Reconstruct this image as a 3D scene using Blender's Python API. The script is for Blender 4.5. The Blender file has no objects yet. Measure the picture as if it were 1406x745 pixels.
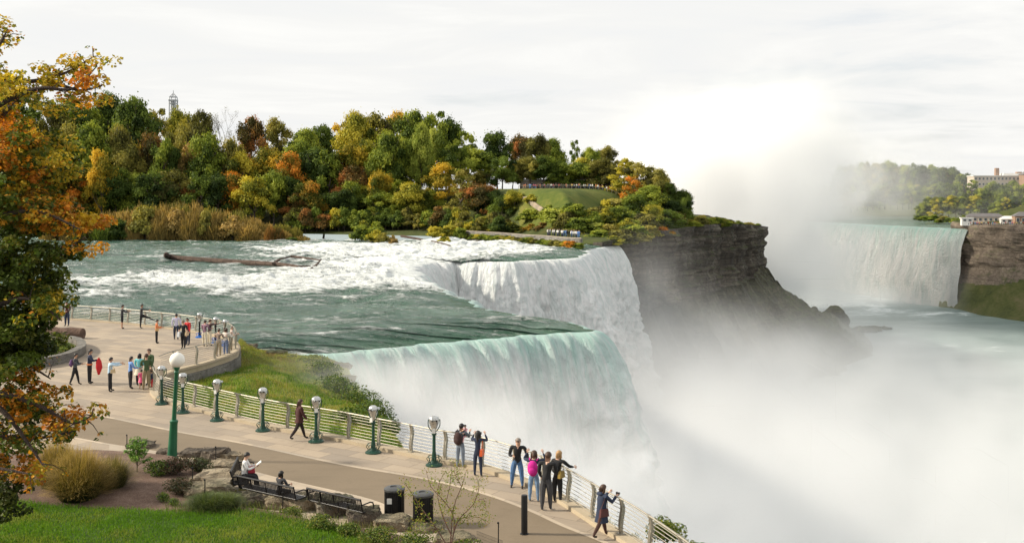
import bpy, bmesh, math, random
import numpy as np
from mathutils import Vector, Matrix
from mathutils.bvhtree import BVHTree
random.seed(7); rng = np.random.default_rng(7)
R = math.radians
scene = bpy.context.scene
COL = scene.collection
F = 1400.0; CX = 703.0; HY = 270.0; CZ = 10.0

# ------------------------------------------------------------------ measuring
def at(px, py, z=0.0):
    "point of the horizontal plane z that the photograph shows at pixel (px, py)"
    D = (CZ - z) * F / (py - HY)
    return Vector(((px - CX) / F * D, D, z))
def atD(px, py, D):
    return Vector(((px - CX) / F * D, D, CZ - (py - HY) / F * D))
def pix(x, y, z):
    return CX + F * x / y, HY + F * (CZ - z) / y

# ------------------------------------------------------------------ noise
def _h(ix, iy, s):
    n = (ix * 374761393 + iy * 668265263 + s * 974711) & 0xffffffff
    n = ((n ^ (n >> 13)) * 1274126177) & 0xffffffff
    return ((n ^ (n >> 16)) & 0xffff) / 65535.0
def vnoise(x, y, s=0):
    x = np.asarray(x, float); y = np.asarray(y, float)
    ix = np.floor(x).astype(np.int64); iy = np.floor(y).astype(np.int64)
    fx = x - ix; fy = y - iy
    fx = fx * fx * (3 - 2 * fx); fy = fy * fy * (3 - 2 * fy)
    a = _h(ix, iy, s); b = _h(ix + 1, iy, s); c = _h(ix, iy + 1, s); d = _h(ix + 1, iy + 1, s)
    return (a + (b - a) * fx) * (1 - fy) + (c + (d - c) * fx) * fy
def fbm(x, y, o=4, s=0):
    t = 0; a = .5; n = 0
    for k in range(o):
        t = t + a * vnoise(x * 2 ** k, y * 2 ** k, s + k); n += a; a *= .5
    return t / n
def sstep(a, b, x):
    t = np.clip((np.asarray(x, float) - a) / (b - a), 0, 1); return t * t * (3 - 2 * t)

# ------------------------------------------------------------------ objects
def tag(o, label=None, cat=None, group=None, kind=None):
    if label: o['label'] = label
    if cat: o['category'] = cat
    if group: o['group'] = group
    if kind: o['kind'] = kind
    return o
def link(o, parent=None):
    COL.objects.link(o)
    if parent is not None: o.parent = parent
    return o
def empty(name, loc=(0, 0, 0), rz=0.0):
    o = bpy.data.objects.new(name, None); o.location = loc; o.rotation_euler = (0, 0, rz)
    o.empty_display_size = .2
    return link(o)
def mesh_np(name, V, Fc, mats=None, smooth=False, mi=None, attrs=None, uv=None):
    me = bpy.data.meshes.new(name)
    V = np.asarray(V, np.float32).reshape(-1, 3)
    if isinstance(Fc, np.ndarray):
        k = Fc.shape[1]; n = len(Fc)
        me.vertices.add(len(V)); me.vertices.foreach_set('co', V.ravel())
        me.loops.add(n * k); me.loops.foreach_set('vertex_index', Fc.astype(np.int32).ravel())
        me.polygons.add(n); me.polygons.foreach_set('loop_start', np.arange(0, n * k, k, dtype=np.int32))
        me.polygons.foreach_set('loop_total', np.full(n, k, np.int32))
        me.update(calc_edges=True)
    else:
        me.from_pydata([tuple(map(float, v)) for v in V], [], [tuple(f) for f in Fc]); me.update()
    if mats:
        for m in (mats if isinstance(mats, (list, tuple)) else [mats]): me.materials.append(m)
    if mi is not None: me.polygons.foreach_set('material_index', np.asarray(mi, np.int32))
    me.polygons.foreach_set('use_smooth', np.full(len(me.polygons), smooth))
    if attrs:
        for k, a in attrs.items():
            a = np.asarray(a, np.float32)
            if a.ndim == 2:
                c = np.ones((len(a), 4), np.float32); c[:, :3] = a[:, :3]
                at_ = me.color_attributes.new(k, 'FLOAT_COLOR', 'POINT'); at_.data.foreach_set('color', c.ravel())
            else:
                at_ = me.attributes.new(k, 'FLOAT', 'POINT'); at_.data.foreach_set('value', a)
    if uv is not None:
        l = me.uv_layers.new(name='flow'); idx = np.empty(len(me.loops), np.int32)
        me.loops.foreach_get('vertex_index', idx)
        l.data.foreach_set('uv', np.asarray(uv, np.float32)[idx].ravel())
    me.update()
    return me
def obj(name, me, parent=None, loc=None):
    o = bpy.data.objects.new(name, me)
    if loc is not None: o.location = loc
    return link(o, parent)
def grid_faces(nr, nc):
    i = np.arange(nr - 1)[:, None] * nc + np.arange(nc - 1)[None, :]
    return np.stack([i, i + 1, i + nc + 1, i + nc], -1).reshape(-1, 4)

class MB:
    "collects shapes into ONE mesh"
    def __init__(s): s.v = []; s.f = []; s.m = []; s.n = 0; s.cur = 0
    def add(s, V, Fs, mi=None):
        s.v += [tuple(map(float, v)) for v in V]
        s.f += [tuple(int(i) + s.n for i in f) for f in Fs]; s.m += [s.cur if mi is None else mi] * len(Fs); s.n += len(V)
    def box(s, c, d, rz=0.0, mi=None, M=None, taper=1.0):
        hx, hy, hz = d[0] / 2, d[1] / 2, d[2] / 2
        P = []
        for z in (-hz, hz):
            k = taper if z > 0 else 1.0
            for x, y in ((-hx, -hy), (hx, -hy), (hx, hy), (-hx, hy)):
                X, Y = x * k, y * k
                v = Vector((X * math.cos(rz) - Y * math.sin(rz), X * math.sin(rz) + Y * math.cos(rz), z))
                if M is not None: v = M @ Vector((X, Y, z))
                P.append(v + Vector(c))
        s.add(P, [(3, 2, 1, 0), (4, 5, 6, 7), (0, 1, 5, 4), (1, 2, 6, 5), (2, 3, 7, 6), (3, 0, 4, 7)], mi)
    def tube(s, pts, rad, n=6, mi=None, cap=True, flat=1.0, closed=False):
        pts = [Vector(p) for p in pts]
        rad = list(rad) if hasattr(rad, '__len__') else [rad] * len(pts)
        V = []; prev = None
        for i, p in enumerate(pts):
            d = (pts[min(i + 1, len(pts) - 1)] - pts[max(i - 1, 0)])
            if d.length < 1e-9: d = Vector((0, 0, 1))
            d.normalize()
            if prev is None:
                a = Vector((0, 0, 1)) if abs(d.z) < .9 else Vector((1, 0, 0))
                u = d.cross(a).normalized()
            else:
                u = prev - d * prev.dot(d)
                u = u.normalized() if u.length > 1e-6 else d.orthogonal().normalized()
            prev = u; w = d.cross(u)
            for k in range(n):
                t = 2 * math.pi * k / n
                V.append(p + (u * math.cos(t) + w * math.sin(t) * flat) * rad[i])
        Fs = []
        for i in range(len(pts) - 1):
            for k in range(n):
                a = i * n + k; b = i * n + (k + 1) % n
                Fs.append((a, b, b + n, a + n))
        if cap:
            Fs.append(tuple(range(n - 1, -1, -1))); e = (len(pts) - 1) * n; Fs.append(tuple(range(e, e + n)))
        s.add(V, Fs, mi)
    def lathe(s, prof, c=(0, 0, 0), n=16, mi=None, M=None, sy=1.0):
        V = []
        for r, z in prof:
            for k in range(n):
                t = 2 * math.pi * k / n; v = Vector((r * math.cos(t), r * math.sin(t) * sy, z))
                if M is not None: v = M @ v
                V.append(v + Vector(c))
        Fs = []
        for i in range(len(prof) - 1):
            for k in range(n):
                a = i * n + k; b = i * n + (k + 1) % n
                Fs.append((a, b, b + n, a + n))
        Fs.append(tuple(range(n - 1, -1, -1))); e = (len(prof) - 1) * n; Fs.append(tuple(range(e, e + n)))
        s.add(V, Fs, mi)
    def ball(s, c, r, n=12, mi=None, M=None, jit=0.0):
        rr = r if hasattr(r, '__len__') else (r, r, r)
        V = []; Fs = []; m = max(4, n // 2 + 1)
        for i in range(m + 1):
            ph = math.pi * i / m
            for k in range(n):
                t = 2 * math.pi * k / n
                q = 1 + (random.uniform(-jit, jit) if jit else 0)
                v = Vector((rr[0] * math.sin(ph) * math.cos(t), rr[1] * math.sin(ph) * math.sin(t), rr[2] * math.cos(ph))) * q
                if M is not None: v = M @ v
                V.append(v + Vector(c))
        for i in range(m):
            for k in range(n):
                a = i * n + k; b = i * n + (k + 1) % n
                Fs.append((a, a + n, b + n, b))
        s.add(V, Fs, mi)
    def mesh(s, name, mats, smooth=True):
        me = bpy.data.meshes.new(name); me.from_pydata(s.v, [], s.f)
        for m in (mats if isinstance(mats, (list, tuple)) else [mats]): me.materials.append(m)
        me.polygons.foreach_set('material_index', s.m)
        me.polygons.foreach_set('use_smooth', [smooth] * len(s.f))
        me.update(); return me
    def build(s, name, mats, parent=None, smooth=True, loc=None):
        me = s.mesh(name, mats, smooth)
        o = obj(name, me, parent, loc)
        if smooth:
            try: me.set_sharp_from_angle(angle=R(38))
            except Exception: pass
        return o

# ------------------------------------------------------------------ materials
class NT:
    def __init__(s, t): s.t = t; s.n = t.nodes; s.l = t.links
    def new(s, ty, **kw):
        n = s.n.new(ty)
        for k, v in kw.items(): setattr(n, k, v)
        return n
    def set(s, sock, v):
        if isinstance(v, bpy.types.NodeSocket): s.l.new(v, sock)
        elif v is not None:
            try: sock.default_value = v
            except Exception:
                sock.default_value = (*v, 1.0)
    def math(s, op, a, b=None, c=None, clamp=False):
        n = s.new('ShaderNodeMath', operation=op, use_clamp=clamp)
        for i, v in enumerate((a, b, c)):
            if v is not None: s.set(n.inputs[i], v)
        return n.outputs[0]
    def vmath(s, op, a, b=None):
        n = s.new('ShaderNodeVectorMath', operation=op)
        s.set(n.inputs[0], a)
        if b is not None: s.set(n.inputs[1], b)
        return n.outputs['Value'] if op in ('LENGTH', 'DOT_PRODUCT', 'DISTANCE') else n.outputs[0]
    def noise(s, vec, scale=5, detail=4, rough=.55, dist=0, dims='3D', ty='FBM'):
        n = s.new('ShaderNodeTexNoise', noise_dimensions=dims, noise_type=ty)
        if vec is not None: s.l.new(vec, n.inputs['Vector'])
        n.inputs['Scale'].default_value = scale; n.inputs['Detail'].default_value = detail
        n.inputs['Roughness'].default_value = rough; n.inputs['Distortion'].default_value = dist
        return n.outputs[0]
    def ramp(s, f, pts, interp='LINEAR'):
        n = s.new('ShaderNodeValToRGB'); n.color_ramp.interpolation = interp
        e = n.color_ramp.elements
        while len(e) < len(pts): e.new(.5)
        for i, (p, c) in enumerate(pts):
            e[i].position = p
            c = (c, c, c) if not hasattr(c, '__len__') else c
            e[i].color = (*c[:3], 1)
        s.set(n.inputs[0], f); return n.outputs[0]
    def mix(s, f, a, b, mode='MIX'):
        n = s.new('ShaderNodeMix', data_type='RGBA', blend_type=mode)
        s.set(n.inputs[0], f); s.set(n.inputs[6], a); s.set(n.inputs[7], b)
        return n.outputs[2]
    def map(s, f, a, b, c, d):
        n = s.new('ShaderNodeMapRange')
        for i, v in enumerate((f, a, b, c, d)): s.set(n.inputs[i], v)
        return n.outputs[0]
    def bump(s, h, strength=.5, dist=.1):
        n = s.new('ShaderNodeBump'); s.set(n.inputs['Strength'], strength); s.set(n.inputs['Distance'], dist)
        s.l.new(h, n.inputs['Height']); return n.outputs[0]
    def scale(s, vec, sc):
        n = s.new('ShaderNodeMapping'); s.l.new(vec, n.inputs[0]); n.inputs['Scale'].default_value = sc
        return n.outputs[0]
    def geo(s): return s.new('ShaderNodeNewGeometry')
    def obj(s): return s.new('ShaderNodeTexCoord').outputs['Object']
    def attr(s, name, t='GEOMETRY'): return s.new('ShaderNodeAttribute', attribute_name=name, attribute_type=t)
MATS = {}
def material(name):
    m = bpy.data.materials.new(name); m.use_nodes = True; m.node_tree.nodes.clear()
    nt = NT(m.node_tree); out = nt.new('ShaderNodeOutputMaterial')
    p = nt.new('ShaderNodeBsdfPrincipled'); nt.l.new(p.outputs[0], out.inputs[0])
    return m, nt, p, out
def simple(name, col, rough=.7, metal=0.0, var=.25, scale=8.0, bump=.0, spec=None):
    if name in MATS: return MATS[name]
    m, nt, p, out = material(name)
    o = nt.obj(); f = nt.noise(o, scale, 5)
    lo = tuple(c * (1 - var) for c in col); hi = tuple(min(1, c * (1 + var)) for c in col)
    nt.set(p.inputs['Base Color'], nt.ramp(f, [(.3, lo), (.7, hi)]))
    nt.set(p.inputs['Roughness'], nt.map(f, 0, 1, max(0, rough - .1), min(1, rough + .1)))
    p.inputs['Metallic'].default_value = metal
    if spec is not None: p.inputs['Specular IOR Level'].default_value = spec
    if bump: nt.set(p.inputs['Normal'], nt.bump(nt.noise(o, scale * 4, 4), bump, .02))
    MATS[name] = m; return m

# ------------------------------------------------------------------ camera, light, world
cam = bpy.data.objects.new('camera', bpy.data.cameras.new('camera')); link(cam)
cam.location = (0, 0, CZ); cam.rotation_euler = (R(90), 0, 0)
cam.data.sensor_width = 36; cam.data.lens = 36 * F / 1406.0
cam.data.shift_y = -(372.5 - HY) / 1406.0
cam.data.clip_start = .5; cam.data.clip_end = 9000
scene.camera = cam

SUN_EL = 30.0; SUN_DIR = Vector((-.955, .05, 0)).normalized() * math.cos(R(SUN_EL)) + Vector((0, 0, math.sin(R(SUN_EL))))
sl = bpy.data.lights.new('sun', 'SUN'); sun = bpy.data.objects.new('sun', sl); link(sun)
sl.energy = 3.7; sl.angle = R(4.5); sl.color = (1, .91, .75)
sun.rotation_euler = (-SUN_DIR).to_track_quat('-Z', 'Y').to_euler(); sun.location = (-30, 20, 60)

w = bpy.data.worlds.new('World'); scene.world = w; w.use_nodes = True; w.node_tree.nodes.clear()
nt = NT(w.node_tree); out = nt.new('ShaderNodeOutputWorld')
sky = nt.new('ShaderNodeTexSky', sky_type='NISHITA', sun_disc=False)
sky.sun_elevation = R(SUN_EL); sky.sun_rotation = math.atan2(SUN_DIR.x, SUN_DIR.y)
sky.dust_density = 3.0; sky.air_density = 1.0
bg1 = nt.new('ShaderNodeBackground'); nt.l.new(sky.outputs[0], bg1.inputs[0]); bg1.inputs[1].default_value = .12
g = nt.new('ShaderNodeTexCoord').outputs['Generated']
sep = nt.new('ShaderNodeSeparateXYZ'); nt.l.new(g, sep.inputs[0])
# clouds laid out on a flat layer overhead: streaks get thinner towards the horizon
zz = nt.math('MAXIMUM', nt.math('ADD', sep.outputs[2], .06), .02)
cmb = nt.new('ShaderNodeCombineXYZ')
nt.set(cmb.inputs[0], nt.math('DIVIDE', sep.outputs[0], zz)); nt.set(cmb.inputs[1], nt.math('DIVIDE', sep.outputs[1], zz))
st = nt.scale(cmb.outputs[0], (.8, 1.0, 1))
n1 = nt.noise(st, .9, 7, .6, .6); n2 = nt.noise(st, .35, 4, .5, .3)
cov = nt.math('ADD', nt.math('MULTIPLY', n1, .6), nt.math('MULTIPLY', n2, .6))
hole = nt.ramp(nt.math('ADD', cov, nt.math('MULTIPLY', sep.outputs[0], -.12)), [(.34, .6), (.52, .98)])
ccol = nt.ramp(n1, [(.3, (.575, .58, .58)), (.5, (.60, .598, .585)), (.66, (.645, .64, .62))])
bg2 = nt.new('ShaderNodeBackground'); nt.l.new(ccol, bg2.inputs[0]); bg2.inputs[1].default_value = 1.02
mx = nt.new('ShaderNodeMixShader'); nt.l.new(hole, mx.inputs[0]); nt.l.new(bg1.outputs[0], mx.inputs[1]); nt.l.new(bg2.outputs[0], mx.inputs[2])
nt.l.new(mx.outputs[0], out.inputs[0])

vs = scene.view_settings; vs.view_transform = 'Standard'; vs.look = 'None'; vs.exposure = 0.62; vs.gamma = 1
vs.use_curve_mapping = False
scene.render.engine = 'CYCLES'
cy = scene.cycles
cy.use_denoising = True
try: cy.denoiser = 'OPENIMAGEDENOISE'; cy.denoising_input_passes = 'RGB_ALBEDO_NORMAL'
except Exception: pass
cy.max_bounces = 16; cy.diffuse_bounces = 2; cy.glossy_bounces = 2; cy.transmission_bounces = 2
cy.transparent_max_bounces = 8; cy.volume_bounces = 16
cy.use_adaptive_sampling = True; cy.adaptive_threshold = .02
cy.volume_max_steps = 256; cy.sample_clamp_indirect = 4
# ================================================================== THE LAND AND THE WATER
ZR = -1.7      # upper river
ZL = -56.0     # lower river

def interp(pts, n=None, step=None):
    "resample a polyline of rows evenly by length"
    P = np.asarray(pts, float); d = np.r_[0, np.cumsum(np.linalg.norm(np.diff(P[:, :2], axis=0), axis=1))]
    if step: n = int(d[-1] / step) + 1
    q = np.linspace(0, d[-1], n)
    return np.stack([np.interp(q, d, P[:, k]) for k in range(P.shape[1])], 1), q
def smooth_rows(A, k):
    B = A.copy()
    for _ in range(k):
        B[1:-1] = (B[:-2] + 2 * B[1:-1] + B[2:]) / 4
    return B

# --- brink of the falls, from the near bank to the island
crest_px = [(330, 486), (370, 483), (415, 480), (460, 474), (500, 470), (550, 466.5), (600, 462), (650, 456), (700, 452), (745, 449), (785, 446.5),
            (808, 447), (812, 443), (790, 439), (752, 432), (716, 426.5), (683, 421), (655, 413), (640, 407), (612, 399), (596, 389), (578, 376), (562, 366), (568, 360), (596, 355.5), (623, 354),
            (650, 354.5), (675, 355), (705, 355), (735, 353), (765, 351.5), (790, 350), (803, 346), (812, 338.5), (830, 335.2), (846, 333.5)]
crest = [tuple(at(x, y, ZR)[:2]) for x, y in crest_px]
# upstream ends of the flow lines
cr, cs = interp(crest, step=.33)
cr = smooth_rows(cr, 6)
ragged = (fbm(cs * .25, cs * 0, 5, 3) - .5) * 3.0 + (fbm(cs * 1.3, cs * 0, 3, 4) - .5) * .8
tang = np.gradient(cr, axis=0); tang /= np.linalg.norm(tang, axis=1)[:, None] + 1e-9
nrm = np.stack([tang[:, 1], -tang[:, 0]], 1)        # outwards, towards the gorge
nrm = smooth_rows(nrm, 60); nrm /= np.linalg.norm(nrm, axis=1)[:, None]
cr = cr + nrm * ragged[:, None]
nS = len(cr)
sy = np.clip((cr[:, 1] - 78) / (250 - 78), 0, 1)
up = np.stack([np.full(nS, -330.0), 60 + np.linspace(0, 1, nS) * 320], 1)

FOAM = [(330, 392, 120, 13, 1.0), (260, 384, 60, 8, .9), (520, 362, 120, 22, 1.05), (470, 385, 100, 12, .9), (590, 378, 50, 16, 1.0), (440, 342, 90, 6, .9),
        (560, 350, 60, 9, .9), (640, 343, 80, 8, .9), (130, 388, 60, 9, .7), (120, 408, 60, 8, .6), (640, 333, 60, 5, .9), (720, 342, 70, 5, .45),
        (460, 412, 150, 10, .22), (330, 300, 60, 5, .8), (640, 325, 80, 4, .6), (250, 355, 80, 4, .25), (400, 480, 60, 6, .6), (745, 440, 60, 4, .35), (640, 398, 30, 9, .7)]
def foam_at(X, Y):
    px, py = pix(X, Y, ZR)
    f = np.zeros_like(px)
    for cx, cy_, rx, ry, a in FOAM:
        f = f + a * np.exp(-(((px - cx) / rx) ** 2 + ((py - cy_) / ry) ** 2))
    return f
# --- the sheet of the upper river: rows = flow lines, columns = upstream distance
nT = 560
tt = np.linspace(0, 1, nT) ** 2.0
X = cr[:, None, 0] + (up[:, None, 0] - cr[:, None, 0]) * tt[None]
Y = cr[:, None, 1] + (up[:, None, 1] - cr[:, None, 1]) * (0.35 * tt + .65 * tt ** 2)[None]
Lu = np.abs(X - cr[:, None, 0]) + .8 * np.abs(Y - cr[:, None, 1])
fo = foam_at(X, Y)
wx = X + (fbm(X * .05, Y * .05, 3, 90) - .5) * 14; wy = Y + (fbm(X * .05, Y * .05, 3, 95) - .5) * 14
w1 = fbm(wx * .16, wy * .42, 4, 11); w2 = fbm(wx * .7, wy * 1.5, 3, 21); w3 = fbm(wx * .05, wy * .10, 3, 31)
amp = np.clip(.5 + 1.3 * fo, 0, 1.9)
rid = 1 - np.abs(2 * fbm(wx * .28, wy * .6, 3, 61) - 1)
Z = ZR + amp * ((w1 - .5) * 1.5 + (w2 - .5) * .42 + (rid - .75) * .5) + (w3 - .5) * 1.5 * np.clip(Lu / 12, 0, 1)
Z = ZR + (Z - ZR) * (0.2 + .8 * np.clip(Lu / 6, 0, 1))
lip = np.exp(-Lu / 3.2)
Z = Z - lip * .55
fmask = fo * .95 + (w1 - .5) * 1.3 + (rid - .72) * 1.0 + (w2 - .5) * .8 - .28
fmask = fmask - .2 * np.exp(-Lu / 6.)
river_me = mesh_np('upper_river', np.stack([X, Y, Z], -1).reshape(-1, 3), grid_faces(nS, nT), None, True,
                   attrs={'foam': fmask.ravel(), 'lip': lip.ravel()}, uv=np.stack([np.repeat(cs, nT), Lu.ravel()], 1))
zlip = Z[:, 0]

def water_mat(name, deep, shallow, foamc=(.82, .85, .83)):
    m, nt, p, out = material(name)
    g = nt.geo().outputs['Position']
    a = nt.attr('foam').outputs['Fac']
    w = nt.noise(g, .09, 3, .5, .5)
    warp = nt.vmath('ADD', g, nt.vmath('MULTIPLY', nt.new('ShaderNodeTexNoise').outputs['Color'], (2, 2, 0)))
    st = nt.scale(warp, (.5, 1.3, 1))
    fine = nt.noise(st, 1.6, 8, .72, .8)
    web = nt.noise(nt.scale(g, (.35, .9, 1)), .9, 6, .65, 1.6)
    f = nt.math('ADD', nt.math('ADD', a, nt.math('MULTIPLY', nt.math('SUBTRACT', fine, .5), 2.3)), nt.math('MULTIPLY', nt.math('SUBTRACT', web, .5), 1.2))
    fm = nt.ramp(f, [(.02, 0.0), (.18, .3), (.5, 1.0)])
    col = nt.mix(nt.ramp(nt.math('ADD', nt.math('MULTIPLY', w, .7), nt.math('MULTIPLY', fine, .35)), [(.38, 0.0), (.66, 1.0)]), deep, shallow)
    lipa = nt.attr('lip').outputs['Fac']
    col = nt.mix(nt.ramp(lipa, [(.15, 0.0), (.9, .8)]), col, (.035, .12, .065))
    nt.set(p.inputs['Base Color'], nt.mix(fm, col, foamc))
    nt.set(p.inputs['Roughness'], nt.map(fm, 0, 1, .16, .7))
    p.inputs['IOR'].default_value = 1.33
    h = nt.math('ADD', fine, nt.math('MULTIPLY', fm, .5))
    nt.set(p.inputs['Normal'], nt.bump(h, 1.0, .6))
    return m
M_river = water_mat('river_water', (.034, .088, .062), (.14, .225, .175))
river_me.materials.append(M_river)
river = tag(obj('upper_river', river_me), kind='structure')

# --- the falling water: one sheet hung on the brink
nD = 150
dd = np.linspace(0, 1, nD) ** 1.35 * 56
tau = np.sqrt(2 * dd / 9.8)
v0 = 3.0 + 1.2 * fbm(cs * .12, cs * 0, 3, 41)
isl = sstep(0, 8, cs) * 1.0
HO = v0[:, None] * tau[None] * 1.0
U = np.repeat(cs[:, None], nD, 1); Vd = np.repeat(dd[None], nS, 0)
coarse = fbm(U * .33 + Vd * .01, Vd * .035 - U * .02, 4, 51) - .5
strk = fbm(U * 1.6, Vd * .11 + fbm(U * .5, Vd * .1, 2, 5) * .8, 4, 55) - .5
clump = fbm(U * .9, Vd * .5, 4, 58) - .5
rough = np.clip(Vd / 9, 0, 1)
HO = HO + rough * (coarse * 4.6 + strk * 1.6 + clump * 2.8) * np.clip(.5 + Vd / 20, 0, 1.8)
FX = cr[:, None, 0] + nrm[:, None, 0] * HO
FY = cr[:, None, 1] + nrm[:, None, 1] * HO
FZ = zlip[:, None] - Vd
# teal where the water is still unbroken below the lip, white and aerated further down
glass = np.exp(-Vd / (1.2 + 9 * fbm(U * .3, Vd * 0, 3, 71) ** 1.6)) * (.15 + .85 * sstep(120, 40, U))
gap = fbm(U * 1.25, Vd * .06, 4, 81)
gap = sstep(.52, .75, gap) * sstep(2, 7, Vd) * (.15 + .5 * (np.exp(-((U - 178) / 9.) ** 2)))
fall_me = mesh_np('american_waterfall', np.stack([FX, FY, FZ], -1).reshape(-1, 3), grid_faces(nS, nD)[:, ::-1], None, True,
                  attrs={'glass': glass.ravel(), 'gap': gap.ravel()}, uv=np.stack([U.ravel(), Vd.ravel()], 1))
def fall_mat(name, white=(.97, .97, .96), teal=(.50, .74, .67), rock=(.09, .09, .085), us=2.2, vsx=.16, bumpd=.5):
    m, nt, p, out = material(name)
    uv = nt.new('ShaderNodeUVMap', uv_map='flow').outputs[0]
    n1 = nt.noise(nt.scale(uv, (us, vsx, 1)), 1.0, 7, .68, .5)
    n2 = nt.noise(nt.scale(uv, (us * .35, vsx * 1.6, 1)), 1.0, 6, .6, 1.0)
    n3 = nt.noise(nt.scale(uv, (1.7, .9, 1)), 1.0, 7, .7, .6)
    gl = nt.attr('glass').outputs['Fac']; gp = nt.attr('gap').outputs['Fac']
    f = nt.math('ADD', gl, nt.math('MULTIPLY', nt.math('SUBTRACT', n1, .5), 1.9))
    col = nt.mix(nt.ramp(f, [(.12, 0.0), (.95, 1.0)]), white, teal)
    col = nt.mix(nt.math('MULTIPLY', nt.ramp(n2, [(.40, .55), (.58, 0.0)]), 1.0), col, (.58, .66, .65))
    f2 = nt.math('ADD', gp, nt.math('MULTIPLY', nt.math('SUBTRACT', n3, .5), 1.6))
    col = nt.mix(nt.ramp(f2, [(.50, 0.0), (.72, .85)]), col, rock)
    nt.set(p.inputs['Base Color'], col)
    p.inputs['Roughness'].default_value = .55; p.inputs['IOR'].default_value = 1.33
    h = nt.math('ADD', nt.math('ADD', n1, nt.math('MULTIPLY', n3, 1.3)), n2)
    nt.set(p.inputs['Normal'], nt.bump(h, 1.0, bumpd * 1.4))
    return m
fall_me.materials.append(fall_mat('falling_water'))
fall = tag(obj('american_waterfall', fall_me), kind='structure')

# --- lower river: one sheet that reaches the horizon under everything
a_ = np.linspace(-1, 1, 260); gx = np.sign(a_) * np.abs(a_) ** 2 * 3500; gy = np.linspace(0, 1, 260) ** 2.2 * 5000 - 300
GX, GY = np.meshgrid(gx, gy, indexing='ij')
GZ = ZL + (fbm(GX * .05, GY * .05, 3, 5) - .5) * .8
px, py = pix(GX, np.maximum(GY, 1), ZL)
ff = .25 * np.exp(-((py - 428) / 16.) ** 2) + .5 * np.exp(-((py - 415) / 10.) ** 2) + .18 * np.exp(-(((py - 470) / 40) ** 2))
ff = ff + (fbm(GX * .012, GY * .03, 4, 77) - .5) * .9 - .3
low_me = mesh_np('lower_river', np.stack([GX, GY, GZ], -1).reshape(-1, 3), grid_faces(260, 260)[:, ::-1], None, True,
                 attrs={'foam': ff.ravel(), 'lip': np.zeros(GX.size)})
def low_mat():
    m, nt, p, out = material('gorge_water')
    g = nt.geo().outputs['Position']
    a = nt.attr('foam').outputs['Fac']
    st = nt.scale(g, (.6, 1.0, 1))
    big = nt.noise(st, .018, 7, .6, 2.2); fine = nt.noise(g, .22, 7, .65, .6); line = nt.noise(st, .035, 6, .6, 3.0, ty='RIDGED_MULTIFRACTAL')
    f = nt.math('ADD', a, nt.math('ADD', nt.math('MULTIPLY', nt.math('SUBTRACT', big, .5), 1.3), nt.math('MULTIPLY', nt.math('SUBTRACT', fine, .5), .8)))
    fm = nt.ramp(f, [(.08, 0.0), (.30, .8)])
    fm2 = nt.math('MULTIPLY', nt.ramp(line, [(.45, 0.0), (.85, .6)]), nt.ramp(big, [(.45, 0.0), (.6, 1.0)]))
    col = nt.mix(nt.ramp(big, [(.35, 0.0), (.65, 1.0)]), (.14, .205, .20), (.25, .32, .315))
    nt.set(p.inputs['Base Color'], nt.mix(nt.math('MAXIMUM', fm, fm2), col, (.78, .82, .82)))
    nt.set(p.inputs['Roughness'], nt.map(fm, 0, 1, .3, .7)); p.inputs['IOR'].default_value = 1.33
    nt.set(p.inputs['Normal'], nt.bump(fine, .6, 1.2))
    return m
low_me.materials.append(low_mat())
tag(obj('lower_river', low_me), kind='structure')

# --- island: terrain ruled from its shore and cliff top inland
isle_edge = [(-420, 330, ZR - .6), (-260, 335, ZR - .6), (-150, 340, ZR - .6), (-100, 345, ZR - .6), (-60, 335, ZR - .6), (-30, 322, ZR - .6), (-12, 305, ZR - .4), (4, 282, ZR - .3), (16, 256, ZR - .2),
             (22, 247, -1.5), (27, 256, -1.0), (34, 273, -.6), (42, 288, -.2), (52, 307, .2), (63, 330, .5), (75, 352, .3), (84, 372, -.5), (93, 392, -1.4), (101, 408, -2.3), (105.5, 418, -2.9),
             (106, 426, -3.2), (100, 440, -2.8), (90, 470, 1), (70, 540, 2), (60, 640, 2), (50, 760, 0)]
isle_in = [(-420, 900), (-300, 900), (-200, 900), (-140, 800), (-90, 700), (-60, 640), (-40, 600), (-25, 560), (-18, 540), (-14, 530), (-10, 520), (-6, 510), (0, 500), (8, 490), (18, 480), (30, 472),
           (42, 466), (55, 460), (66, 456), (74, 455), (78, 458), (74, 468), (50, 520), (20, 600), (0, 680), (-40, 820)]
E0 = np.array(isle_edge, float); I0 = np.array(isle_in, float)
both = np.concatenate([E0, I0], 1)
br, bq = interp(both, step=1.6)
nb = len(br); nt_ = 90
t_ = np.linspace(0, 1, nt_) ** 1.6
wob = (fbm(bq * .09, bq * 0, 4, 13) - .5) * np.where((bq > np.interp(3, [0, 1], [0, 1])), 3.2, 0)
E = br[:, :3].copy(); I = br[:, 3:5]
dirs = I - E[:, :2]; Ld = np.linalg.norm(dirs, axis=1); dirs /= Ld[:, None]
E[:, :2] += dirs * wob[:, None]
IX = E[:, None, 0] + (I[:, None, 0] - E[:, None, 0]) * t_; IY = E[:, None, 1] + (I[:, None, 1] - E[:, None, 1]) * t_
dist = Ld[:, None] * t_[None]
plat = 12.2 * sstep(0, 1, (dist - 8) / 55)
plat = plat * (1 - sstep(48, 70, IX)) + np.minimum(plat, .6) * sstep(48, 70, IX) - 3.2 * sstep(88, 106, IX)
IZ = E[:, None, 2] + (plat - E[:, None, 2]) * np.clip(dist / 50, 0, 1) ** .8 * .999
IZ = np.where(dist < 60, IZ, np.where(IX > 45, IZ, np.maximum(IZ, 9))) + (fbm(IX * .08, IY * .08, 3, 17) - .5) * .6 * np.clip(dist / 6, 0, 1)
IZ += .5 * np.clip(dist / 2.5, 0, 1)
_w = np.clip(dist / 8, 0, 1) * (dist < 110)
IZ = IZ * (1 - _w) + smooth_rows(IZ, 300) * _w
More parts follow.
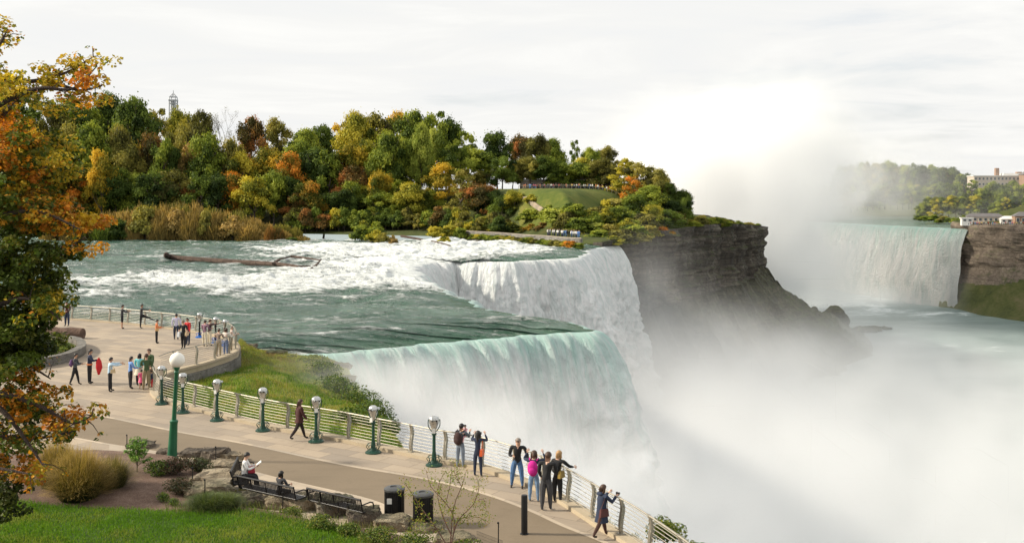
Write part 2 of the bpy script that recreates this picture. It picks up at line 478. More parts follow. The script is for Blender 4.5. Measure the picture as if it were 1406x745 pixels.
isle_me = mesh_np('island_ground', np.stack([IX, IY, IZ], -1).reshape(-1, 3), grid_faces(nb, nt_)[:, ::-1], None, True)
def ground_mat(name, cols, sc=.25, bump=.6):
    m, nt, p, out = material(name)
    g = nt.geo().outputs['Position']
    a = nt.noise(g, sc, 8, .65, .4); b = nt.noise(g, sc * 9, 5, .7)
    f = nt.math('ADD', nt.math('MULTIPLY', a, .65), nt.math('MULTIPLY', b, .35))
    n = len(cols)
    nt.set(p.inputs['Base Color'], nt.ramp(f, [(.36 + .28 * i / (n - 1), c) for i, c in enumerate(cols)]))
    p.inputs['Roughness'].default_value = .95; p.inputs['Specular IOR Level'].default_value = .2
    nt.set(p.inputs['Normal'], nt.bump(b, bump, .3))
    return m
M_under = ground_mat('undergrowth', [(.03, .04, .012), (.06, .075, .02), (.10, .09, .03)])
isle_me.materials.append(M_under)
M_ilawn = ground_mat('island_lawn', [(.045, .075, .012), (.095, .115, .02), (.18, .165, .04)], .05)
isle_me.materials.append(M_ilawn)
_V = np.stack([IX, IY, IZ], -1).reshape(-1, 3); _F = grid_faces(nb, nt_); _c = _V[_F].mean(1); _px, _py = pix(_c[:, 0], _c[:, 1], _c[:, 2])
isle_me.polygons.foreach_set('material_index', ((_px > 712) & (_px < 880) & (_py < 312) & (_c[:, 1] < 352)).astype(np.int32))
tag(obj('island_ground', isle_me), kind='structure')
island_bvh = BVHTree.FromPolygons([tuple(v.co) for v in isle_me.vertices], [tuple(p.vertices) for p in isle_me.polygons])
def ground_z(x, y, default=0.0, bvh=None):
    h = (bvh or island_bvh).ray_cast(Vector((x, y, 200)), Vector((0, 0, -1)))
    return h[0].z if h[0] is not None else default

# --- cliff and talus below the island's edge
def rock_mat(name, dark, mid, light, layers=1.0, moss=.0, sc=.2):
    m, nt, p, out = material(name)
    g = nt.geo(); pos = g.outputs['Position']
    lay = nt.noise(nt.scale(pos, (.03, .03, 1.1 * layers)), 1.0, 6, .7, .6)
    blk = nt.noise(nt.scale(pos, (1, 1, .5)), sc, 8, .7, .4)
    v = nt.new('ShaderNodeTexVoronoi', feature='DISTANCE_TO_EDGE'); nt.l.new(nt.scale(pos, (.35, .35, .5)), v.inputs['Vector']); v.inputs['Scale'].default_value = 1.0
    f = nt.math('ADD', nt.math('MULTIPLY', lay, .55), nt.math('MULTIPLY', blk, .5))
    col = nt.ramp(f, [(.36, dark), (.52, mid), (.68, light)])
    col = nt.mix(nt.ramp(v.outputs[0], [(.0, .7), (.09, 0.0)]), col, dark)
    if moss:
        nz = nt.new('ShaderNodeSeparateXYZ'); nt.l.new(g.outputs['Normal'], nz.inputs[0])
        k = nt.math('MULTIPLY', nt.ramp(nz.outputs[2], [(.45, 0.0), (.75, 1.0)]), nt.ramp(nt.noise(pos, .12, 7, .7), [(.5 - moss * .25, 0.0), (.62, 1.0)]))
        col = nt.mix(k, col, nt.ramp(blk, [(.4, (.03, .045, .012)), (.65, (.10, .11, .03))]))
    nt.set(p.inputs['Base Color'], col); p.inputs['Roughness'].default_value = .9
    nt.set(p.inputs['Normal'], nt.bump(nt.math('ADD', nt.math('MULTIPLY', lay, 1.2), nt.math('ADD', blk, nt.math('MULTIPLY', v.outputs[0], .4))), .9, 1.1))
    return m
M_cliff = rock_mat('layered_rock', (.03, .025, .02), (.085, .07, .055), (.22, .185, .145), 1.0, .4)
M_talus = rock_mat('talus_rock', (.03, .028, .018), (.075, .07, .042), (.15, .135, .085), .4, 1.3, .35)
i0 = int(np.argmin(np.abs(br[:, 0] - 19) + np.abs(br[:, 1] - 250)))
ce = E[i0:]; cq = bq[i0:] - bq[i0]
# outward normals of the edge
tg = np.gradient(ce[:, :2], axis=0); tg /= np.linalg.norm(tg, axis=1)[:, None] + 1e-9
on = np.stack([tg[:, 1], -tg[:, 0]], 1); on = smooth_rows(on, 8); on /= np.linalg.norm(on, axis=1)[:, None]
ntip = np.interp(cq, [0, 60, 150, 190, 210, 230, 300], [.25, .3, .55, 1.0, .7, .4, .3])
ncl = 70
zt = -21.0
cz = np.linspace(0, 1, ncl)
CXg = np.zeros((len(ce), ncl)); CYg = CXg.copy(); CZg = CXg.copy()
for k in range(ncl):
    z = ce[:, 2] * (1 - cz[k]) + zt * cz[k] + .5 * (k == 0)
    bed = (fbm(z * .55 + 10, cq * .006, 4, 23) - .5) * 3.8
    prof = -1.0 * math.sin(cz[k] * math.pi) * 1.2 + 1.0 * cz[k] ** 3
    joint = ((fbm(cq * .22, z * .08, 4, 29) - .5) * 4.0 + (np.round(fbm(cq * .16, z * .02, 2, 37) * 9) / 9 - .5) * 9) * (1 - .6 * np.exp(-((cq - 186) / 12.) ** 2)) + (fbm(cq * .9, z * .7, 3, 33) - .5) * 1.6
    o_ = (bed + prof + joint) * min(1, k / 4)
    CXg[:, k] = ce[:, 0] + on[:, 0] * o_; CYg[:, k] = ce[:, 1] + on[:, 1] * o_; CZg[:, k] = z
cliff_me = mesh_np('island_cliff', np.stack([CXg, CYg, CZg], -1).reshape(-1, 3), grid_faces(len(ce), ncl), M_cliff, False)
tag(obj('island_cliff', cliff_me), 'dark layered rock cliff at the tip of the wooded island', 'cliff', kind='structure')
# talus
foot = []
reach = np.interp(cq, [0, 40, 90, 150, 172, 180, 186, 192, 200, 215, 260], [14, 20, 24, 28, 40, 84, 118, 76, 36, 28, 28])
nta = 60
TX = np.zeros((len(ce), nta)); TY = TX.copy(); TZ = TX.copy()
sp = np.array([.62, .78]); sp = sp / np.linalg.norm(sp)
kk = np.exp(-((cq - 188) / 17.) ** 2)[:, None]
dirn = on * (1 - kk) + sp[None] * kk; dirn /= np.linalg.norm(dirn, axis=1)[:, None]
for k in range(nta):
    t = k / (nta - 1)
    rr = reach * t - 3
    TX[:, k] = CXg[:, -1] + dirn[:, 0] * rr; TY[:, k] = CYg[:, -1] + dirn[:, 1] * rr
    h = zt + 2.5 + (ZL - 1.5 - zt - 2.5) * (t ** .82)
    TZ[:, k] = h + (fbm(TX[:, k] * .12, TY[:, k] * .12, 5, 43) - .5) * 7 * math.sin(math.pi * min(1, t + .08)) + (fbm(TX[:, k] * .6, TY[:, k] * .6, 3, 47) - .5) * 2.2
talus_me = mesh_np('talus_slope', np.stack([TX, TY, TZ], -1).reshape(-1, 3), grid_faces(len(ce), nta), M_talus, False)
tag(obj('talus_slope', talus_me), kind='structure')
# knob of rock at the toe of the talus
kb = MB()
for c, r in (((1146, 432), 5.0), ((1154, 440), 4.4), ((1138, 440), 4.4)):
    p = atD(*c, 490); kb.ball(p, (r, r * .9, r * .9), 14, jit=.06)
toe = MB()
for i in range(26):
    t = i / 25; p = Vector((172 + 16 * t + random.uniform(-3, 3), 500 + 14 * t + random.uniform(-4, 4), ZL + .3)); r = random.uniform(1.2, 3.0) * (1.2 - t)
    toe.ball(p, (r * 1.6, r, r * .8), 8, jit=.12)
tag(toe.build('toe_rocks', M_talus, smooth=False), 'low brown rocks at the water line off the talus slope', 'rocks', kind='stuff')
tag(kb.build('rock_knob', M_talus, smooth=False), 'rounded dark boulder standing at the end of the talus slope', 'boulder')

# rock wall behind the falling water
bk = []
for i in range(0, nS, 4):
    x, y = cr[i] - nrm[i] * 1.2
    for z in (ZR - .7, -20, ZL): bk.append((x, y, z))
nb_ = len(range(0, nS, 4))
tag(obj('rock_face', mesh_np('rock_face', bk, grid_faces(nb_, 3), M_cliff, False)), kind='structure')

# --- Horseshoe: upper river, brink and falling water
hc = [(272, 606, -9), (264, 620, -9), (258, 640, -9), (250, 672, -9), (243, 705, -9), (238, 735, -9), (230, 765, -9), (210, 800, -9), (180, 820, -9), (150, 810, -9), (125, 770, -9), (105, 700, -9), (95, 640, -9), (92, 590, -9)]
hr, hq = interp(hc, step=1.3); hr = smooth_rows(hr, 20)
ht = np.gradient(hr[:, :2], axis=0); ht /= np.linalg.norm(ht, axis=1)[:, None]
hn = np.stack([-ht[:, 1], ht[:, 0]], 1)     # towards the basin
if (hn[0, 0] > 0): hn = -hn
nh = len(hr); nd2 = 70
d2 = np.linspace(0, 1, nd2) ** 1.3 * 47.5; ta = np.sqrt(2 * d2 / 9.8)
U2 = np.repeat(hq[:, None], nd2, 1); V2 = np.repeat(d2[None], nh, 0)
O2 = 3.6 * ta[None] + np.clip(V2 / 8, 0, 1) * ((fbm(U2 * .10, V2 * .03, 4, 51) - .5) * 9 + (fbm(U2 * .5, V2 * .06, 4, 53) - .5) * 5)
hfall = mesh_np('horseshoe_waterfall', np.stack([hr[:, None, 0] + hn[:, None, 0] * O2, hr[:, None, 1] + hn[:, None, 1] * O2, -9 - V2], -1).reshape(-1, 3), grid_faces(nh, nd2), None, True,
                attrs={'glass': (np.exp(-V2 / 9) * .9).ravel(), 'gap': np.zeros(U2.size)}, uv=np.stack([U2.ravel(), V2.ravel()], 1))
hfall.materials.append(fall_mat('far_falling_water', (.88, .88, .86), (.42, .66, .60), us=.55, vsx=.035, bumpd=3.0))
tag(obj('horseshoe_waterfall', hfall), kind='structure')
Q = np.linspace(0, 1, 40)
mid = np.stack([np.interp(np.linspace(0, 1, nh), [0, .35, .6, 1], [330, 560, 120, -150]), np.interp(np.linspace(0, 1, nh), [0, .35, .6, 1], [760, 1500, 1900, 1000])], 1)
hx = hr[:, None, 0] + (mid[:, None, 0] - hr[:, None, 0]) * Q ** 1.5; hy = hr[:, None, 1] + (mid[:, None, 1] - hr[:, None, 1]) * Q ** 1.5
hu = mesh_np('far_upper_river', np.stack([hx, hy, np.full(hx.shape, -9.0) + 2 * Q[None]], -1).reshape(-1, 3), grid_faces(nh, 40), M_river, True,
             attrs={'foam': np.full(hx.size, -.15), 'lip': np.zeros(hx.size)})
tag(obj('far_upper_river', hu), kind='structure')

# --- Canadian side: gorge wall, ledge and wooded bluff
can = [(265, 616), (273, 600), (285, 580), (300, 560), (322, 535), (350, 500), (390, 450), (450, 380), (520, 260)]
cn_r, cn_q = interp(can, step=3.0)
tg = np.gradient(cn_r, axis=0); tg /= np.linalg.norm(tg, axis=1)[:, None]
on2 = np.stack([tg[:, 1], -tg[:, 0]], 1)
if on2[0, 0] > 0: on2 = -on2
prof = [(330, 26), (180, 20), (120, 14), (95, 10), (70, 5), (45, 1), (30, -3), (10, -5), (0, -6), (-1, -14), (1, -22), (-1.5, -28), (-2, -31), (-8, -37), (-18, -45), (-28, -52), (-38, -58)]
PP = np.array(prof, float); PP, _ = interp(PP, step=1.5)
_sc = np.where(PP[None, :, 0] < -2, (.30 + .70 * sstep(6, 60, cn_q))[:, None], 1.0); KX = cn_r[:, None, 0] - on2[:, None, 0] * PP[None, :, 0] * _sc; KY = cn_r[:, None, 1] - on2[:, None, 1] * PP[None, :, 0] * _sc
KZ = np.repeat(PP[None, :, 1], len(cn_r), 0)
nz = (fbm(cn_q[:, None] * .12, KZ * .3, 4, 63) - .5)
isc = (KZ < -6) & (KZ > -31)
KX = KX + on2[:, None, 0] * nz * np.where(isc, 7, 2); KY = KY + on2[:, None, 1] * nz * np.where(isc, 7, 2)
KZ = KZ + np.where(isc, 0, (fbm(KX * .05, KY * .05, 4, 67) - .5) * 4)
mi = []
Fc = grid_faces(len(cn_r), len(PP))
zc = KZ.ravel()[Fc].mean(1)
xc = (KX.ravel()[Fc].mean(1))
mi = np.where(zc > -5.2, 0, np.where(zc > -31 - 10 * sstep(300, 270, xc), 1, 2))
M_ccliff = rock_mat('pale_brown_rock', (.09, .07, .055), (.20, .155, .115), (.34, .27, .20), 1.2, .1)  # far gorge wall: paler, browner rock colours than the island cliff
M_cgreen = ground_mat('grassy_talus', [(.045, .055, .02), (.085, .095, .03), (.14, .12, .06)], .06)
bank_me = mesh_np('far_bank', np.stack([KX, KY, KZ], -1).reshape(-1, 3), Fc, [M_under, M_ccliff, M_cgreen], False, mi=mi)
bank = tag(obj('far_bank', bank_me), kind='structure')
# upland behind the far falls that carries the faint woods
hp = [(150, 1120, 0), (240, 1050, 0), (330, 960, 0), (420, 860, 0), (520, 740, 0), (640, 600, 0)]
hpr, hpq = interp(hp, step=12)
pf, _ = interp(np.array([(-30, -12), (0, -6), (30, 6), (70, 18), (130, 24), (600, 26)], float), step=10)
tg = np.gradient(hpr[:, :2], axis=0); tg /= np.linalg.norm(tg, axis=1)[:, None]
o3 = np.stack([-tg[:, 1], tg[:, 0]], 1)
if o3[0, 1] < 0: o3 = -o3
UX = hpr[:, None, 0] + o3[:, None, 0] * pf[None, :, 0]; UY = hpr[:, None, 1] + o3[:, None, 1] * pf[None, :, 0]
UZ = np.repeat(pf[None, :, 1], len(hpr), 0) + (fbm(UX * .02, UY * .02, 3, 3) - .5) * 5
hill_me = mesh_np('far_hill', np.stack([UX, UY, UZ], -1).reshape(-1, 3), grid_faces(len(hpr), len(pf)), M_under, True)
tag(obj('far_hill', hill_me), kind='structure')
def bvh_of(*mes):
    V = []; P = []
    for me in mes:
        n = len(V); V += [tuple(v.co) for v in me.vertices]; P += [tuple(i + n for i in p.vertices) for p in me.polygons]
    return BVHTree.FromPolygons(V, P)
far_bvh = bvh_of(bank_me, hill_me)
# ================================================================== TERRACE, PATH, GARDEN
from mathutils.geometry import tessellate_polygon
def poly_mesh(name, pts, mat):
    V = [tuple(p) for p in pts]
    tri = tessellate_polygon([[Vector((p[0], p[1], 0)) for p in V]])
    Fs = []
    for t in tri:
        a, b, c = (Vector(V[i]) for i in t)
        Fs.append(t if (b - a).cross(c - a).z > 0 else t[::-1])
    return mesh_np(name, V, Fs, mat)
def W(pts, z=0.0): return [at(x, y, z) for x, y in pts]
def catmull(P, n=6):
    P = [Vector(p) for p in P]; out = []
    for i in range(len(P) - 1):
        a = P[max(i - 1, 0)]; b = P[i]; c = P[i + 1]; d = P[min(i + 2, len(P) - 1)]
        for k in range(n):
            t = k / n
            out.append(.5 * ((2 * b) + (c - a) * t + (2 * a - 5 * b + 4 * c - d) * t * t + (3 * b - a - 3 * c + d) * t ** 3))
    out.append(P[-1]); return out
terrace_px = [(-260, 433), (-100, 434), (0, 436), (60, 437), (98, 438.5), (140, 441.5), (180, 445), (219, 449.5), (250, 453), (276, 457), (298, 461), (314, 466), (323, 473), (323, 482), (312, 488.5), (296, 494), (275, 500.5),
              (255, 505.5), (236, 510.5), (220, 517)]
main_px = [(210, 529), (216, 545), (240, 554.5), (274, 563), (313, 573), (355, 583), (399, 592), (440, 599), (473, 605), (515, 614), (558, 623), (604, 633), (645, 640), (683, 650), (735, 669), (781, 693), (833, 727), (864, 745), (910, 778), (960, 818), (1010, 862)]
TR = catmull(W(terrace_px), 5); MR = catmull(W(main_px), 5)
rim = TR + MR
def offset(P, d):
    out = []
    for i, p in enumerate(P):
        t = (P[min(i + 1, len(P) - 1)] - P[max(i - 1, 0)]); t.z = 0; t.normalize()
        out.append(p + Vector((-t.y, t.x, 0)) * -d * -1)
    return out
rim_out = offset(rim, .30)      # the side of the water
if (rim_out[20] - rim[20]).y < 0: rim_out = offset(rim, -.30)
OS = 1.0
def paving_mat(name, a, b, joint, tile, rot, jw=.01, stain=.5):
    m, nt, p, out = material(name)
    g = nt.geo().outputs['Position']
    mp = nt.new('ShaderNodeMapping'); nt.l.new(g, mp.inputs[0]); mp.inputs['Rotation'].default_value = (0, 0, R(rot))
    n1 = nt.noise(g, .35, 6, .6, .3); n2 = nt.noise(g, 14, 5, .7); n3 = nt.noise(nt.scale(mp.outputs[0], (.5, 3, 1)), .6, 4, .6)
    col = nt.ramp(nt.math('ADD', nt.math('MULTIPLY', n1, .6), nt.math('MULTIPLY', n2, .4)), [(.35, a), (.65, b)])
    if tile:
        br_ = nt.new('ShaderNodeTexBrick'); nt.l.new(mp.outputs[0], br_.inputs['Vector'])
        br_.inputs['Scale'].default_value = 1; br_.inputs['Brick Width'].default_value = tile[0]; br_.inputs['Row Height'].default_value = tile[1]
        br_.inputs['Mortar Size'].default_value = jw; br_.inputs['Mortar Smooth'].default_value = .3
        br_.inputs['Color1'].default_value = (.78, .78, .80, 1); br_.inputs['Color2'].default_value = (1.12, 1.08, 1.03, 1); br_.inputs['Mortar'].default_value = (*joint, 1)
        col = nt.mix(1.0, col, br_.outputs[0], 'MULTIPLY')
    blot = nt.noise(g, 1.3, 6, .7, .8); col = nt.mix(nt.ramp(blot, [(.56, 0.0), (.72, stain * .9)]), col, tuple(c * .62 for c in a))
    col = nt.mix(nt.ramp(n3, [(.52, 0.0), (.75, stain)]), col, tuple(c * .72 for c in a))
    nt.set(p.inputs['Base Color'], col); p.inputs['Roughness'].default_value = .88
    nt.set(p.inputs['Normal'], nt.bump(n2, .4, .01))
    return m
M_pave = paving_mat('tan_paving', (.30, .245, .185), (.385, .32, .245), (.6, .58, .56), (1.5, .75), 32, .018, .35)
M_asph = paving_mat('tan_asphalt', (.165, .125, .08), (.21, .16, .105), None, None, 0, 0, .3)
M_kerb = paving_mat('pale_concrete', (.40, .33, .25), (.48, .41, .32), (.7, .7, .7), (1.8, 5), 32, .02, .4)
M_curb = paving_mat('kerb_concrete', (.37, .30, .20), (.47, .39, .28), None, None, 0, 0, .5)
M_wall = rock_mat('grey_masonry', (.16, .15, .135), (.27, .25, .22), (.38, .36, .32), .5, 0, 1.6)
pl = [p + Vector((0, 0, 0)) for p in rim_out] + [Vector((14, 6, 0)), Vector((-60, 6, 0)), Vector((-90, 40, 0)), Vector((-90, 84, 0))]
tag(obj('plaza', poly_mesh('plaza', pl, M_pave)), kind='structure')
up_px = [(-260, 515), (-100, 533), (0, 548), (132, 569.5), (244, 592.3), (338, 609), (467, 636.7), (558, 652), (620, 665), (680, 682), (730, 701), (775, 721.7), (835, 746), (900, 780), (1000, 850)]
lo_px = [(-260, 548), (-100, 570), (0, 586), (91, 599), (146, 609), (210, 619), (275, 630), (330, 643), (388, 658), (450, 672), (508, 686), (557, 706), (620, 730), (690, 765), (760, 810), (860, 900)]
UP = catmull(W(up_px, .004), 4); LO = catmull(W(lo_px, .004), 4)
tag(obj('asphalt_path', poly_mesh('asphalt_path', UP + LO[::-1], M_asph)), kind='structure')
def ribbon(name, P, wd, z, mat, parent=None):
    A = offset(P, wd / 2); B = offset(P, -wd / 2)
    V = [tuple((a.x, a.y, z)) for a in A] + [tuple((b.x, b.y, z)) for b in B]; n = len(A)
    Fs = []
    for i in range(n - 1):
        f = (i, i + 1, n + i + 1, n + i); a, b, c = (Vector(V[k]) for k in f[:3])
        Fs.append(f if (b - a).cross(c - a).z > 0 else f[::-1])
    return obj(name, mesh_np(name, V, Fs, mat), parent)
tag(ribbon('path_edging', UP, .16, .010, M_kerb), kind='structure')
tag(ribbon('path_edging', LO, .16, .010, M_kerb), kind='structure')
# pale pad under the benches
pad = W([(150, 609), (210, 619), (275, 630), (330, 643), (388, 658), (450, 672), (508, 686), (557, 706), (600, 724), (600, 760), (520, 740), (420, 722), (330, 705), (300, 680), (270, 650), (150, 625)], .006)
tag(obj('bench_pad', poly_mesh('bench_pad', pad, M_kerb)), kind='structure')

# kerb below the railings (a real step) with a stepped run at the end
def sweep_box(name, P, wd, z0, z1, mat, parent=None, kind='structure'):
    A = offset(P, wd / 2); B = offset(P, -wd / 2); V = []
    for a, b in zip(A, B): V += [(a.x, a.y, z0), (a.x, a.y, z1), (b.x, b.y, z1), (b.x, b.y, z0)]
    Fs = []
    n = len(A)
    for i in range(n - 1):
        for k in range(4):
            p = i * 4 + k; q = i * 4 + (k + 1) % 4
            Fs.append((p, q, q + 4, p + 4))
    Fs.append((3, 2, 1, 0)); e = (n - 1) * 4; Fs.append((e, e + 1, e + 2, e + 3))
    me = mesh_np(name, V, Fs, mat); 
    bm = bmesh.new(); bm.from_mesh(me); bmesh.ops.recalc_face_normals(bm, faces=bm.faces); bm.to_mesh(me); bm.free()
    o = obj(name, me, parent); return tag(o, kind=kind) if kind else o
sweep_box('kerb', MR, .46, -.25, .13, M_curb)
sweep_box('terrace_coping', TR, .42, -.30, .10, M_curb)
sgn = 1 if (offset(rim, 1)[20] - rim[20]).y > 0 else -1
TRw = offset(TR, .17 * sgn)
sweep_box('retaining_wall', TRw, .30, -3.2, -.31, M_wall)
sweep_box('retaining_wall', offset(MR, .12 * sgn), .30, -3.2, -.26, M_wall)
st_ = W([(722, 662), (771, 690), (800, 706)])
# --- railings
M_steel = simple('weathered_steel', (.40, .36, .30), .38, .6, .2, 20)
M_rail = simple('galvanised_rod', (.34, .31, .25), .5, .3, .15, 12)
M_bronze = simple('railing_post_metal', (.36, .33, .27), .45, .55, .25, 20)
def along(P, s):
    acc = 0
    for i in range(len(P) - 1):
        L = (P[i + 1] - P[i]).length
        if acc + L >= s: return P[i].lerp(P[i + 1], (s - acc) / L), (P[i + 1] - P[i]).normalized()
        acc += L
    return P[-1], (P[-1] - P[-2]).normalized()
def length(P): return sum((P[i + 1] - P[i]).length for i in range(len(P) - 1))
def railing(name, label, P, z0, sp, H=1.06, nr=8, start=.4):
    L = length(P); root = empty(name, P[len(P) // 2])
    inv = -root.location
    n = int((L - start) / sp) + 1
    prof = [(0, 0), (-.03, .2), (.0, .45), (.05, .7), (.04, .9), (-.06, H)]     # arc leaning over the water and back
    offs = lambda h: np.interp(h, [p[1] for p in prof], [p[0] for p in prof])
    first = None
    for i in range(n):
        q, t = along(P, start + i * sp); nn = Vector((-t.y, t.x, 0)) * sgn
        if first is None:
            mb = MB()
            hh = np.linspace(0, H + .03, 9); V = []
            for h in hh:
                wdt = .065 + .05 * math.sin(math.pi * h / H)
                o_ = offs(h)
                for sx, sy_ in ((-.022, -wdt / 2), (.022, -wdt / 2), (.022, wdt / 2), (-.022, wdt / 2)): V.append((sx, o_ + sy_, h))
            Fs = []
            for k in range(8):
                for j in range(4): a = k * 4 + j; b = k * 4 + (j + 1) % 4; Fs.append((a, b, b + 4, a + 4))
            Fs += [(3, 2, 1, 0), (32, 33, 34, 35)]
            mb.add([Vector(v) + Vector((.035, 0, 0)) for v in V], Fs); mb.add([Vector(v) - Vector((.035, 0, 0)) for v in V], Fs)
            mb.box((0, 0, .012), (.20, .22, .024))
            first = mb.mesh('post', M_bronze, False); pm = first
        o = obj('post', pm, root); o.location = q + Vector((0, 0, z0)) + inv
        o.rotation_euler = (0, 0, math.atan2(nn.y, nn.x) - math.pi / 2)
    for k in range(nr + 1):
        h = .10 + (H - .10) * k / nr
        top = (k == nr)
        pts = [p + Vector((0, 0, z0 + h)) + inv for p in offset(P, (offs(h) + .0) * sgn)]
        mb = MB(); mb.tube(pts, (.028 if top else .0115), 6 if top else 5)
        mb.build('top_rail' if top else 'rail', M_rail, root)
    tag(root, label, 'railing', 'railings along the brink'); return root
railing('railing', 'curved metal railing with arched posts round the far terrace by the river', TR, .10, 2.1)
railing('railing', 'long metal railing with arched posts between the viewers and the gorge', MR, .13, 1.75)

# --- grassy bank and ground beyond the railing, with the gorge wall under it
inn = [(327, 470, -1.5), (329, 480, -1.35), (318, 492, -1.2), (296, 499, -1.2), (258, 511, -1.1), (228, 520, -1.0), (214, 531, -.8), (222, 545, -.6), (246, 554, -.45), (277, 562, -.35), (313, 572, -.3), (355, 582, -.3), (399, 591, -.3), (440, 598, -.3), (473, 604, -.3), (515, 613, -.3), (556, 622, -.3)]
outr = [(333, 470, -1.75), (342, 476, -1.7), (360, 482, -1.6), (385, 485, -1.5), (410, 487, -1.55), (432, 489, -1.6), (452, 492, -1.7), (468, 498, -1.9), (478, 508, -2.1), (484, 520, -2.3), (492, 532, -2.4), (500, 543, -2.5), (509, 553, -2.5), (518, 563, -2.5), (527, 575, -2.4), (536, 592, -2.2), (560, 624, -1.5)]
A = np.array([tuple(at(*p)) for p in inn]); B = np.array([tuple(at(*p)) for p in outr])
AB, _ = interp(np.concatenate([A, B], 1), n=150)
nb2 = 70; s_ = np.linspace(0, 1, nb2)[None]
GX_ = AB[:, 0:1] * (1 - s_) + AB[:, 3:4] * s_; GY_ = AB[:, 1:2] * (1 - s_) + AB[:, 4:5] * s_; GZ_ = AB[:, 2:3] * (1 - s_) + AB[:, 5:6] * s_
GZ_ = GZ_ + np.sin(s_ * math.pi) * ((fbm(GX_ * .25, GY_ * .2, 4, 19) - .42) * 1.3) + (fbm(GX_ * 1.2, GY_ * 1.2, 3, 29) - .5) * .22
M_bank = ground_mat('meadow_soil', [(.04, .06, .015), (.10, .14, .025), (.22, .23, .05), (.22, .16, .08)], .4, .5)
bank2 = mesh_np('grass_bank', np.stack([GX_, GY_, GZ_], -1).reshape(-1, 3), grid_faces(150, nb2)[:, ::-1], M_bank, True)
tag(obj('grass_bank', bank2), kind='structure')
# ledge past the bank, outside the railing, to the lower right
tail = [p for p in MR if p.x > at(548, 622).x]
la = offset(tail, .2 * sgn); lb = offset(tail, 1.0 * sgn)
k0 = len(tail)
V = []; wd_ = np.interp([p.x for p in tail], [-4.5, 0, 3, 4.5, 12], [.6, .6, 1.0, 3.2, 3.6])
for i, p in enumerate(tail):
    t = (tail[min(i + 1, k0 - 1)] - tail[max(i - 1, 0)]).normalized(); nn = Vector((-t.y, t.x, 0)) * sgn
    for j in range(8):
        u = j / 7; q = p + nn * (.2 + wd_[i] * u); V.append((q.x, q.y, -.4 - 1.3 * u ** 1.4 + .15 * math.sin(i * 1.3 + j)))
ledge = mesh_np('ledge', V, grid_faces(k0, 8), M_bank, True)
tag(obj('ledge', ledge), kind='structure')
# gorge wall under bank and ledge
edge = [Vector(b[3:6]) for b in AB] + [Vector(V[i * 8 + 7]) for i in range(2, k0)]
ed = np.array([tuple(e) for e in edge]); ed, eq = interp(ed, step=.8)
t2 = np.gradient(ed[:, :2], axis=0); t2 /= np.linalg.norm(t2, axis=1)[:, None]; n2_ = np.stack([-t2[:, 1], t2[:, 0]], 1) * sgn
zz_ = np.r_[0, -.3, -.8, np.linspace(-1.6, -54, 34)]
GXe = np.zeros((len(ed), len(zz_))); GYe = GXe.copy(); GZe = GXe.copy()
for k, z in enumerate(zz_):
    o_ = (fbm(eq * .5, np.full(len(eq), z * .5), 4, 91) - .5) * 2.2 * min(1, k / 3) - .3 * min(k, 3) / 3
    GXe[:, k] = ed[:, 0] + n2_[:, 0] * o_; GYe[:, k] = ed[:, 1] + n2_[:, 1] * o_; GZe[:, k] = ed[:, 2] + z
tag(obj('gorge_wall', mesh_np('gorge_wall', np.stack([GXe, GYe, GZe], -1).reshape(-1, 3), grid_faces(len(ed), len(zz_)), rock_mat('mossy_rock', (.05, .045, .03), (.13, .11, .07), (.24, .2, .13), 1, .9, .6), False)), kind='structure')
near_bvh = bvh_of(bank2, ledge)

# --- garden: raised bed and lawn in front of the path
bed_px = [(-500, 690), (-200, 640), (0, 624), (80, 622), (150, 622), (205, 626), (262, 632), (300, 648), (318, 668), (330, 690), (352, 700), (420, 712), (500, 728), (560, 738), (630, 752), (700, 790), (760, 850), (860, 1000)]
BD = W(bed_px); bx_ = np.array([p.x for p in BD]); by_ = np.array([p.y for p in BD])
def seg_dist(x, y, PX, PY):
    d = np.full(np.shape(x), 1e9)
    for i in range(len(PX) - 1):
        ax, ay, bx, by = PX[i], PY[i], PX[i + 1], PY[i + 1]
        L = (bx - ax) ** 2 + (by - ay) ** 2
        t = np.clip(((x - ax) * (bx - ax) + (y - ay) * (by - ay)) / L, 0, 1)
        d = np.minimum(d, np.hypot(x - ax - t * (bx - ax), y - ay - t * (by - ay)))
    return d
def inside(x, y, PX, PY):
    c = np.zeros(np.shape(x), bool); n = len(PX); j = n - 1
    for i in range(n):
        cond = ((PY[i] > y) != (PY[j] > y)); xi = (PX[j] - PX[i]) * (y - PY[i]) / (PY[j] - PY[i] + 1e-12) + PX[i]
        c ^= cond & (x < xi); j = i
    return c
PXb = np.r_[bx_, [10, -60]]; PYb = np.r_[by_, [2, 2]]
gx1 = np.arange(-34, 9, .14); gy1 = np.arange(4, 42, .14)
HX, HYg = np.meshgrid(gx1, gy1, indexing='ij')
ins = inside(HX, HYg, PXb, PYb); dB = seg_dist(HX, HYg, bx_, by_) * np.where(ins, 1, -1)
HZ = np.where(dB > 0, .38 * sstep(0, 1.0, dB) + .05 * np.clip(dB - .5, 0, 3) + .17 * np.clip(dB - 6, 0, 99), 0) - .03 * (dB <= .08) - .4 * np.clip(-dB * 4, 0, 1)
HZ = HZ + (fbm(HX * .8, HYg * .8, 3, 7) - .5) * .12 * np.clip(dB, 0, 1)
lawn_px = [(-500, 720), (-200, 704), (0, 694), (60, 694), (124, 698), (190, 699), (248, 702), (290, 698), (331, 696), (399, 707), (467, 720), (524, 738), (600, 765), (700, 830)]
LW = [at(x, y, .5) for x, y in lawn_px]; lx = np.array([p.x for p in LW]); ly = np.array([p.y for p in LW])
inL = inside(HX, HYg, np.r_[lx, [10, -60]], np.r_[ly, [2, 2]]); dL = seg_dist(HX, HYg, lx, ly) * np.where(inL, 1, -1)
fcs = grid_faces(len(gx1), len(gy1))[:, ::-1]
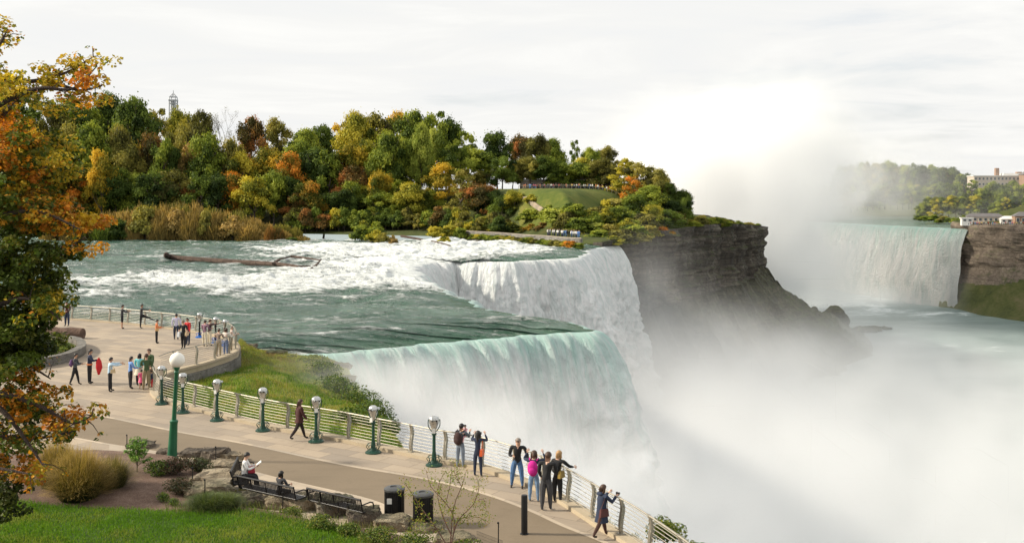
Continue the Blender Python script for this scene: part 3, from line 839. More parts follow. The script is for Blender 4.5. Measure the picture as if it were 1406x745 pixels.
keep = dB.ravel()[fcs].max(1) > -.2
def garden_mat():
    m, nt, p, out = material('garden_ground')
    g = nt.geo().outputs['Position']; a = nt.attr('lawn').outputs['Fac']
    n = nt.noise(g, 2.2, 6, .65); b = nt.noise(g, 26, 6, .75)
    k = nt.ramp(nt.math('ADD', a, nt.math('MULTIPLY', nt.math('SUBTRACT', n, .5), .5)), [(.42, 0.0), (.58, 1.0)])
    mulch = nt.ramp(nt.math('ADD', nt.math('MULTIPLY', b, .7), nt.math('MULTIPLY', n, .3)), [(.34, (.045, .025, .015)), (.5, (.13, .075, .05)), (.66, (.30, .21, .16))])
    lawn = nt.ramp(n, [(.3, (.03, .055, .01)), (.7, (.06, .10, .02))])
    nt.set(p.inputs['Base Color'], nt.mix(k, mulch, lawn)); p.inputs['Roughness'].default_value = .95
    nt.set(p.inputs['Normal'], nt.bump(b, .8, .03)); return m
gme = mesh_np('garden_ground', np.stack([HX, HYg, HZ], -1).reshape(-1, 3), fcs[keep], garden_mat(), True, attrs={'lawn': np.clip(dL / .6 + .5, 0, 1).ravel()})
tag(obj('garden_ground', gme), kind='structure')
garden_bvh = bvh_of(gme)
def garden_at(px, py):
    z = 0.0
    for _ in range(6):
        p = at(px, py, z); z = .5 * z + .5 * ground_z(p.x, p.y, 0.0, garden_bvh)
    p = at(px, py, z); return p

# ------------------------------------------------------------------ blades of grass (one uncountable mass each)
def blades(name, X, Y, Z, h, wd, cols, lean=.35, mat=None, curve=True):
    n = len(X); a = rng.uniform(0, 2 * math.pi, n); dx, dy = np.cos(a), np.sin(a)
    h = h * rng.uniform(.55, 1.25, n); la = rng.uniform(0, 2 * math.pi, n); lm = h * lean * rng.uniform(.2, 1.3, n)
    w_ = wd * rng.uniform(.7, 1.3, n)
    V = np.zeros((n, 5, 3)); base = np.stack([X, Y, Z - .01], 1)
    V[:, 0] = base - np.stack([dx * w_, dy * w_, 0 * w_], 1); V[:, 1] = base + np.stack([dx * w_, dy * w_, 0 * w_], 1)
    md = base + np.stack([np.cos(la) * lm * .35, np.sin(la) * lm * .35, h * .6], 1)
    V[:, 2] = md + np.stack([dx * w_, dy * w_, 0 * w_], 1) * .7; V[:, 3] = md - np.stack([dx * w_, dy * w_, 0 * w_], 1) * .7
    V[:, 4] = base + np.stack([np.cos(la) * lm, np.sin(la) * lm, h], 1)
    i = np.arange(n)[:, None] * 5
    tri = np.concatenate([i + np.array([[0, 1, 2]]), i + np.array([[0, 2, 3]]), i + np.array([[3, 2, 4]])], 0)
    ci = rng.integers(0, len(cols), n); patch = fbm(np.asarray(X) * .9, np.asarray(Y) * .7, 3, 15); ci = np.clip((patch * 1.8 - .4 + rng.normal(size=n) * .22) * len(cols), 0, len(cols) - 1).astype(int)
    C = np.array(cols)[ci] * rng.uniform(.7, 1.3, n)[:, None]
    return mesh_np(name, V.reshape(-1, 3), tri, mat or M_blade, False, attrs={'leaf': np.repeat(C, 5, 0)})
def leaf_mat(name, trans=.35, rough=.6, attr='leaf', jitter=.12, spec=.25):
    m = bpy.data.materials.new(name); m.use_nodes = True; m.node_tree.nodes.clear(); nt = NT(m.node_tree)
    out = nt.new('ShaderNodeOutputMaterial')
    c = nt.attr(attr).outputs['Color']
    p = nt.new('ShaderNodeBsdfPrincipled'); nt.l.new(c, p.inputs['Base Color']); p.inputs['Roughness'].default_value = rough
    p.inputs['Specular IOR Level'].default_value = spec
    t = nt.new('ShaderNodeBsdfTranslucent'); nt.l.new(nt.mix(1.0, c, (1.25, 1.2, .5), 'MULTIPLY'), t.inputs[0])
    mx = nt.new('ShaderNodeMixShader'); mx.inputs[0].default_value = trans
    nt.l.new(p.outputs[0], mx.inputs[1]); nt.l.new(t.outputs[0], mx.inputs[2]); nt.l.new(mx.outputs[0], out.inputs[0])
    return m
M_blade = leaf_mat('grass_blade', .3)
M_leaf = leaf_mat('leaf', .35)
def grid_lookup(x, y):
    i = np.clip(((x - gx1[0]) / .14).astype(int), 0, len(gx1) - 1); j = np.clip(((y - gy1[0]) / .14).astype(int), 0, len(gy1) - 1)
    return HZ[i, j], dL[i, j], dB[i, j]
n = 230000
x = rng.uniform(-20, 1.5, n); y = rng.uniform(24.5, 33, n); z, d_, b_ = grid_lookup(x, y)
pp, qq = pix(x, y, z)
k = (d_ > rng.uniform(-.15, .3, n)) & (pp > -60) & (qq < 800)
x, y, z = x[k], y[k], z[k]
lg = blades('lawn_grass', x, y, z, .085, .0075, [(.09, .20, .010), (.12, .26, .014), (.17, .28, .02), (.065, .155, .01), (.24, .29, .045)], .5)
tag(obj('lawn_grass', lg), kind='stuff')
# rough grass along the edge of the bed
n = 9000
x = rng.uniform(-12, 0, n); y = rng.uniform(27, 36, n); z, d_, b_ = grid_lookup(x, y); pp, qq = pix(x, y, z)
k = (np.abs(d_) < .55) & (pp > 225) & (b_ > .1)
tag(obj('long_grass', blades('long_grass', x[k], y[k], z[k], .26, .007, [(.13, .17, .04), (.18, .19, .06), (.09, .14, .03), (.22, .2, .09)], .5)), kind='stuff')
# meadow on the bank and ledge
Vb = np.stack([GX_, GY_, GZ_], -1).reshape(-1, 3); Vl = np.array(V)
def scatter(P, Fc, n):
    a = P[Fc[:, 0]]; b = P[Fc[:, 1]]; c = P[Fc[:, 3]]; ar = np.linalg.norm(np.cross(b - a, c - a), axis=1); ar /= ar.sum()
    f = rng.choice(len(Fc), n, p=ar); u = rng.random(n)[:, None]; v = rng.random(n)[:, None]
    return a[f] + (b[f] - a[f]) * u + (c[f] - a[f]) * v
Pb = scatter(Vb, grid_faces(150, nb2), 60000)
nn_ = fbm(Pb[:, 0] * .35, Pb[:, 1] * .22, 3, 3)
k = nn_ > .44
hb = .12 + .22 * (fbm(Pb[:, 0] * .9, Pb[:, 1] * .7, 2, 8) - .3)
kk_ = k & (fbm(Pb[:, 0] * .5, Pb[:, 1] * .4, 2, 66) > .5)
cg = [(.08, .15, .018), (.14, .24, .025), (.11, .20, .02), (.24, .30, .04), (.30, .27, .07)]; cb_ = [(.24, .27, .05), (.30, .30, .07), (.20, .24, .05), (.26, .2, .09)]
far_ = (Pb[:, 1] > 66)
tag(obj('meadow_grass', blades('meadow_grass', Pb[~far_][:, 0], Pb[~far_][:, 1], Pb[~far_][:, 2], hb[~far_], .012, cg, .5)), kind='stuff')
tag(obj('mossy_grass', blades('mossy_grass', Pb[far_][:, 0], Pb[far_][:, 1], Pb[far_][:, 2], .16, .016, cb_, .4)), kind='stuff')
Pl = scatter(Vl, grid_faces(k0, 8), 26000)
tag(obj('ledge_grass', blades('ledge_grass', Pl[:, 0], Pl[:, 1], Pl[:, 2], .45, .012, [(.20, .24, .05), (.28, .29, .08), (.14, .19, .04), (.30, .26, .10)], .5)), kind='stuff')

# ------------------------------------------------------------------ rocks
M_bould = rock_mat('tan_boulder', (.18, .14, .09), (.46, .37, .25), (.62, .53, .38), .3, .2, 1.6)
M_bould2 = rock_mat('dark_boulder', (.09, .07, .055), (.19, .15, .11), (.30, .25, .19), .3, .2, 1.8)
def boulder(px, py, wpx, hpx, label, mat=None, rz=0, z=None, flat=1.0, depth=.8, group='boulders edging the garden bed'):
    p = garden_at(px, py) if z is None else at(px, py, z)
    D = p.y; w_ = wpx / F * D; h_ = hpx / F * D
    bm = bmesh.new(); bmesh.ops.create_cube(bm, size=1)
    bmesh.ops.subdivide_edges(bm, edges=bm.edges, cuts=3, use_grid_fill=True)
    sd = random.random() * 50
    for v in bm.verts:
        c = v.co.copy(); q = c.normalized() * .62; c = c.lerp(q, .45)
        k = 1 + .42 * (float(fbm(c.x * 2.2 + sd, c.y * 2.2 + c.z * 1.7, 3, 9)) - .5) * 2
        c = c * k
        if c.z > .3: c.z = .3 + (c.z - .3) * .6
        v.co = Vector((c.x * w_ * 1.0, c.y * w_ * depth, (c.z + .42) * h_ * 1.1))
    bmesh.ops.subdivide_edges(bm, edges=bm.edges, cuts=1, use_grid_fill=True)
    for v in bm.verts:
        v.co += Vector((random.uniform(-1, 1), random.uniform(-1, 1), random.uniform(-1, 1))) * .03 * w_
    me = bpy.data.meshes.new('boulder'); bm.to_mesh(me); bm.free(); me.materials.append(mat or M_bould)
    o = obj('boulder', me, loc=(p.x, p.y + w_ * depth * .3, p.z - .05)); o.rotation_euler = (0, 0, R(rz))
    tag(o, label, 'boulder', group); return o
boulder(262, 630, 30, 14, 'brown boulder just right of the green lamp post base', M_bould2)
boulder(228, 628, 26, 12, 'dark boulder behind the green lamp post base', M_bould2)
boulder(190, 622, 36, 16, 'dark low boulder behind the leafy green sapling', M_bould2)
boulder(290, 634, 34, 20, 'brown pointed boulder left of the black stake', M_bould2)
boulder(313, 634, 36, 14, 'tan boulder behind the stack of flat stones', M_bould)
boulder(308, 656, 46, 24, 'large tan block at the top of the flat stone stack', M_bould, 12, flat=1)
boulder(292, 668, 62, 17, 'wide flat stone in the middle of the stack beside the bench', M_bould, -8)
boulder(280, 681, 60, 18, 'lowest flat tan stone of the stack beside the bench', M_bould, 5)
boulder(345, 699, 46, 24, 'brown boulder below the end of the occupied bench', M_bould2)
boulder(380, 705, 42, 28, 'tan boulder below the middle of the occupied bench', M_bould)
boulder(416, 711, 42, 33, 'upright tan boulder in the gap between the two benches', M_bould)
boulder(458, 717, 54, 38, 'white-flecked pointed boulder in front of the empty bench', rock_mat('lichen_rock', (.12, .1, .07), (.34, .28, .2), (.72, .7, .62), .2, .3, 3.0), 10)
boulder(499, 721, 44, 26, 'mossy brown boulder below the end of the empty bench', M_bould2)
boulder(537, 735, 48, 25, 'tan boulder in front of the left litter bin', M_bould)
boulder(585, 742, 50, 24, 'tan boulder below the right litter bin', M_bould)
boulder(625, 752, 50, 20, 'tan boulder at the foot of the bare sapling', M_bould)
# rocks in the water's edge by the terrace and on the bank
for (x_, y_, w_, h_, z_, lb_) in ((342, 478, 18, 7, -1.8, 'small dark rock in the river beside the curved terrace'), (378, 490, 26, 9, -1.7, 'brown rock at the top of the grassy bank'), (400, 494, 16, 7, -1.7, 'small rock right of the brown rock on the grassy bank'),
                                  (468, 506, 22, 9, -2.1, 'tan rock at the edge of the grassy bank above the falls'), (478, 525, 20, 10, -2.3, 'rock jutting from the grassy bank over the mist')):
    boulder(x_, y_, w_, h_, lb_, M_bould2, z=z_, group='rocks on the river bank')
# stone planter wall at the left of the terrace
pw = catmull([at(-60, 522), at(0, 512), at(40, 506), at(72, 501), at(95, 495), at(112, 485), at(108, 476), at(92, 472), at(60, 470)], 5)
sweep_box('planter_wall', pw, .5, -.1, .55, M_wall, kind=None)
tag(bpy.data.objects['planter_wall'], 'curved grey stone planter wall on the terrace', 'planter wall')
# felled trunk used as a seat
mb = MB(); lp = [at(-30, 461), at(20, 462), at(60, 463.5), at(90, 464), at(114, 464.5)]
mb.tube([p + Vector((0, 0, .36 + random.uniform(-.02, .03))) for p in catmull(lp, 4)], [.40 - .0 * i + random.uniform(-.03, .03) for i in range(17)], 14)
M_bark = rock_mat('bark', (.05, .03, .022), (.12, .075, .055), (.23, .16, .12), .4, 0, 4)
M_log = rock_mat('reddish_log', (.09, .05, .035), (.20, .12, .085), (.32, .22, .17), .2, 0, 3)
tag(mb.build('log_seat', M_log), 'thick reddish-brown log lying on the terrace', 'log')

# ------------------------------------------------------------------ lamp post
M_green = simple('green_enamel', (.012, .11, .05), .35, 0, .15, 3, spec=.5)
M_dgreen = simple('dark_green_enamel', (.012, .055, .035), .38, .1, .2, 6)
M_black = simple('black_metal', (.012, .012, .013), .42, .3, .2, 6)
M_globe = simple('opal_glass', (.86, .82, .74), .25, 0, .02, 2)
p = at(236, 632); lamp = empty('street_lamp', p); lamp.rotation_euler = (0, R(3.0), 0)
mb = MB(); mb.lathe([(.30, 0), (.30, .06), (.25, .09), (.24, .13), (.185, .17), (.175, .25), (.16, .80), (.14, 1.42), (.155, 1.46), (.155, 1.52), (.12, 1.56)], n=20)
mb.build('base', M_green, lamp)
mb = MB(); mb.lathe([(.085, 1.5), (.07, 3.3), (.10, 3.36), (.075, 3.42), (.11, 3.50), (.13, 3.56)], n=16); mb.build('pole', M_green, lamp)
mb = MB(); mb.ball((0, 0, 3.82), .285, 28); mb.lathe([(.05, 4.09), (.04, 4.13), (.01, 4.15)], n=10); mb.build('globe', M_globe, lamp)
tag(lamp, 'green lamp post with white globe standing among rocks by the path', 'street lamp')

# ------------------------------------------------------------------ coin-operated viewers
M_chrome = simple('cast_aluminium', (.55, .55, .53), .28, .85, .25, 10)
M_lens = simple('viewer_lens', (.01, .01, .012), .1, 0, .1, 2)
M_label = simple('paper_label', (.75, .74, .7), .6, 0, .05, 9)
M_blue = simple('blue_enamel', (.01, .12, .45), .4, 0, .15, 5)
def make_viewer(base_mat):
    t = empty('tower_viewer')
    mb = MB(); mb.lathe([(.30, 0), (.30, .04), (.24, .07), (.14, .10), (.11, .18)], n=18)
    mb.build('base', base_mat, t)
    sc = MB()
    for k in range(8):
        a = 2 * math.pi * k / 8; c, s = math.cos(a), math.sin(a)
        pts = []
        for j in range(9):
            q = j / 8; r_ = .26 - .05 * math.sin(q * math.pi * 2) - .07 * q; pts.append((c * r_, s * r_, .05 + q * .28))
        sc.tube(pts, .013, 5)
    sc.tube([(.2 * math.cos(a), .2 * math.sin(a), .33) for a in np.linspace(0, 2 * math.pi, 17)], .014, 5, cap=False)
    sc.build('scrollwork', base_mat, t)
    mb = MB(); mb.lathe([(.10, .1), (.085, .3), (.06, .5), (.055, 1.05), (.085, 1.08), (.085, 1.14), (.05, 1.18)], n=14); mb.build('column', base_mat, t)
    hd = MB(); hd.lathe([(.03, 1.15), (.06, 1.22), (.12, 1.36), (.17, 1.5), (.185, 1.6), (.16, 1.69), (.09, 1.74), (.01, 1.755)], n=20, sy=.85)
    hd.tube([(-.07, -.12, 1.6), (-.07, -.22, 1.6)], .04, 10); hd.tube([(.07, -.12, 1.6), (.07, -.22, 1.6)], .04, 10)
    hd.tube([(-.07, .1, 1.6), (-.07, .25, 1.6)], .058, 12); hd.tube([(.07, .1, 1.6), (.07, .25, 1.6)], .058, 12)
    h = hd.build('head', M_chrome, t)
    for s_x in (-.07, .07): mb = MB(); mb.tube([(s_x, -.215, 1.6), (s_x, -.228, 1.6)], .03, 10); mb.build('lens', M_lens, h)
    mb = MB(); mb.tube([(-.2, 0, 1.38), (-.21, 0, 1.5), (-.2, 0, 1.62)], .018, 6); mb.tube([(.2, 0, 1.38), (.21, 0, 1.5), (.2, 0, 1.62)], .018, 6)
    mb.tube([(-.2, 0, 1.38), (-.1, 0, 1.22), (0, 0, 1.17), (.1, 0, 1.22), (.2, 0, 1.38)], .02, 6); mb.build('yoke', M_dgreen if base_mat is M_dgreen else M_black, t)
    mb = MB(); mb.box((-.02, -.10, 1.22), (.12, .02, .15)); mb.build('price_label', M_label, t, smooth=False)
    return t
def copy_tree(o, parent=None):
    c = o.copy(); link(c)
    if parent is not None: c.parent = parent
    for ch in list(o.children): copy_tree(ch, c)
    return c
proto = None
vw = [(222, 556, 10, 'green coin viewer farthest along the railing, where it meets the curved terrace'), (251, 568, 25, 'green coin viewer just right of the globe lamp post'), (298, 578.5, -20, 'green coin viewer third from the curved terrace corner'),
      (361, 592.5, 5, 'green coin viewer left of the walking woman in dark red'), (434, 607.5, 25, 'green coin viewer just right of the walking woman in dark red'), (512.5, 622.5, -30, 'green coin viewer at the end of the grassy bank'),
      (596, 640, 8, 'green coin viewer left of the man with the backpack')]
for i, (x_, y_, rz, lb_) in enumerate(vw):
    v = make_viewer(M_dgreen) if i == 0 else copy_tree(proto)
    if i == 0: proto = v
    v.location = at(x_, y_ - 1.5); v.rotation_euler = (0, 0, R(rz)); v.scale = (1.06,) * 3; tag(v, lb_, 'coin viewer', 'coin viewers by the railings')
pb = None
for i, (x_, y_, rz, lb_) in enumerate([(274, 463, 0, 'blue-based coin viewer on the far terrace, left of the floral-shirted visitor'), (296, 470, -60, 'blue-based coin viewer used by two visitors at the terrace curve'), (309, 474, -70, 'blue-based coin viewer nearest the tip of the curved terrace')]):
    v = make_viewer(M_blue) if i == 0 else copy_tree(pb)
    if i == 0:
        pb = v
        for c in v.children:
            if c.name.startswith('column'): c.data.materials[0] = M_black
    v.location = at(x_, y_); v.rotation_euler = (0, 0, R(rz)); tag(v, lb_, 'coin viewer', 'coin viewers by the railings')

# ------------------------------------------------------------------ benches
M_bench = simple('dark_bench_metal', (.018, .017, .018), .4, .4, .2, 8)
def bench(name, label, p0, p1, L=None):
    d = (p1 - p0); d.z = 0; L = L or d.length; a = math.atan2(d.y, d.x)
    t = empty(name, (p0 + p1) / 2, a); h = L / 2
    # local: x along the bench, +y the side people sit on
    s = MB(); n_ = int(L / .06)
    for k in range(n_):
        x = -h + .03 + k * (L - .06) / (n_ - 1); s.box((x, .27, .45), (.032, .46, .012))
    s.tube([(-h, .05, .45), (h, .05, .45)], .02, 6); s.tube([(-h, .5, .45), (h, .5, .45)], .02, 6)
    s.build('seat', M_bench, t, smooth=False)
    b = MB()
    for k in range(n_):
        x = -h + .03 + k * (L - .06) / (n_ - 1); b.box((x, -.01, .66), (.028, .012, .40), M=Matrix.Rotation(R(10), 3, 'X'))
    b.tube([(-h, .03, .47), (h, .03, .47)], .018, 6); b.tube([(-h, -.06, .86), (h, -.06, .86)], .035, 8)
    b.build('backrest', M_bench, t, smooth=False)
    for x in np.linspace(-h, h, 5)[1:-1]:
        q = MB(); q.tube([(x, -.07, .88), (x, -.03, .66), (x, .04, .45), (x, .3, .435), (x, .5, .44)], .018, 6); q.build('back_frame', M_bench, t)
    for x in (-h, h):
        q = MB(); q.tube([(x, -.06, .86), (x, -.01, .66), (x, .04, .45), (x, .3, .44), (x, .51, .45), (x, .53, .55), (x, .48, .66), (x, .36, .70), (x, .0, .69)], .022, 6); q.build('armrest', M_bench, t)
    for x in (-h * .62, h * .62):
        q = MB(); q.tube([(x, .22, 0), (x, .22, .44)], .035, 8); q.box((x, .22, .01), (.16, .16, .02)); q.build('leg', M_bench, t)
    tag(t, label, 'bench', 'dark metal benches by the path'); return t
bB = bench('park_bench', 'dark metal bench with a child sitting at its middle', at(327, 652, .86).lerp(at(327, 652, .86), 1) * Vector((1, 1, 0)) if False else Vector((at(327, 652, .86).x, at(327, 652, .86).y, 0)), Vector((at(405, 668.5, .86).x, at(405, 668.5, .86).y, 0)))
bC = bench('park_bench', 'empty dark metal bench between the occupied bench and the litter bins', Vector((at(423, 669, .86).x, at(423, 669, .86).y, 0)), Vector((at(497, 685.5, .86).x, at(497, 685.5, .86).y, 0)))
qa = at(333, 626, .86); qb = at(322, 650, .86)
bA = bench('park_bench', 'dark metal bench seen end-on beside the stones, woman reading on it', Vector((qb.x - .15, qb.y + .05, 0)), Vector((qa.x - .05, qa.y, 0)), 1.9)
bA.rotation_euler = (0, 0, R(78 + 180)) if False else (0, 0, R(100))
bA.rotation_euler = (0, 0, R(-82 + 0))
# ------------------------------------------------------------------ litter bins, bollard, stakes
def bin_(px, py, label, sticker):
    t = empty('litter_bin', at(px, py)); h = .98
    mb = MB()
    mb.lathe([(.27, .05), (.29, .06), (.29, h - .12), (.27, h - .10)], n=24); mb.build('barrel', M_black, t)
    sl_ = MB()
    for k in range(28):
        a = 2 * math.pi * k / 28; sl_.box((.305 * math.cos(a), .305 * math.sin(a), h * .5), (.012, .04, h - .14), rz=a)
    sl_.build('slat_cage', M_black, t, smooth=False)
    mb = MB(); mb.lathe([(.325, h - .08), (.33, h - .05), (.325, h - .02), (.27, h + .015), (.14, h + .03), (.13, h + .0)], n=24); mb.build('lid', simple('grey_lid', (.09, .09, .09), .4, .4), t)
    mb = MB(); mb.lathe([(.20, 0), (.20, .04), (.12, .05)], n=16); mb.build('foot', M_black, t)
    if sticker:
        mb = MB(); mb.box((-.12, -.305, h - .34), (.15, .012, .17)); mb.build('sticker', M_label, t, smooth=False)
    tag(t, label, 'litter bin', 'black litter bins by the path'); return t
bin_(541.5, 712, 'black litter bin with a white sticker', True)
bin_(581, 720, 'black litter bin behind the sapling branches, without a sticker', False)
b = empty('bollard', at(720, 732.5)); mb = MB(); mb.lathe([(.095, 0), (.095, 1.12), (.085, 1.16), (.02, 1.17)], n=16); mb.build('post', M_black, b)
mb = MB(); mb.lathe([(.13, 0), (.13, .02), (.1, .03)], n=16); mb.build('base_ring', M_black, b); tag(b, 'black cylindrical bollard on the path', 'bollard')
st = [(296, 640, 'left of the tan block'), (264, 672, 'standing in the dark plants left of the stones'), (281, 690, 'standing in front of the lowest flat stone'), (388, 708, 'between the boulders in front of the occupied bench'),
      (497, 728, 'in front of the empty bench'), (174, 622, 'beside the leafy green sapling'), (684, 752, 'at the bottom edge right of the bare sapling'), (464, 722, 'in front of the white-flecked boulder')]
for x_, y_, l_ in st:
    p = garden_at(x_, y_); mb = MB(); mb.tube([(0, 0, -.05), (0.01, 0, .72)], .018, 6); mb.lathe([(.03, .70), (.03, .74), (.005, .76)], n=8)
    tag(mb.build('stake', M_black, loc=p), 'thin black stake ' + l_, 'stake', 'thin black stakes of the garden fence')
mb = MB(); a = garden_at(655, 748); b2 = garden_at(690, 762)
for k in range(24):
    q = a.lerp(b2, k / 23); mb.tube([q + Vector((0, 0, -.05)), q + Vector((0, 0, .42))], .004, 3)
for k in range(5):
    mb.tube([a + Vector((0, 0, .05 + k * .09)), b2 + Vector((0, 0, .05 + k * .09))], .004, 3)
tag(mb.build('wire_fence', M_black, smooth=False), 'low wire mesh fence at the right of the bare sapling', 'wire fence')
# ================================================================== TREES AND SHRUBS
def leaf_quads(C, Nrm, size, asp=1.0, droop=0.0):
    "one bent leaf-clump face per centre; C (n,3), Nrm (n,3)"
    n = len(C); r = rng.normal(size=(n, 3)); u = np.cross(Nrm, r); u /= np.linalg.norm(u, axis=1)[:, None] + 1e-9
    v = np.cross(Nrm, u); v /= np.linalg.norm(v, axis=1)[:, None] + 1e-9
    s = (size * rng.uniform(.6, 1.35, n))[:, None]
    k1 = rng.uniform(.5, 1, (n, 1)); k2 = rng.uniform(.5, 1, (n, 1))
    P = np.stack([C - u * s, C - v * s * asp * k1 + Nrm * s * .25, C + u * s * k2, C + v * s * asp], 1)
    F = np.arange(n * 4).reshape(n, 4)
    return P.reshape(-1, 3), F
def crown_mesh(name, kind, nl, seed):
    "unit tree crown: z 0..1 is the whole tree, radius about .5"
    global rng
    rng = np.random.default_rng(seed); rr = random.Random(seed)
    lob = []
    if kind == 'round':
        zb, spread = .22, .42
        for k in range(nl):
            a = k * 2.4 + rr.uniform(-.5, .5); t = (k + .5) / nl; h = zb + (1 - zb) * (t ** .8) * .9
            w_ = spread * (math.sin(math.pi * min(1, .25 + .72 * t)) ** .7) * rr.uniform(.55, 1.0)
            lob.append((math.cos(a) * w_, math.sin(a) * w_, h, rr.uniform(.10, .19)))
        for k in range(max(3, nl // 4)): lob.append((rr.uniform(-.15, .15), rr.uniform(-.15, .15), rr.uniform(.4, .8), rr.uniform(.16, .22)))
    elif kind == 'tall':
        for k in range(nl):
            a = k * 2.4 + rr.uniform(-.5, .5); t = (k + .5) / nl; h = .15 + .8 * t
            w_ = .30 * (1 - .75 * t) * rr.uniform(.5, 1.1) + .03
            lob.append((math.cos(a) * w_, math.sin(a) * w_, h, rr.uniform(.08, .14) * (1.15 - .4 * t)))
    elif kind == 'bush':
        for k in range(nl):
            a = k * 2.4 + rr.uniform(-.4, .4); t = (k + .5) / nl; w_ = .42 * math.sqrt(t) * rr.uniform(.7, 1); h = .25 + .55 * (1 - t) * rr.uniform(.6, 1.15)
            lob.append((math.cos(a) * w_, math.sin(a) * w_, h, rr.uniform(.15, .24)))
    Cs, Ns, Hs = [], [], []
    for (x, y, z, r) in lob:
        m = int(26000 * r * r) if kind != 'bush' else int(9000 * r * r)
        # sub-clumps on the lobe
        sc = rng.normal(size=(14, 3)); sc /= np.linalg.norm(sc, axis=1)[:, None]; sc[:, 2] = np.abs(sc[:, 2]) * .9 - .15
        q = sc[rng.integers(0, 14, m)] * r * .72 + rng.normal(size=(m, 3)) * r * .27
        c = np.array([x, y, z]) + q * np.array([1, 1, .8])
        nn = q / (np.linalg.norm(q, axis=1)[:, None] + 1e-9) + rng.normal(size=(m, 3)) * .55 + np.array([0, 0, .35]); nn /= np.linalg.norm(nn, axis=1)[:, None]
        Cs.append(c); Ns.append(nn); Hs.append(np.clip(rr.gauss(.5, .26) + rng.normal(size=m) * .14, 0, 1))
    C = np.concatenate(Cs); N = np.concatenate(Ns); H = np.concatenate(Hs)
    P, Fq = leaf_quads(C, N, .018 if kind != 'bush' else .042, 1.0)
    return mesh_np(name, P, Fq, None, False, attrs={'hue': np.repeat(H, 4)})
def trunk_mesh(name, kind, seed, nl=7):
    rr = random.Random(seed); mb = MB()
    top = .75 if kind != 'bush' else .3
    pts = [(rr.uniform(-.012, .012) * k, rr.uniform(-.012, .012) * k, -.05 + (top + .05) * k / 6) for k in range(7)]
    mb.tube(pts, [.024 * (1 - .13 * k) for k in range(7)], 7)
    for k in range(nl):
        z = top * rr.uniform(.3, .95); a = k * 2.4; L = rr.uniform(.2, .38) * (1 if kind == 'round' else .6)
        mb.tube([(0, 0, z), (math.cos(a) * L * .5, math.sin(a) * L * .5, z + L * .35), (math.cos(a) * L, math.sin(a) * L, z + L * .8)], [.011, .007, .002], 5)
    return mb.mesh(name, M_trunk, True)
M_trunk = simple('grey_bark', (.12, .095, .07), .9, 0, .4, 6)
def species(name, a, b, c=None, trans=.28):
    m = bpy.data.materials.new('foliage_' + name); m.use_nodes = True; m.node_tree.nodes.clear(); nt = NT(m.node_tree)
    out = nt.new('ShaderNodeOutputMaterial'); h = nt.attr('hue').outputs['Fac']
    rnd = nt.new('ShaderNodeObjectInfo').outputs['Random']
    h2 = nt.math('ADD', h, nt.math('MULTIPLY', nt.math('SUBTRACT', rnd, .5), .35))
    big = nt.noise(nt.geo().outputs['Position'], .12, 3)
    h2 = nt.math('ADD', h2, nt.math('MULTIPLY', nt.math('SUBTRACT', big, .5), .7))
    b = tuple(min(.9, q * 1.18) for q in b); c = tuple(min(.9, q * 1.25) for q in (c or b))
    col = nt.ramp(h2, [(.2, a), (.55, b), (.9, c)])
    p = nt.new('ShaderNodeBsdfPrincipled'); nt.l.new(col, p.inputs['Base Color']); p.inputs['Roughness'].default_value = .7; p.inputs['Specular IOR Level'].default_value = .15
    t = nt.new('ShaderNodeBsdfTranslucent'); nt.l.new(nt.mix(1.0, col, (1.4, 1.3, .6), 'MULTIPLY'), t.inputs[0])
    mx = nt.new('ShaderNodeMixShader'); mx.inputs[0].default_value = trans
    nt.l.new(p.outputs[0], mx.inputs[1]); nt.l.new(t.outputs[0], mx.inputs[2]); nt.l.new(mx.outputs[0], out.inputs[0]); return m
SP = {
 'dark green': species('darkgreen', (.028, .050, .011), (.072, .108, .019), (.14, .185, .03)),
 'green': species('green', (.05, .08, .013), (.145, .19, .026), (.28, .31, .042)),
 'pale green': species('lime', (.12, .16, .025), (.23, .28, .045), (.34, .36, .07)),
 'yellow-green': species('yelgreen', (.07, .09, .014), (.25, .25, .03), (.45, .38, .045)),
 'olive': species('olive', (.07, .07, .02), (.17, .165, .035), (.29, .25, .055)),
 'golden': species('gold', (.10, .12, .015), (.32, .24, .025), (.55, .36, .035)),
 'orange': species('orange', (.08, .10, .015), (.28, .18, .022), (.58, .22, .03)),
 'russet': species('rust', (.07, .065, .02), (.19, .12, .035), (.36, .15, .045)),
 'brown': species('scrub', (.12, .095, .03), (.28, .20, .065), (.42, .29, .10)),
}
CR = {'round': [crown_mesh('crown_round', 'round', n, s) for n, s in ((15, 1), (18, 2), (13, 3), (20, 4), (16, 5), (22, 6))],
      'tall': [crown_mesh('crown_tall', 'tall', n, s) for n, s in ((16, 11), (20, 12))],
      'bush': [crown_mesh('crown_bush', 'bush', n, s) for n, s in ((12, 21), (15, 22), (10, 23))]}
TK = {k: [trunk_mesh('trunk', k, s) for s in (1, 2)] for k in CR}
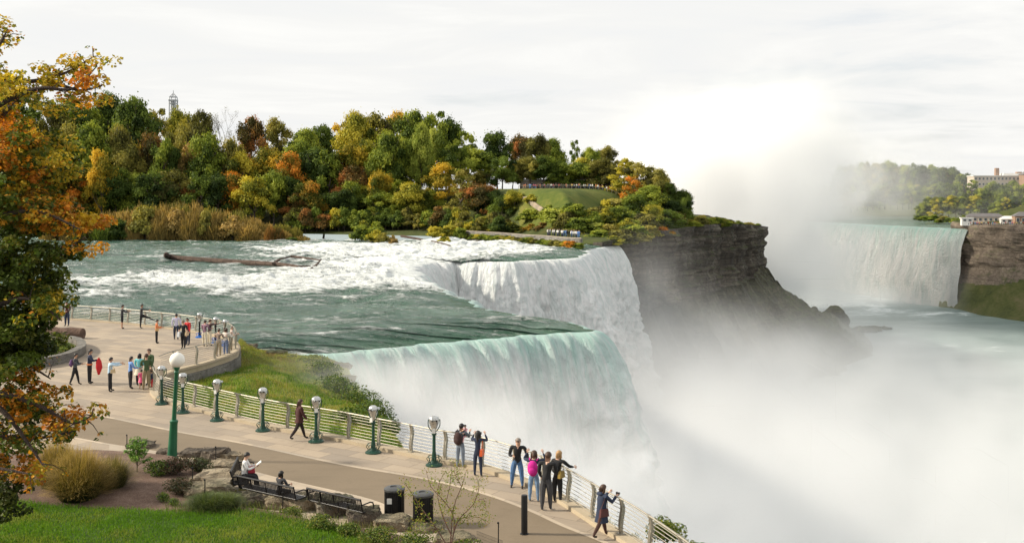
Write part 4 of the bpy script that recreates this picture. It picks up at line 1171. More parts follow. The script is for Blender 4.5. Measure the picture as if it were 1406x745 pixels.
# upright willow twigs for the brown scrub
def twig_mesh(seed, n=4200):
    rg = np.random.default_rng(seed); a = rg.uniform(0, 2 * math.pi, n); r = .5 * np.sqrt(rg.random(n)); x = r * np.cos(a); y = r * np.sin(a)
    top = (1 - (r / .55) ** 2 * .6) * rg.uniform(.55, 1.0, n); z0 = top * rg.uniform(0, .75, n); L = .17 * rg.uniform(.6, 1.2, n)
    lx_ = x * .5 + rg.normal(size=n) * .22; ly_ = y * .5 + rg.normal(size=n) * .22; wv = .010
    b = rg.uniform(0, math.pi, n); ux, uy = np.cos(b) * wv, np.sin(b) * wv
    P = np.stack([np.stack([x - ux, y - uy, z0], 1), np.stack([x + ux, y + uy, z0], 1), np.stack([x + lx_ * L + ux * .5, y + ly_ * L + uy * .5, z0 + L], 1), np.stack([x + lx_ * L - ux, y + ly_ * L - uy, z0 + L * .9], 1)], 1)
    h = np.clip(rg.normal(.5, .25, n), 0, 1)
    return mesh_np('twigs', P.reshape(-1, 3), np.arange(n * 4).reshape(n, 4), None, False, attrs={'hue': np.repeat(h, 4)})
CR['scrub'] = [twig_mesh(s) for s in (31, 32, 33)]; TK['scrub'] = TK['bush']
TREES = []
def tree(px, ytop, hw, D, sp, kind='round', var=None, noun='tree', where='', bvh=None, zb=None, tname=None, rec=True):
    x = (px - CX) / F * D
    z = ground_z(x, D, 0, bvh) if zb is None else zb
    zt_ = CZ - (ytop - HY) / F * D; Rw = hw / F * D; H_ = max(1.2, zt_ - z, Rw * (1.1 if kind == 'bush' else 1.9)); z = min(z, zt_ - H_) if zt_ - z < H_ else z; z = max(z, zt_ - H_)
    Rw *= random.uniform(.85, 1.2)
    if kind == 'round' and noun == 'tree' and var is None and random.random() < .14: kind = 'tall'; Rw *= 1.15
    t = empty(tname or ('tree' if noun == 'tree' else 'shrub'), (x, D, z), random.uniform(0, 6.28))
    v = random.randrange(len(CR[kind])) if var is None else var % len(CR[kind])
    for nm, me in (('crown', CR[kind][v]), ('trunk', TK[kind][v % 2])):
        o = obj(nm, me, t)
        if nm == 'crown':
            if not me.materials: me.materials.append(SP['green'])
            o.material_slots[0].link = 'OBJECT'; o.material_slots[0].material = SP[sp]
    H2 = H_ * 1.0
    t.scale = (Rw / .5, Rw / .5, H2)
    if rec: TREES.append([t, sp, noun, where, px])
    return t
S_ = 'on the wooded skyline'; M_ = 'in the middle tier of the island wood'; F_ = 'at the shore edge of the island wood'; P_ = 'beside the crowded lawn top'; Q_ = 'above the island cliff'
sky = [(-60, 140, 45, 'olive'), (-10, 130, 45, 'green'), (35, 138, 40, 'dark green'), (75, 145, 34, 'olive'), (105, 142, 30, 'green'), (151, 133, 34, 'dark green'), (185, 139, 30, 'dark green'), (215, 149, 24, 'olive'), (248, 154, 24, 'yellow-green'), (277, 153, 26, 'olive'),
       (347, 161, 24, 'russet'), (380, 165, 26, 'olive'), (418, 181, 24, 'green'), (442, 172, 20, 'dark green'), (467, 168, 24, 'golden'), (490, 158, 26, 'yellow-green'), (516, 160, 26, 'olive'), (545, 156, 28, 'golden'),
       (572, 153, 30, 'green'), (597, 153, 24, 'green'), (616, 166, 20, 'dark green'), (642, 181, 26, 'green'), (683, 184, 27, 'dark green'), (715, 189, 22, 'russet'), (737, 189, 22, 'olive'), (757, 194, 20, 'green'),
       (788, 193, 15, 'dark green'), (812, 205, 20, 'green'), (832, 203, 20, 'olive')]
for i, (a, b, c, s) in enumerate(sky): tree(a, b - 2, c * 1.12, 405 + 18 * ((i * 7) % 3) - max(0, a - 700) * .25, s, 'tall' if (s == 'dark green' and a > 780) else 'round', None, 'tree', S_)
midt = [(-40, 190, 44, 'orange'), (10, 172, 40, 'orange'), (48, 178, 34, 'golden'), (82, 185, 34, 'green'), (100, 172, 30, 'olive'), (122, 172, 28, 'green'), (150, 180, 28, 'dark green'), (166, 176, 26, 'olive'), (172, 205, 26, 'olive'), (193, 200, 24, 'golden'), (205, 185, 26, 'russet'), (225, 192, 26, 'green'), (246, 172, 26, 'olive'),
        (262, 198, 26, 'brown'), (285, 186, 26, 'green'), (300, 205, 24, 'green'), (318, 190, 24, 'olive'), (330, 210, 24, 'yellow-green'), (345, 224, 26, 'orange'), (372, 206, 30, 'golden'), (395, 212, 26, 'orange'), (412, 196, 26, 'green'), (432, 205, 28, 'dark green'), (452, 205, 24, 'green'),
        (462, 225, 22, 'dark green'), (480, 198, 28, 'golden'), (485, 226, 22, 'russet'), (505, 190, 26, 'yellow-green'), (512, 228, 24, 'olive'), (535, 183, 26, 'green'), (537, 225, 22, 'yellow-green'), (556, 190, 18, 'pale green'), (578, 172, 20, 'pale green'), (600, 176, 20, 'pale green'), (570, 215, 24, 'green'),
        (625, 198, 22, 'green'), (655, 204, 26, 'green'), (660, 236, 22, 'olive'), (690, 215, 22, 'dark green'), (704, 226, 14, 'golden'), (722, 214, 20, 'olive'), (746, 214, 20, 'green'), (770, 222, 18, 'green'), (800, 218, 22, 'yellow-green'), (826, 219, 22, 'olive')]
for i, (a, b, c, s) in enumerate(midt): tree(a, b, c * 1.12, 372 - 6 * (i % 3), s, 'round', None, 'tree', M_)
front = [(-30, 230, 40, 'olive'), (15, 215, 36, 'golden'), (45, 232, 30, 'orange'), (70, 215, 30, 'golden'), (95, 222, 30, 'orange'), (120, 218, 26, 'yellow-green'), (140, 205, 24, 'golden'), (158, 228, 28, 'green'), (185, 240, 26, 'green'), (210, 238, 26, 'dark green'), (235, 232, 24, 'olive'), (250, 246, 22, 'russet'), (275, 235, 24, 'dark green'),
         (300, 240, 22, 'dark green'), (322, 238, 24, 'orange'), (350, 242, 26, 'yellow-green'), (376, 238, 28, 'green'), (400, 244, 22, 'dark green'), (424, 250, 20, 'orange'), (418, 262, 24, 'russet'), (444, 268, 26, 'dark green'), (470, 262, 26, 'dark green'), (482, 250, 20, 'green'), (500, 256, 24, 'yellow-green'), (523, 262, 24, 'green'),
         (520, 236, 20, 'golden'), (546, 246, 22, 'green'), (566, 252, 22, 'yellow-green'), (588, 262, 22, 'green'), (608, 225, 26, 'golden'), (634, 230, 24, 'olive'), (655, 252, 24, 'russet'), (676, 262, 22, 'dark green'), (690, 268, 20, 'dark green'), (706, 262, 18, 'yellow-green')]
for i, (a, b, c, s) in enumerate(front): tree(a, b, c * 1.15, 345 - max(0, a - 600) * .28 + 4 * (i % 3), s, 'round', None, 'tree', F_)
plat_ = [(728, 217, 20, 'olive'), (762, 222, 20, 'green'), (800, 224, 22, 'green'), (838, 226, 22, 'olive')]
for (a, b, c, s) in plat_: tree(a, b, c * 1.1, 362, s, 'round', 1, 'tree', 'shading the crowd at the top of the lawn')
flank = [(858, 217, 24, 'yellow-green'), (880, 224, 22, 'olive'), (903, 234, 20, 'olive'), (920, 250, 18, 'dark green'), (935, 262, 15, 'dark green'), (868, 240, 24, 'orange'), (890, 256, 24, 'green'), (912, 268, 20, 'dark green'), (872, 268, 22, 'green'), (938, 272, 15, 'dark green'), (895, 282, 20, 'yellow-green'), (852, 284, 20, 'green'), (918, 288, 18, 'dark green')]
for i, (a, b, c, s) in enumerate(flank): tree(a, b, c * 1.15, [350, 345, 340, 338, 338, 330, 322, 322, 305, 322, 300, 295, 308][i], s, 'round', None, 'tree', Q_)
# shrubs
shr = [(775, 280, 18, 300, 'green'), (790, 294, 16, 285, 'olive'), (810, 288, 20, 292, 'green'), (830, 292, 18, 285, 'yellow-green'), (760, 286, 14, 303, 'olive'), (815, 304, 18, 272, 'pale green'), (838, 306, 16, 268, 'olive'), (795, 308, 14, 275, 'yellow-green'), (770, 304, 14, 285, 'olive'),
       (748, 304, 14, 292, 'russet'), (728, 306, 14, 298, 'orange'), (705, 304, 16, 304, 'yellow-green'), (690, 298, 14, 310, 'olive'), (702, 272, 15, 330, 'green'), (716, 280, 14, 322, 'olive'), (725, 290, 14, 312, 'green'), (868, 286, 18, 296, 'green'), (885, 290, 18, 292, 'olive'), (860, 298, 16, 280, 'yellow-green'), (902, 290, 18, 300, 'green'), (925, 288, 15, 312, 'olive'), (876, 316, 16, 268, 'olive'), (780, 312, 14, 276, 'green'), (800, 316, 13, 270, 'olive'), (822, 314, 14, 264, 'green'), (855, 312, 18, 262, 'olive'), (870, 306, 18, 270, 'green'), (888, 306, 18, 284, 'olive'), (905, 308, 16, 296, 'orange'), (925, 302, 16, 312, 'dark green'), (940, 298, 13, 322, 'dark green'),
       (845, 322, 14, 256, 'yellow-green'), (862, 322, 14, 262, 'olive'), (850, 270, 16, 310, 'olive'), (835, 274, 14, 315, 'green'), (952, 296, 12, 334, 'olive'), (970, 298, 10, 352, 'green'), (985, 300, 10, 362, 'green'), (1000, 300, 9, 375, 'yellow-green'), (1015, 302, 9, 388, 'green'), (1028, 304, 8, 400, 'olive'), (1040, 306, 7, 410, 'green')]
def island_at(px, py):
    d = Vector(((px - CX) / F, 1, -(py - HY) / F)); h = island_bvh.ray_cast(Vector((0, 0, CZ)), d.normalized()); return h[0]
def ground_bush(px, py, h, w_, sp, wh):
    p = island_at(px, py)
    if p is None: return
    t = tree(px, CZ and HY - (p.z + h - CZ) * F / p.y, w_ * F / p.y, p.y, sp, 'bush', None, 'shrub', wh, zb=p.z - .3)
for px, py in ((752, 302), (850, 284), (790, 300), (845, 292), (806, 304), (822, 298), (836, 292), (850, 296), (764, 308), (780, 314), (798, 316), (816, 312), (834, 308), (848, 312), (860, 300), (866, 286), (858, 272), (874, 296), (884, 306), (862, 318), (728, 280), (732, 300)):
    ground_bush(px + random.uniform(-3, 3), py, random.uniform(3.0, 5.5), random.uniform(2.6, 4.2), random.choice(['green', 'olive', 'olive', 'yellow-green', 'green', 'pale green']), 'on the slope below the island lawn')
for k in range(34):
    e = E[int(np.argmin(np.abs(E[:, 0] - (58 + k * 1.42)) + 100 * (bq > 600)))]
    h_ = random.uniform(1.2, 2.6) * (1.4 if k < 10 else 1); xx, yy = e[0] - 1.5 + random.uniform(-1, 1), e[1] + random.uniform(-1, 2); zz_g = ground_z(xx, yy, e[2])
    tree(CX + F * xx / yy, HY - (zz_g + h_ - CZ) * F / yy, random.uniform(1.6, 2.6) * F / yy, yy, random.choice(['green', 'yellow-green', 'olive', 'green']), 'bush', None, 'shrub', 'along the bare top edge of the cliff', zb=zz_g - .2)
for (a, b, c, D, s) in shr: tree(a, b, c * 1.1, D, s, 'bush', None, 'shrub', 'below the lawn and along the island cliff')
for i in range(40):   # low growth at the foot of the island wood
    a = 400 + i * 7.3 + random.uniform(-3, 3); D = 342 - max(0, a - 560) * .33 - random.uniform(0, 6)
    tree(a, 288 + random.uniform(-8, 8) + (6 if a > 640 else 0), random.uniform(10, 15), D, random.choice(['dark green', 'dark green', 'green', 'olive', 'yellow-green', 'russet']), 'bush', None, 'shrub', 'at the foot of the island wood')
# brown willow scrub on the islet in the river
isl_ = MB()
for i in range(30):
    a = 100 + i * 10.6; p = at(a, 329.5, ZR - .2); isl_.ball((p.x, p.y + 4, ZR - .5), (3.2, 5.5, 1.1), 10, jit=.08)
tag(isl_.build('islet_ground', M_under), kind='structure')
def env(x): return np.interp(x, [60, 100, 130, 160, 200, 235, 262, 290, 320, 345, 365, 385, 405, 420], [262, 270, 285, 278, 262, 268, 260, 272, 276, 284, 300, 302, 306, 318])
for i in range(54):
    a = 70 + i * 6.6 + random.uniform(-3, 3); row = i % 3; D = 276 - row * 4 + random.uniform(-1, 1)
    tree(a, env(a) + random.uniform(-3, 5) + (0, 6, 16)[row], random.uniform(13, 19) * (1 if a < 390 else .7), D, random.choice(['brown', 'brown', 'brown', 'olive']) if row < 2 else random.choice(['brown', 'olive', 'dark green', 'brown', 'brown']), 'scrub' if row < 2 or i % 2 else 'bush', None, 'shrub', 'in the willow thicket on the river islet', zb=ZR - .3)
for a, b in ((372, 303), (382, 305)): tree(a, b, 8, 262, 'russet', 'scrub', None, 'shrub', 'with red tips in the willow thicket', zb=ZR - .3)
# leafy islets
for a, b, c, D, s in ((502, 300, 16, 268, 'yellow-green'), (515, 302, 15, 266, 'green'), (494, 306, 12, 262, 'green'), (526, 318, 13, 256, 'olive'), (540, 322, 9, 250, 'brown'), (515, 314, 16, 258, 'yellow-green')):
    tree(a, b, c, D, s, 'bush', None, 'shrub', 'on the leafy islet in the rapids', zb=ZR - .4)
for a, b, c, D, s in ((598, 309, 14, 285, 'yellow-green'), (618, 307, 14, 288, 'yellow-green'), (632, 310, 12, 286, 'green'), (610, 323, 9, 255, 'yellow-green')):
    tree(a, b, c, D, s, 'bush', None, 'shrub', 'on the low islet before the walled path', zb=ZR - .4)
# vines on the walled path of the small island
wl = [at(632, 327, ZR), at(660, 329, ZR), at(690, 331, ZR), at(720, 334, ZR), at(750, 336, ZR), at(778, 339, ZR), at(800, 340, ZR)]
wlc = catmull([Vector((p.x, p.y + 3, 0)) for p in wl], 4)
sweep_box('shore_wall', wlc, .8, -2.4, .30, M_wall, kind=None)
tag(bpy.data.objects['shore_wall'], 'pale low wall of the waterside path on the island', 'wall')
for i in range(26):
    a = 634 + i * 6.4; t_q = i / 25; D = wlc[int(t_q * (len(wlc) - 1))].y - 2.2
    tree(a, 316.5 + (a - 634) * .09 + random.uniform(-.6, 1.5), 10, D, random.choice(['yellow-green', 'green', 'olive', 'orange' if a > 740 else 'green']), 'bush', None, 'shrub', 'hanging over the waterside wall', zb=ZR - .4)
for a, b, c, D in ((1336, 246, 16, 760), (1362, 249, 16, 755), (1390, 247, 16, 750), (1412, 250, 16, 745), (1350, 258, 14, 730), (1378, 260, 14, 725)): tree(a, b, c, D, 'green', 'round', None, 'tree', 'in front of the long ridge building', far_bvh)
# Canadian bluff
for i in range(30):
    a = 1150 + i * 8.6 + random.uniform(-2, 2); yt = np.interp(a, [1150, 1165, 1200, 1260, 1310, 1345, 1406], [232, 226, 222, 225, 231, 246, 250]) + random.uniform(-2, 4)
    tree(a, yt, 15, 1010 - (a - 1150) * .55 + random.uniform(-10, 10), random.choice(['dark green', 'green', 'olive']), 'round', None, 'tree', 'on the ridge behind the far falls', far_bvh)
for i in range(34):
    a = 1170 + i * 7.6 + random.uniform(-2, 2); yt = np.interp(a, [1170, 1300, 1340, 1406], [262, 248, 258, 256]) + random.uniform(-4, 6)
    tree(a, yt, 14, 930 - (a - 1150) * .62 + random.uniform(-10, 10), random.choice(['dark green', 'green', 'green', 'olive']), 'round', None, 'tree', 'halfway down the far bluff', far_bvh)
for i in range(26):
    a = 1265 + i * 6.0 + random.uniform(-2, 2); yt = 276 + random.uniform(-8, 6)
    tree(a, yt, 12, 760 - (a - 1265) * .45 + random.uniform(-8, 8), random.choice(['dark green', 'green', 'yellow-green', 'green', 'russet' if a > 1380 else 'green']), 'round', None, 'tree', 'at the foot of the far bluff', far_bvh)
for i in range(22):
    a = 1262 + i * 6.8; tree(a, 296 + random.uniform(-3, 4) + max(0, a - 1330) * .08, 8, 700 - (a - 1262) * .62, random.choice(['dark green', 'green', 'green', 'olive']), 'bush', None, 'shrub', 'along the top of the far gorge wall', far_bvh)
# labels: kind by kind and tier by tier, counted from the left
ORD = ['first', 'second', 'third', 'fourth', 'fifth', 'sixth', 'seventh', 'eighth', 'ninth', 'tenth', 'eleventh', 'twelfth', 'thirteenth', 'fourteenth', 'fifteenth', 'sixteenth', 'seventeenth', 'eighteenth', 'nineteenth', 'twentieth', 'twenty-first', 'twenty-second', 'twenty-third', 'twenty-fourth', 'twenty-fifth', 'twenty-sixth', 'twenty-seventh', 'twenty-eighth', 'twenty-ninth', 'thirtieth']
import collections
grp = collections.defaultdict(list)
for r_ in TREES: grp[(r_[1], r_[2], r_[3])].append(r_)
for (sp_, noun, wh), L_ in grp.items():
    L_.sort(key=lambda r: r[4])
    for i, r_ in enumerate(L_):
        lb = f'{sp_} {noun} {wh}' if len(L_) == 1 or len(L_) > 28 or 'thicket' in wh or 'foot of the island wood' in wh or 'wall' in wh or 'lawn' in wh or 'edge of the cliff' in wh else f'{sp_} {noun} {wh}, {ORD[i]} from left'
        tag(r_[0], lb, noun, f'{noun}s {wh}')
# bare tree on the skyline
def branchy(mb, p, d, L, r, depth, rr, tips, spread=.55, up=.15, nmin=2):
    q = p + d * L; mid_ = p.lerp(q, .5) + Vector((rr.uniform(-1, 1), rr.uniform(-1, 1), rr.uniform(-1, 1))) * L * .07
    mb.tube([p, mid_, q], [r, r * .85, r * .68], 5 if depth < 3 else 4, cap=depth == 0)
    if depth == 0: tips.append((q, d)); return
    for k in range(rr.choice([nmin, nmin + 1])):
        dd_ = (d + Vector((rr.gauss(0, spread), rr.gauss(0, spread), rr.gauss(0, spread * .7) + up))).normalized()
        branchy(mb, q, dd_, L * rr.uniform(.65, .88), r * .62, depth - 1, rr, tips, spread, up, nmin)
    if depth < 3: tips.append((q, d))
x0 = (315 - CX) / F * 400; zg = ground_z(x0, 400)
bt = empty('bare_tree', (x0, 400, zg)); mb = MB(); tips = []
branchy(mb, Vector((0, 0, 0)), Vector((0, 0, 1)), 9.5, .45, 6, random.Random(5), tips, .42, .22, 2)
mb.build('trunk', M_trunk, bt)
P_t = np.array([tuple(t[0]) for t in tips]); n = 900; c = P_t[rng.integers(0, len(P_t), n)] + rng.normal(size=(n, 3)) * .5
Pq, Fq = leaf_quads(c, rng.normal(size=(n, 3)), .16); o = obj('leaves', mesh_np('leaves', Pq, Fq, SP['olive'], False, attrs={'hue': np.full(len(Pq), .5)}), bt)
bt.scale = (.82, .82, .82)
zt_ = CZ + (HY - 146) / F * 400; mxz = max(t[0].z for t in tips); bt.scale = (.8, .8, (zt_ - zg) / mxz)
tag(bt, 'nearly leafless tall tree standing above the wooded skyline', 'tree')

# ------------------------------------------------------------------ near shrubs and plants
def leaf_cloud(n, C, r, size, cols, flat=.5, asp=.55):
    "n pointed leaves in an ellipsoid shell"
    q = rng.normal(size=(n, 3)); q /= np.linalg.norm(q, axis=1)[:, None]; q *= rng.uniform(.45, 1.0, (n, 1)) ** .6
    c = np.array(C) + q * np.array(r); N = q * .6 + rng.normal(size=(n, 3)) * .5 + np.array([0, 0, flat]); N /= np.linalg.norm(N, axis=1)[:, None]
    P, Fq = leaf_quads(c, N, size, asp)
    col = np.array(cols)[rng.integers(0, len(cols), n)] * rng.uniform(.7, 1.25, (n, 1))
    return P, Fq, np.repeat(col, 4, 0)
def join_clouds(name, L, mat, parent=None, loc=None):
    V = np.concatenate([l[0] for l in L]); k = 0; Fs = []; 
    for l in L: Fs.append(l[1] + k); k += len(l[0])
    return obj(name, mesh_np(name, V, np.concatenate(Fs), mat, False, attrs={'leaf': np.concatenate([l[2] for l in L])}), parent, loc)
def near_bush(p, rx, rz_, label, cols, n=1800, size=.05, name='shrub', lobes=7, cat='shrub', group=None, asp=.55):
    t = empty(name, p); L = []
    for k in range(lobes):
        a = k * 2.4; w_ = rx * .55 * math.sqrt(k / lobes); L.append(leaf_cloud(n // lobes, (math.cos(a) * w_, math.sin(a) * w_, rz_ * random.uniform(.35, .65)), (rx * .5, rx * .5, rz_ * .42), size, cols, asp=asp))
    join_clouds('foliage', L, M_leaf, t); mb = MB()
    for k in range(6):
        a = k * 1.05; mb.tube([(0, 0, -.1), (math.cos(a) * rx * .3, math.sin(a) * rx * .3, rz_ * .4), (math.cos(a) * rx * .6, math.sin(a) * rx * .6, rz_ * .75)], [.02, .014, .006], 5)
    mb.build('stems', M_trunk, t); tag(t, label, cat, group); return t
DG = [(.03, .065, .010), (.055, .11, .016), (.11, .17, .025), (.17, .21, .035)]
YG = [(.12, .17, .03), (.20, .24, .05), (.28, .28, .06), (.09, .14, .03)]
for i, (px_, py_, z_, rx, rz_, lb_) in enumerate([(445, 520, -2.0, 1.5, 1.2, 'round green shrub at the top edge of the grassy bank'), (462, 548, -2.3, 1.7, 1.5, 'dark green shrub in the middle of the bank edge'), (490, 568, -2.6, 1.8, 1.6, 'dark green shrub hanging over the brink of the bank'),
        (512, 588, -2.6, 1.6, 1.5, 'dark shrub at the right end of the bank, behind a viewer'), (430, 500, -1.8, 1.5, .7, 'low mossy shrub beside the brown rock on the bank'), (480, 590, -1.6, 1.3, 1.0, 'green shrub just outside the railing at the bank end'), (528, 598, -2.2, 1.0, .9, 'small leafy shrub at the very tip of the bank')]):
    near_bush(at(px_, py_, z_), rx, rz_, lb_, DG if i not in (4,) else YG, 2600, .075, group='shrubs on the grassy bank')
for i, (px_, py_, rx, rz_, lb_) in enumerate([(875, 745, .8, .7, 'yellow-green shrub outside the railing below the woman in the blue coat'), (915, 775, .9, .6, 'yellow-green shrub outside the railing at the lower frame edge')]):
    p = at(px_, py_, -.9); p += Vector((1.0, .7, -.2)); near_bush(p, rx, rz_, lb_, YG, 1800, .055, group='shrubs outside the lower railing')
# garden plants
def tuft(p, r, h, n, cols, label, name='ornamental_grass', base=None):
    a = rng.uniform(0, 2 * math.pi, n); rr_ = r * .55 * np.sqrt(rng.random(n)); x = rr_ * np.cos(a); y = rr_ * np.sin(a); hh = h * rng.uniform(.3, 1.15, n) ** 1.1 * (1 - .25 * (rr_ / (r * .55)) ** 2)
    a2 = a + rng.normal(size=n) * .9; out_ = r * rng.uniform(.05, 1.05, n); hh = hh * (1 - .4 * (out_ / r) ** 2); wv = .004
    V = np.zeros((n, 7, 3)); ux, uy = -np.sin(a2) * wv, np.cos(a2) * wv
    for k, (t, o_, w_) in enumerate(((0, 0, 1), (.55, .32, .9), (.85, .7, .7))):
        cx_ = x + np.cos(a2) * out_ * o_; cy__ = y + np.sin(a2) * out_ * o_; cz_ = hh * t
        V[:, 2 * k] = np.stack([cx_ - ux * w_, cy__ - uy * w_, cz_], 1); V[:, 2 * k + 1] = np.stack([cx_ + ux * w_, cy__ + uy * w_, cz_], 1)
    V[:, 6] = np.stack([x + np.cos(a2) * out_, y + np.sin(a2) * out_, hh * rng.uniform(.8, 1.02, n)], 1)
    i = np.arange(n)[:, None] * 7
    tri = np.concatenate([i + np.array([q]) for q in ([0, 1, 3], [0, 3, 2], [2, 3, 5], [2, 5, 4], [4, 5, 6])])
    C = np.array(cols)[rng.integers(0, len(cols), n)] * rng.uniform(.7, 1.2, (n, 1))
    C7 = np.repeat(C, 7, 0).reshape(n, 7, 3)
    if base is not None: C7[:, :4] = np.array(base) * rng.uniform(.7, 1.2, (n, 1, 1))
    o = obj(name, mesh_np(name, V.reshape(-1, 3), tri, M_blade, False, attrs={'leaf': C7.reshape(-1, 3)}), loc=p)
    return tag(o, label, 'ornamental grass', 'ornamental grasses in the garden bed')
GO = [(.40, .28, .09), (.50, .36, .13), (.34, .25, .07), (.44, .30, .10)]; BG = (.035, .055, .018)
tuft(garden_at(108, 684), .95, 1.7, 8000, GO, 'large golden ornamental grass with dark green base in the bed', base=BG)
tuft(garden_at(78, 668), .8, 1.75, 4000, GO, 'golden ornamental grass partly behind the orange tree', base=BG)
tuft(garden_at(150, 668), .8, 1.1, 4500, [(.24, .19, .06), (.34, .26, .09), (.16, .15, .05)], 'shorter brownish ornamental grass right of the golden one', base=BG)
tuft(garden_at(308, 697), .6, .5, 3000, [(.13, .17, .05), (.2, .22, .07), (.1, .14, .04)], 'green fine grass clump below the flat stones', base=BG)
tuft(garden_at(330, 690), .5, .5, 2200, [(.3, .26, .1), (.2, .2, .06)], 'small yellowish grass clump beside the occupied bench', base=BG)
tuft(garden_at(285, 697), .7, .5, 3500, [(.10, .15, .04), (.15, .18, .06)], 'low green grass clump at the lawn corner', base=BG)
for _i, (_a, _b, _w, _h, _l) in enumerate(((62, 492, 1.6, 1.3, 'leafy shrub in the curved stone planter'), (20, 500, 1.8, 1.6, 'shrub at the back of the stone planter'), (85, 484, 1.1, .7, 'low shrub at the rounded end of the planter'))): near_bush(at(_a, _b), _w, _h, _l, DG + YG, 2200, .07, group='shrubs in the stone planter')
near_bush(garden_at(240, 650), .75, .55, 'dark purplish shrub at the foot of the green lamp post', [(.05, .035, .02), (.08, .06, .03), (.035, .045, .02), (.10, .05, .04)], 2400, .035, lobes=9, group='shrubs in the garden bed')
near_bush(garden_at(216, 652), .55, .5, 'dark green shrub left of the lamp post base', DG, 1600, .035, group='shrubs in the garden bed')
near_bush(garden_at(275, 648), .6, .55, 'dark green shrub between the lamp post and the flat stones', [(.05, .07, .03), (.06, .05, .03), (.08, .10, .04)], 2000, .035, group='shrubs in the garden bed')
near_bush(garden_at(246, 678), .6, .5, 'dark shrub in the middle of the mulch bed', [(.04, .05, .02), (.07, .05, .03)], 1800, .035, group='shrubs in the garden bed')
near_bush(garden_at(224, 688), .25, .3, 'small dark plant standing alone in the mulch', DG, 500, .03, group='shrubs in the garden bed')
near_bush(garden_at(238, 694), .22, .25, 'tiny plant at the edge of the lawn beside the mulch', DG, 400, .03, group='shrubs in the garden bed')
for a, b, w_, l_ in ((400, 712, .45, 'low grassy shrub left of the upright tan boulder'), (440, 726, .5, 'low shrub before the white-flecked boulder'), (520, 744, .7, 'green shrub at the lower edge before the bins'), (570, 752, .7, 'green shrub at the lower edge below the bins'), (480, 734, .4, 'low shrub before the mossy boulder'), (640, 762, .7, 'shrub at the lower edge below the sapling')):
    near_bush(garden_at(a, b), w_, .38, l_, YG + DG, 1300, .035, group='shrubs along the boulders')
# leafy green sapling
sp0 = garden_at(188, 648); t = empty('sapling', sp0); L = []; mb = MB()
for k in range(11):
    a = k * 2.4; h = .45 + .75 * (k / 10); rr_ = .42 * (1 - .5 * k / 10); tip = Vector((math.cos(a) * rr_, math.sin(a) * rr_, h)); b0 = Vector((0, 0, h * .45))
    mb.tube([b0, b0.lerp(tip, .5) + Vector((0, 0, .06)), tip], [.012, .008, .004], 4)
    for j in range(7):
        c = b0.lerp(tip, .4 + .1 * j) + Vector((0, 0, .03)); L.append(leaf_cloud(9, tuple(c), (.13, .13, .05), .075, [(.14, .27, .05), (.22, .36, .08), (.10, .2, .04)], flat=1.4, asp=.45))
mb.tube([(0, 0, -.1), (.02, 0, .5), (0, .02, 1.2)], [.025, .018, .008], 6); mb.build('stem', M_trunk, t); join_clouds('leaves', L, M_leaf, t)
tag(t, 'bright green leafy sapling growing beside the path edge', 'sapling')
# sparse sapling in front of the bins
sp1 = garden_at(618, 756); t = empty('sapling', sp1); mb = MB(); L = []
M_red = simple('reddish_bark', (.16, .085, .06), .8, 0, .3, 8)
k_ = 1 / F * sp1.y
def rel(px, py, dy=0.0): return Vector(((px - 618) * k_, dy, (756 - py) * k_))
BR = [[(618, 756), (624, 715), (612, 690), (592, 668), (585, 645)], [(618, 756), (622, 700), (634, 668), (640, 648)], [(618, 756), (628, 715), (650, 690), (658, 665), (654, 650)], [(620, 735), (606, 705), (600, 675), (610, 650)], [(618, 756), (600, 725), (575, 690), (562, 668), (555, 660)],
      [(628, 715), (640, 710), (660, 712), (668, 722)], [(612, 690), (618, 665), (620, 640)], [(600, 725), (582, 712), (568, 718)], [(650, 690), (664, 682), (668, 695)], [(634, 668), (624, 650), (626, 638)], [(610, 740), (592, 745), (575, 735)]]
for bi, br_ in enumerate(BR):
    dy = [0, .2, -.25, .3, -.2, .15, .05, -.3, -.3, .25, .1][bi]
    pts = [rel(x_, y_, dy * j / max(1, len(br_) - 1)) for j, (x_, y_) in enumerate(br_)]
    mb.tube(catmull(pts, 3), list(np.linspace(.020 if bi < 5 else .010, .004, 3 * (len(pts) - 1) + 1)), 5)
    for j in range(1, len(pts)):
        for q in range(9):
            c = pts[j - 1].lerp(pts[j], random.random()) if j > 1 else pts[j]
            c = c + Vector((random.gauss(0, .10), random.gauss(0, .10), random.gauss(0, .09)))
            L.append(leaf_cloud(11 if j > 1 else 3, tuple(c), (.14, .14, .12), .032, [(.20, .25, .04), (.28, .30, .06), (.14, .20, .03), (.33, .25, .06)], flat=.3, asp=.5))
mb.build('branches', M_red, t); join_clouds('leaves', L, M_leaf, t)
tag(t, 'thin bare-branched sapling with sparse yellowish leaves in front of the litter bins', 'sapling')

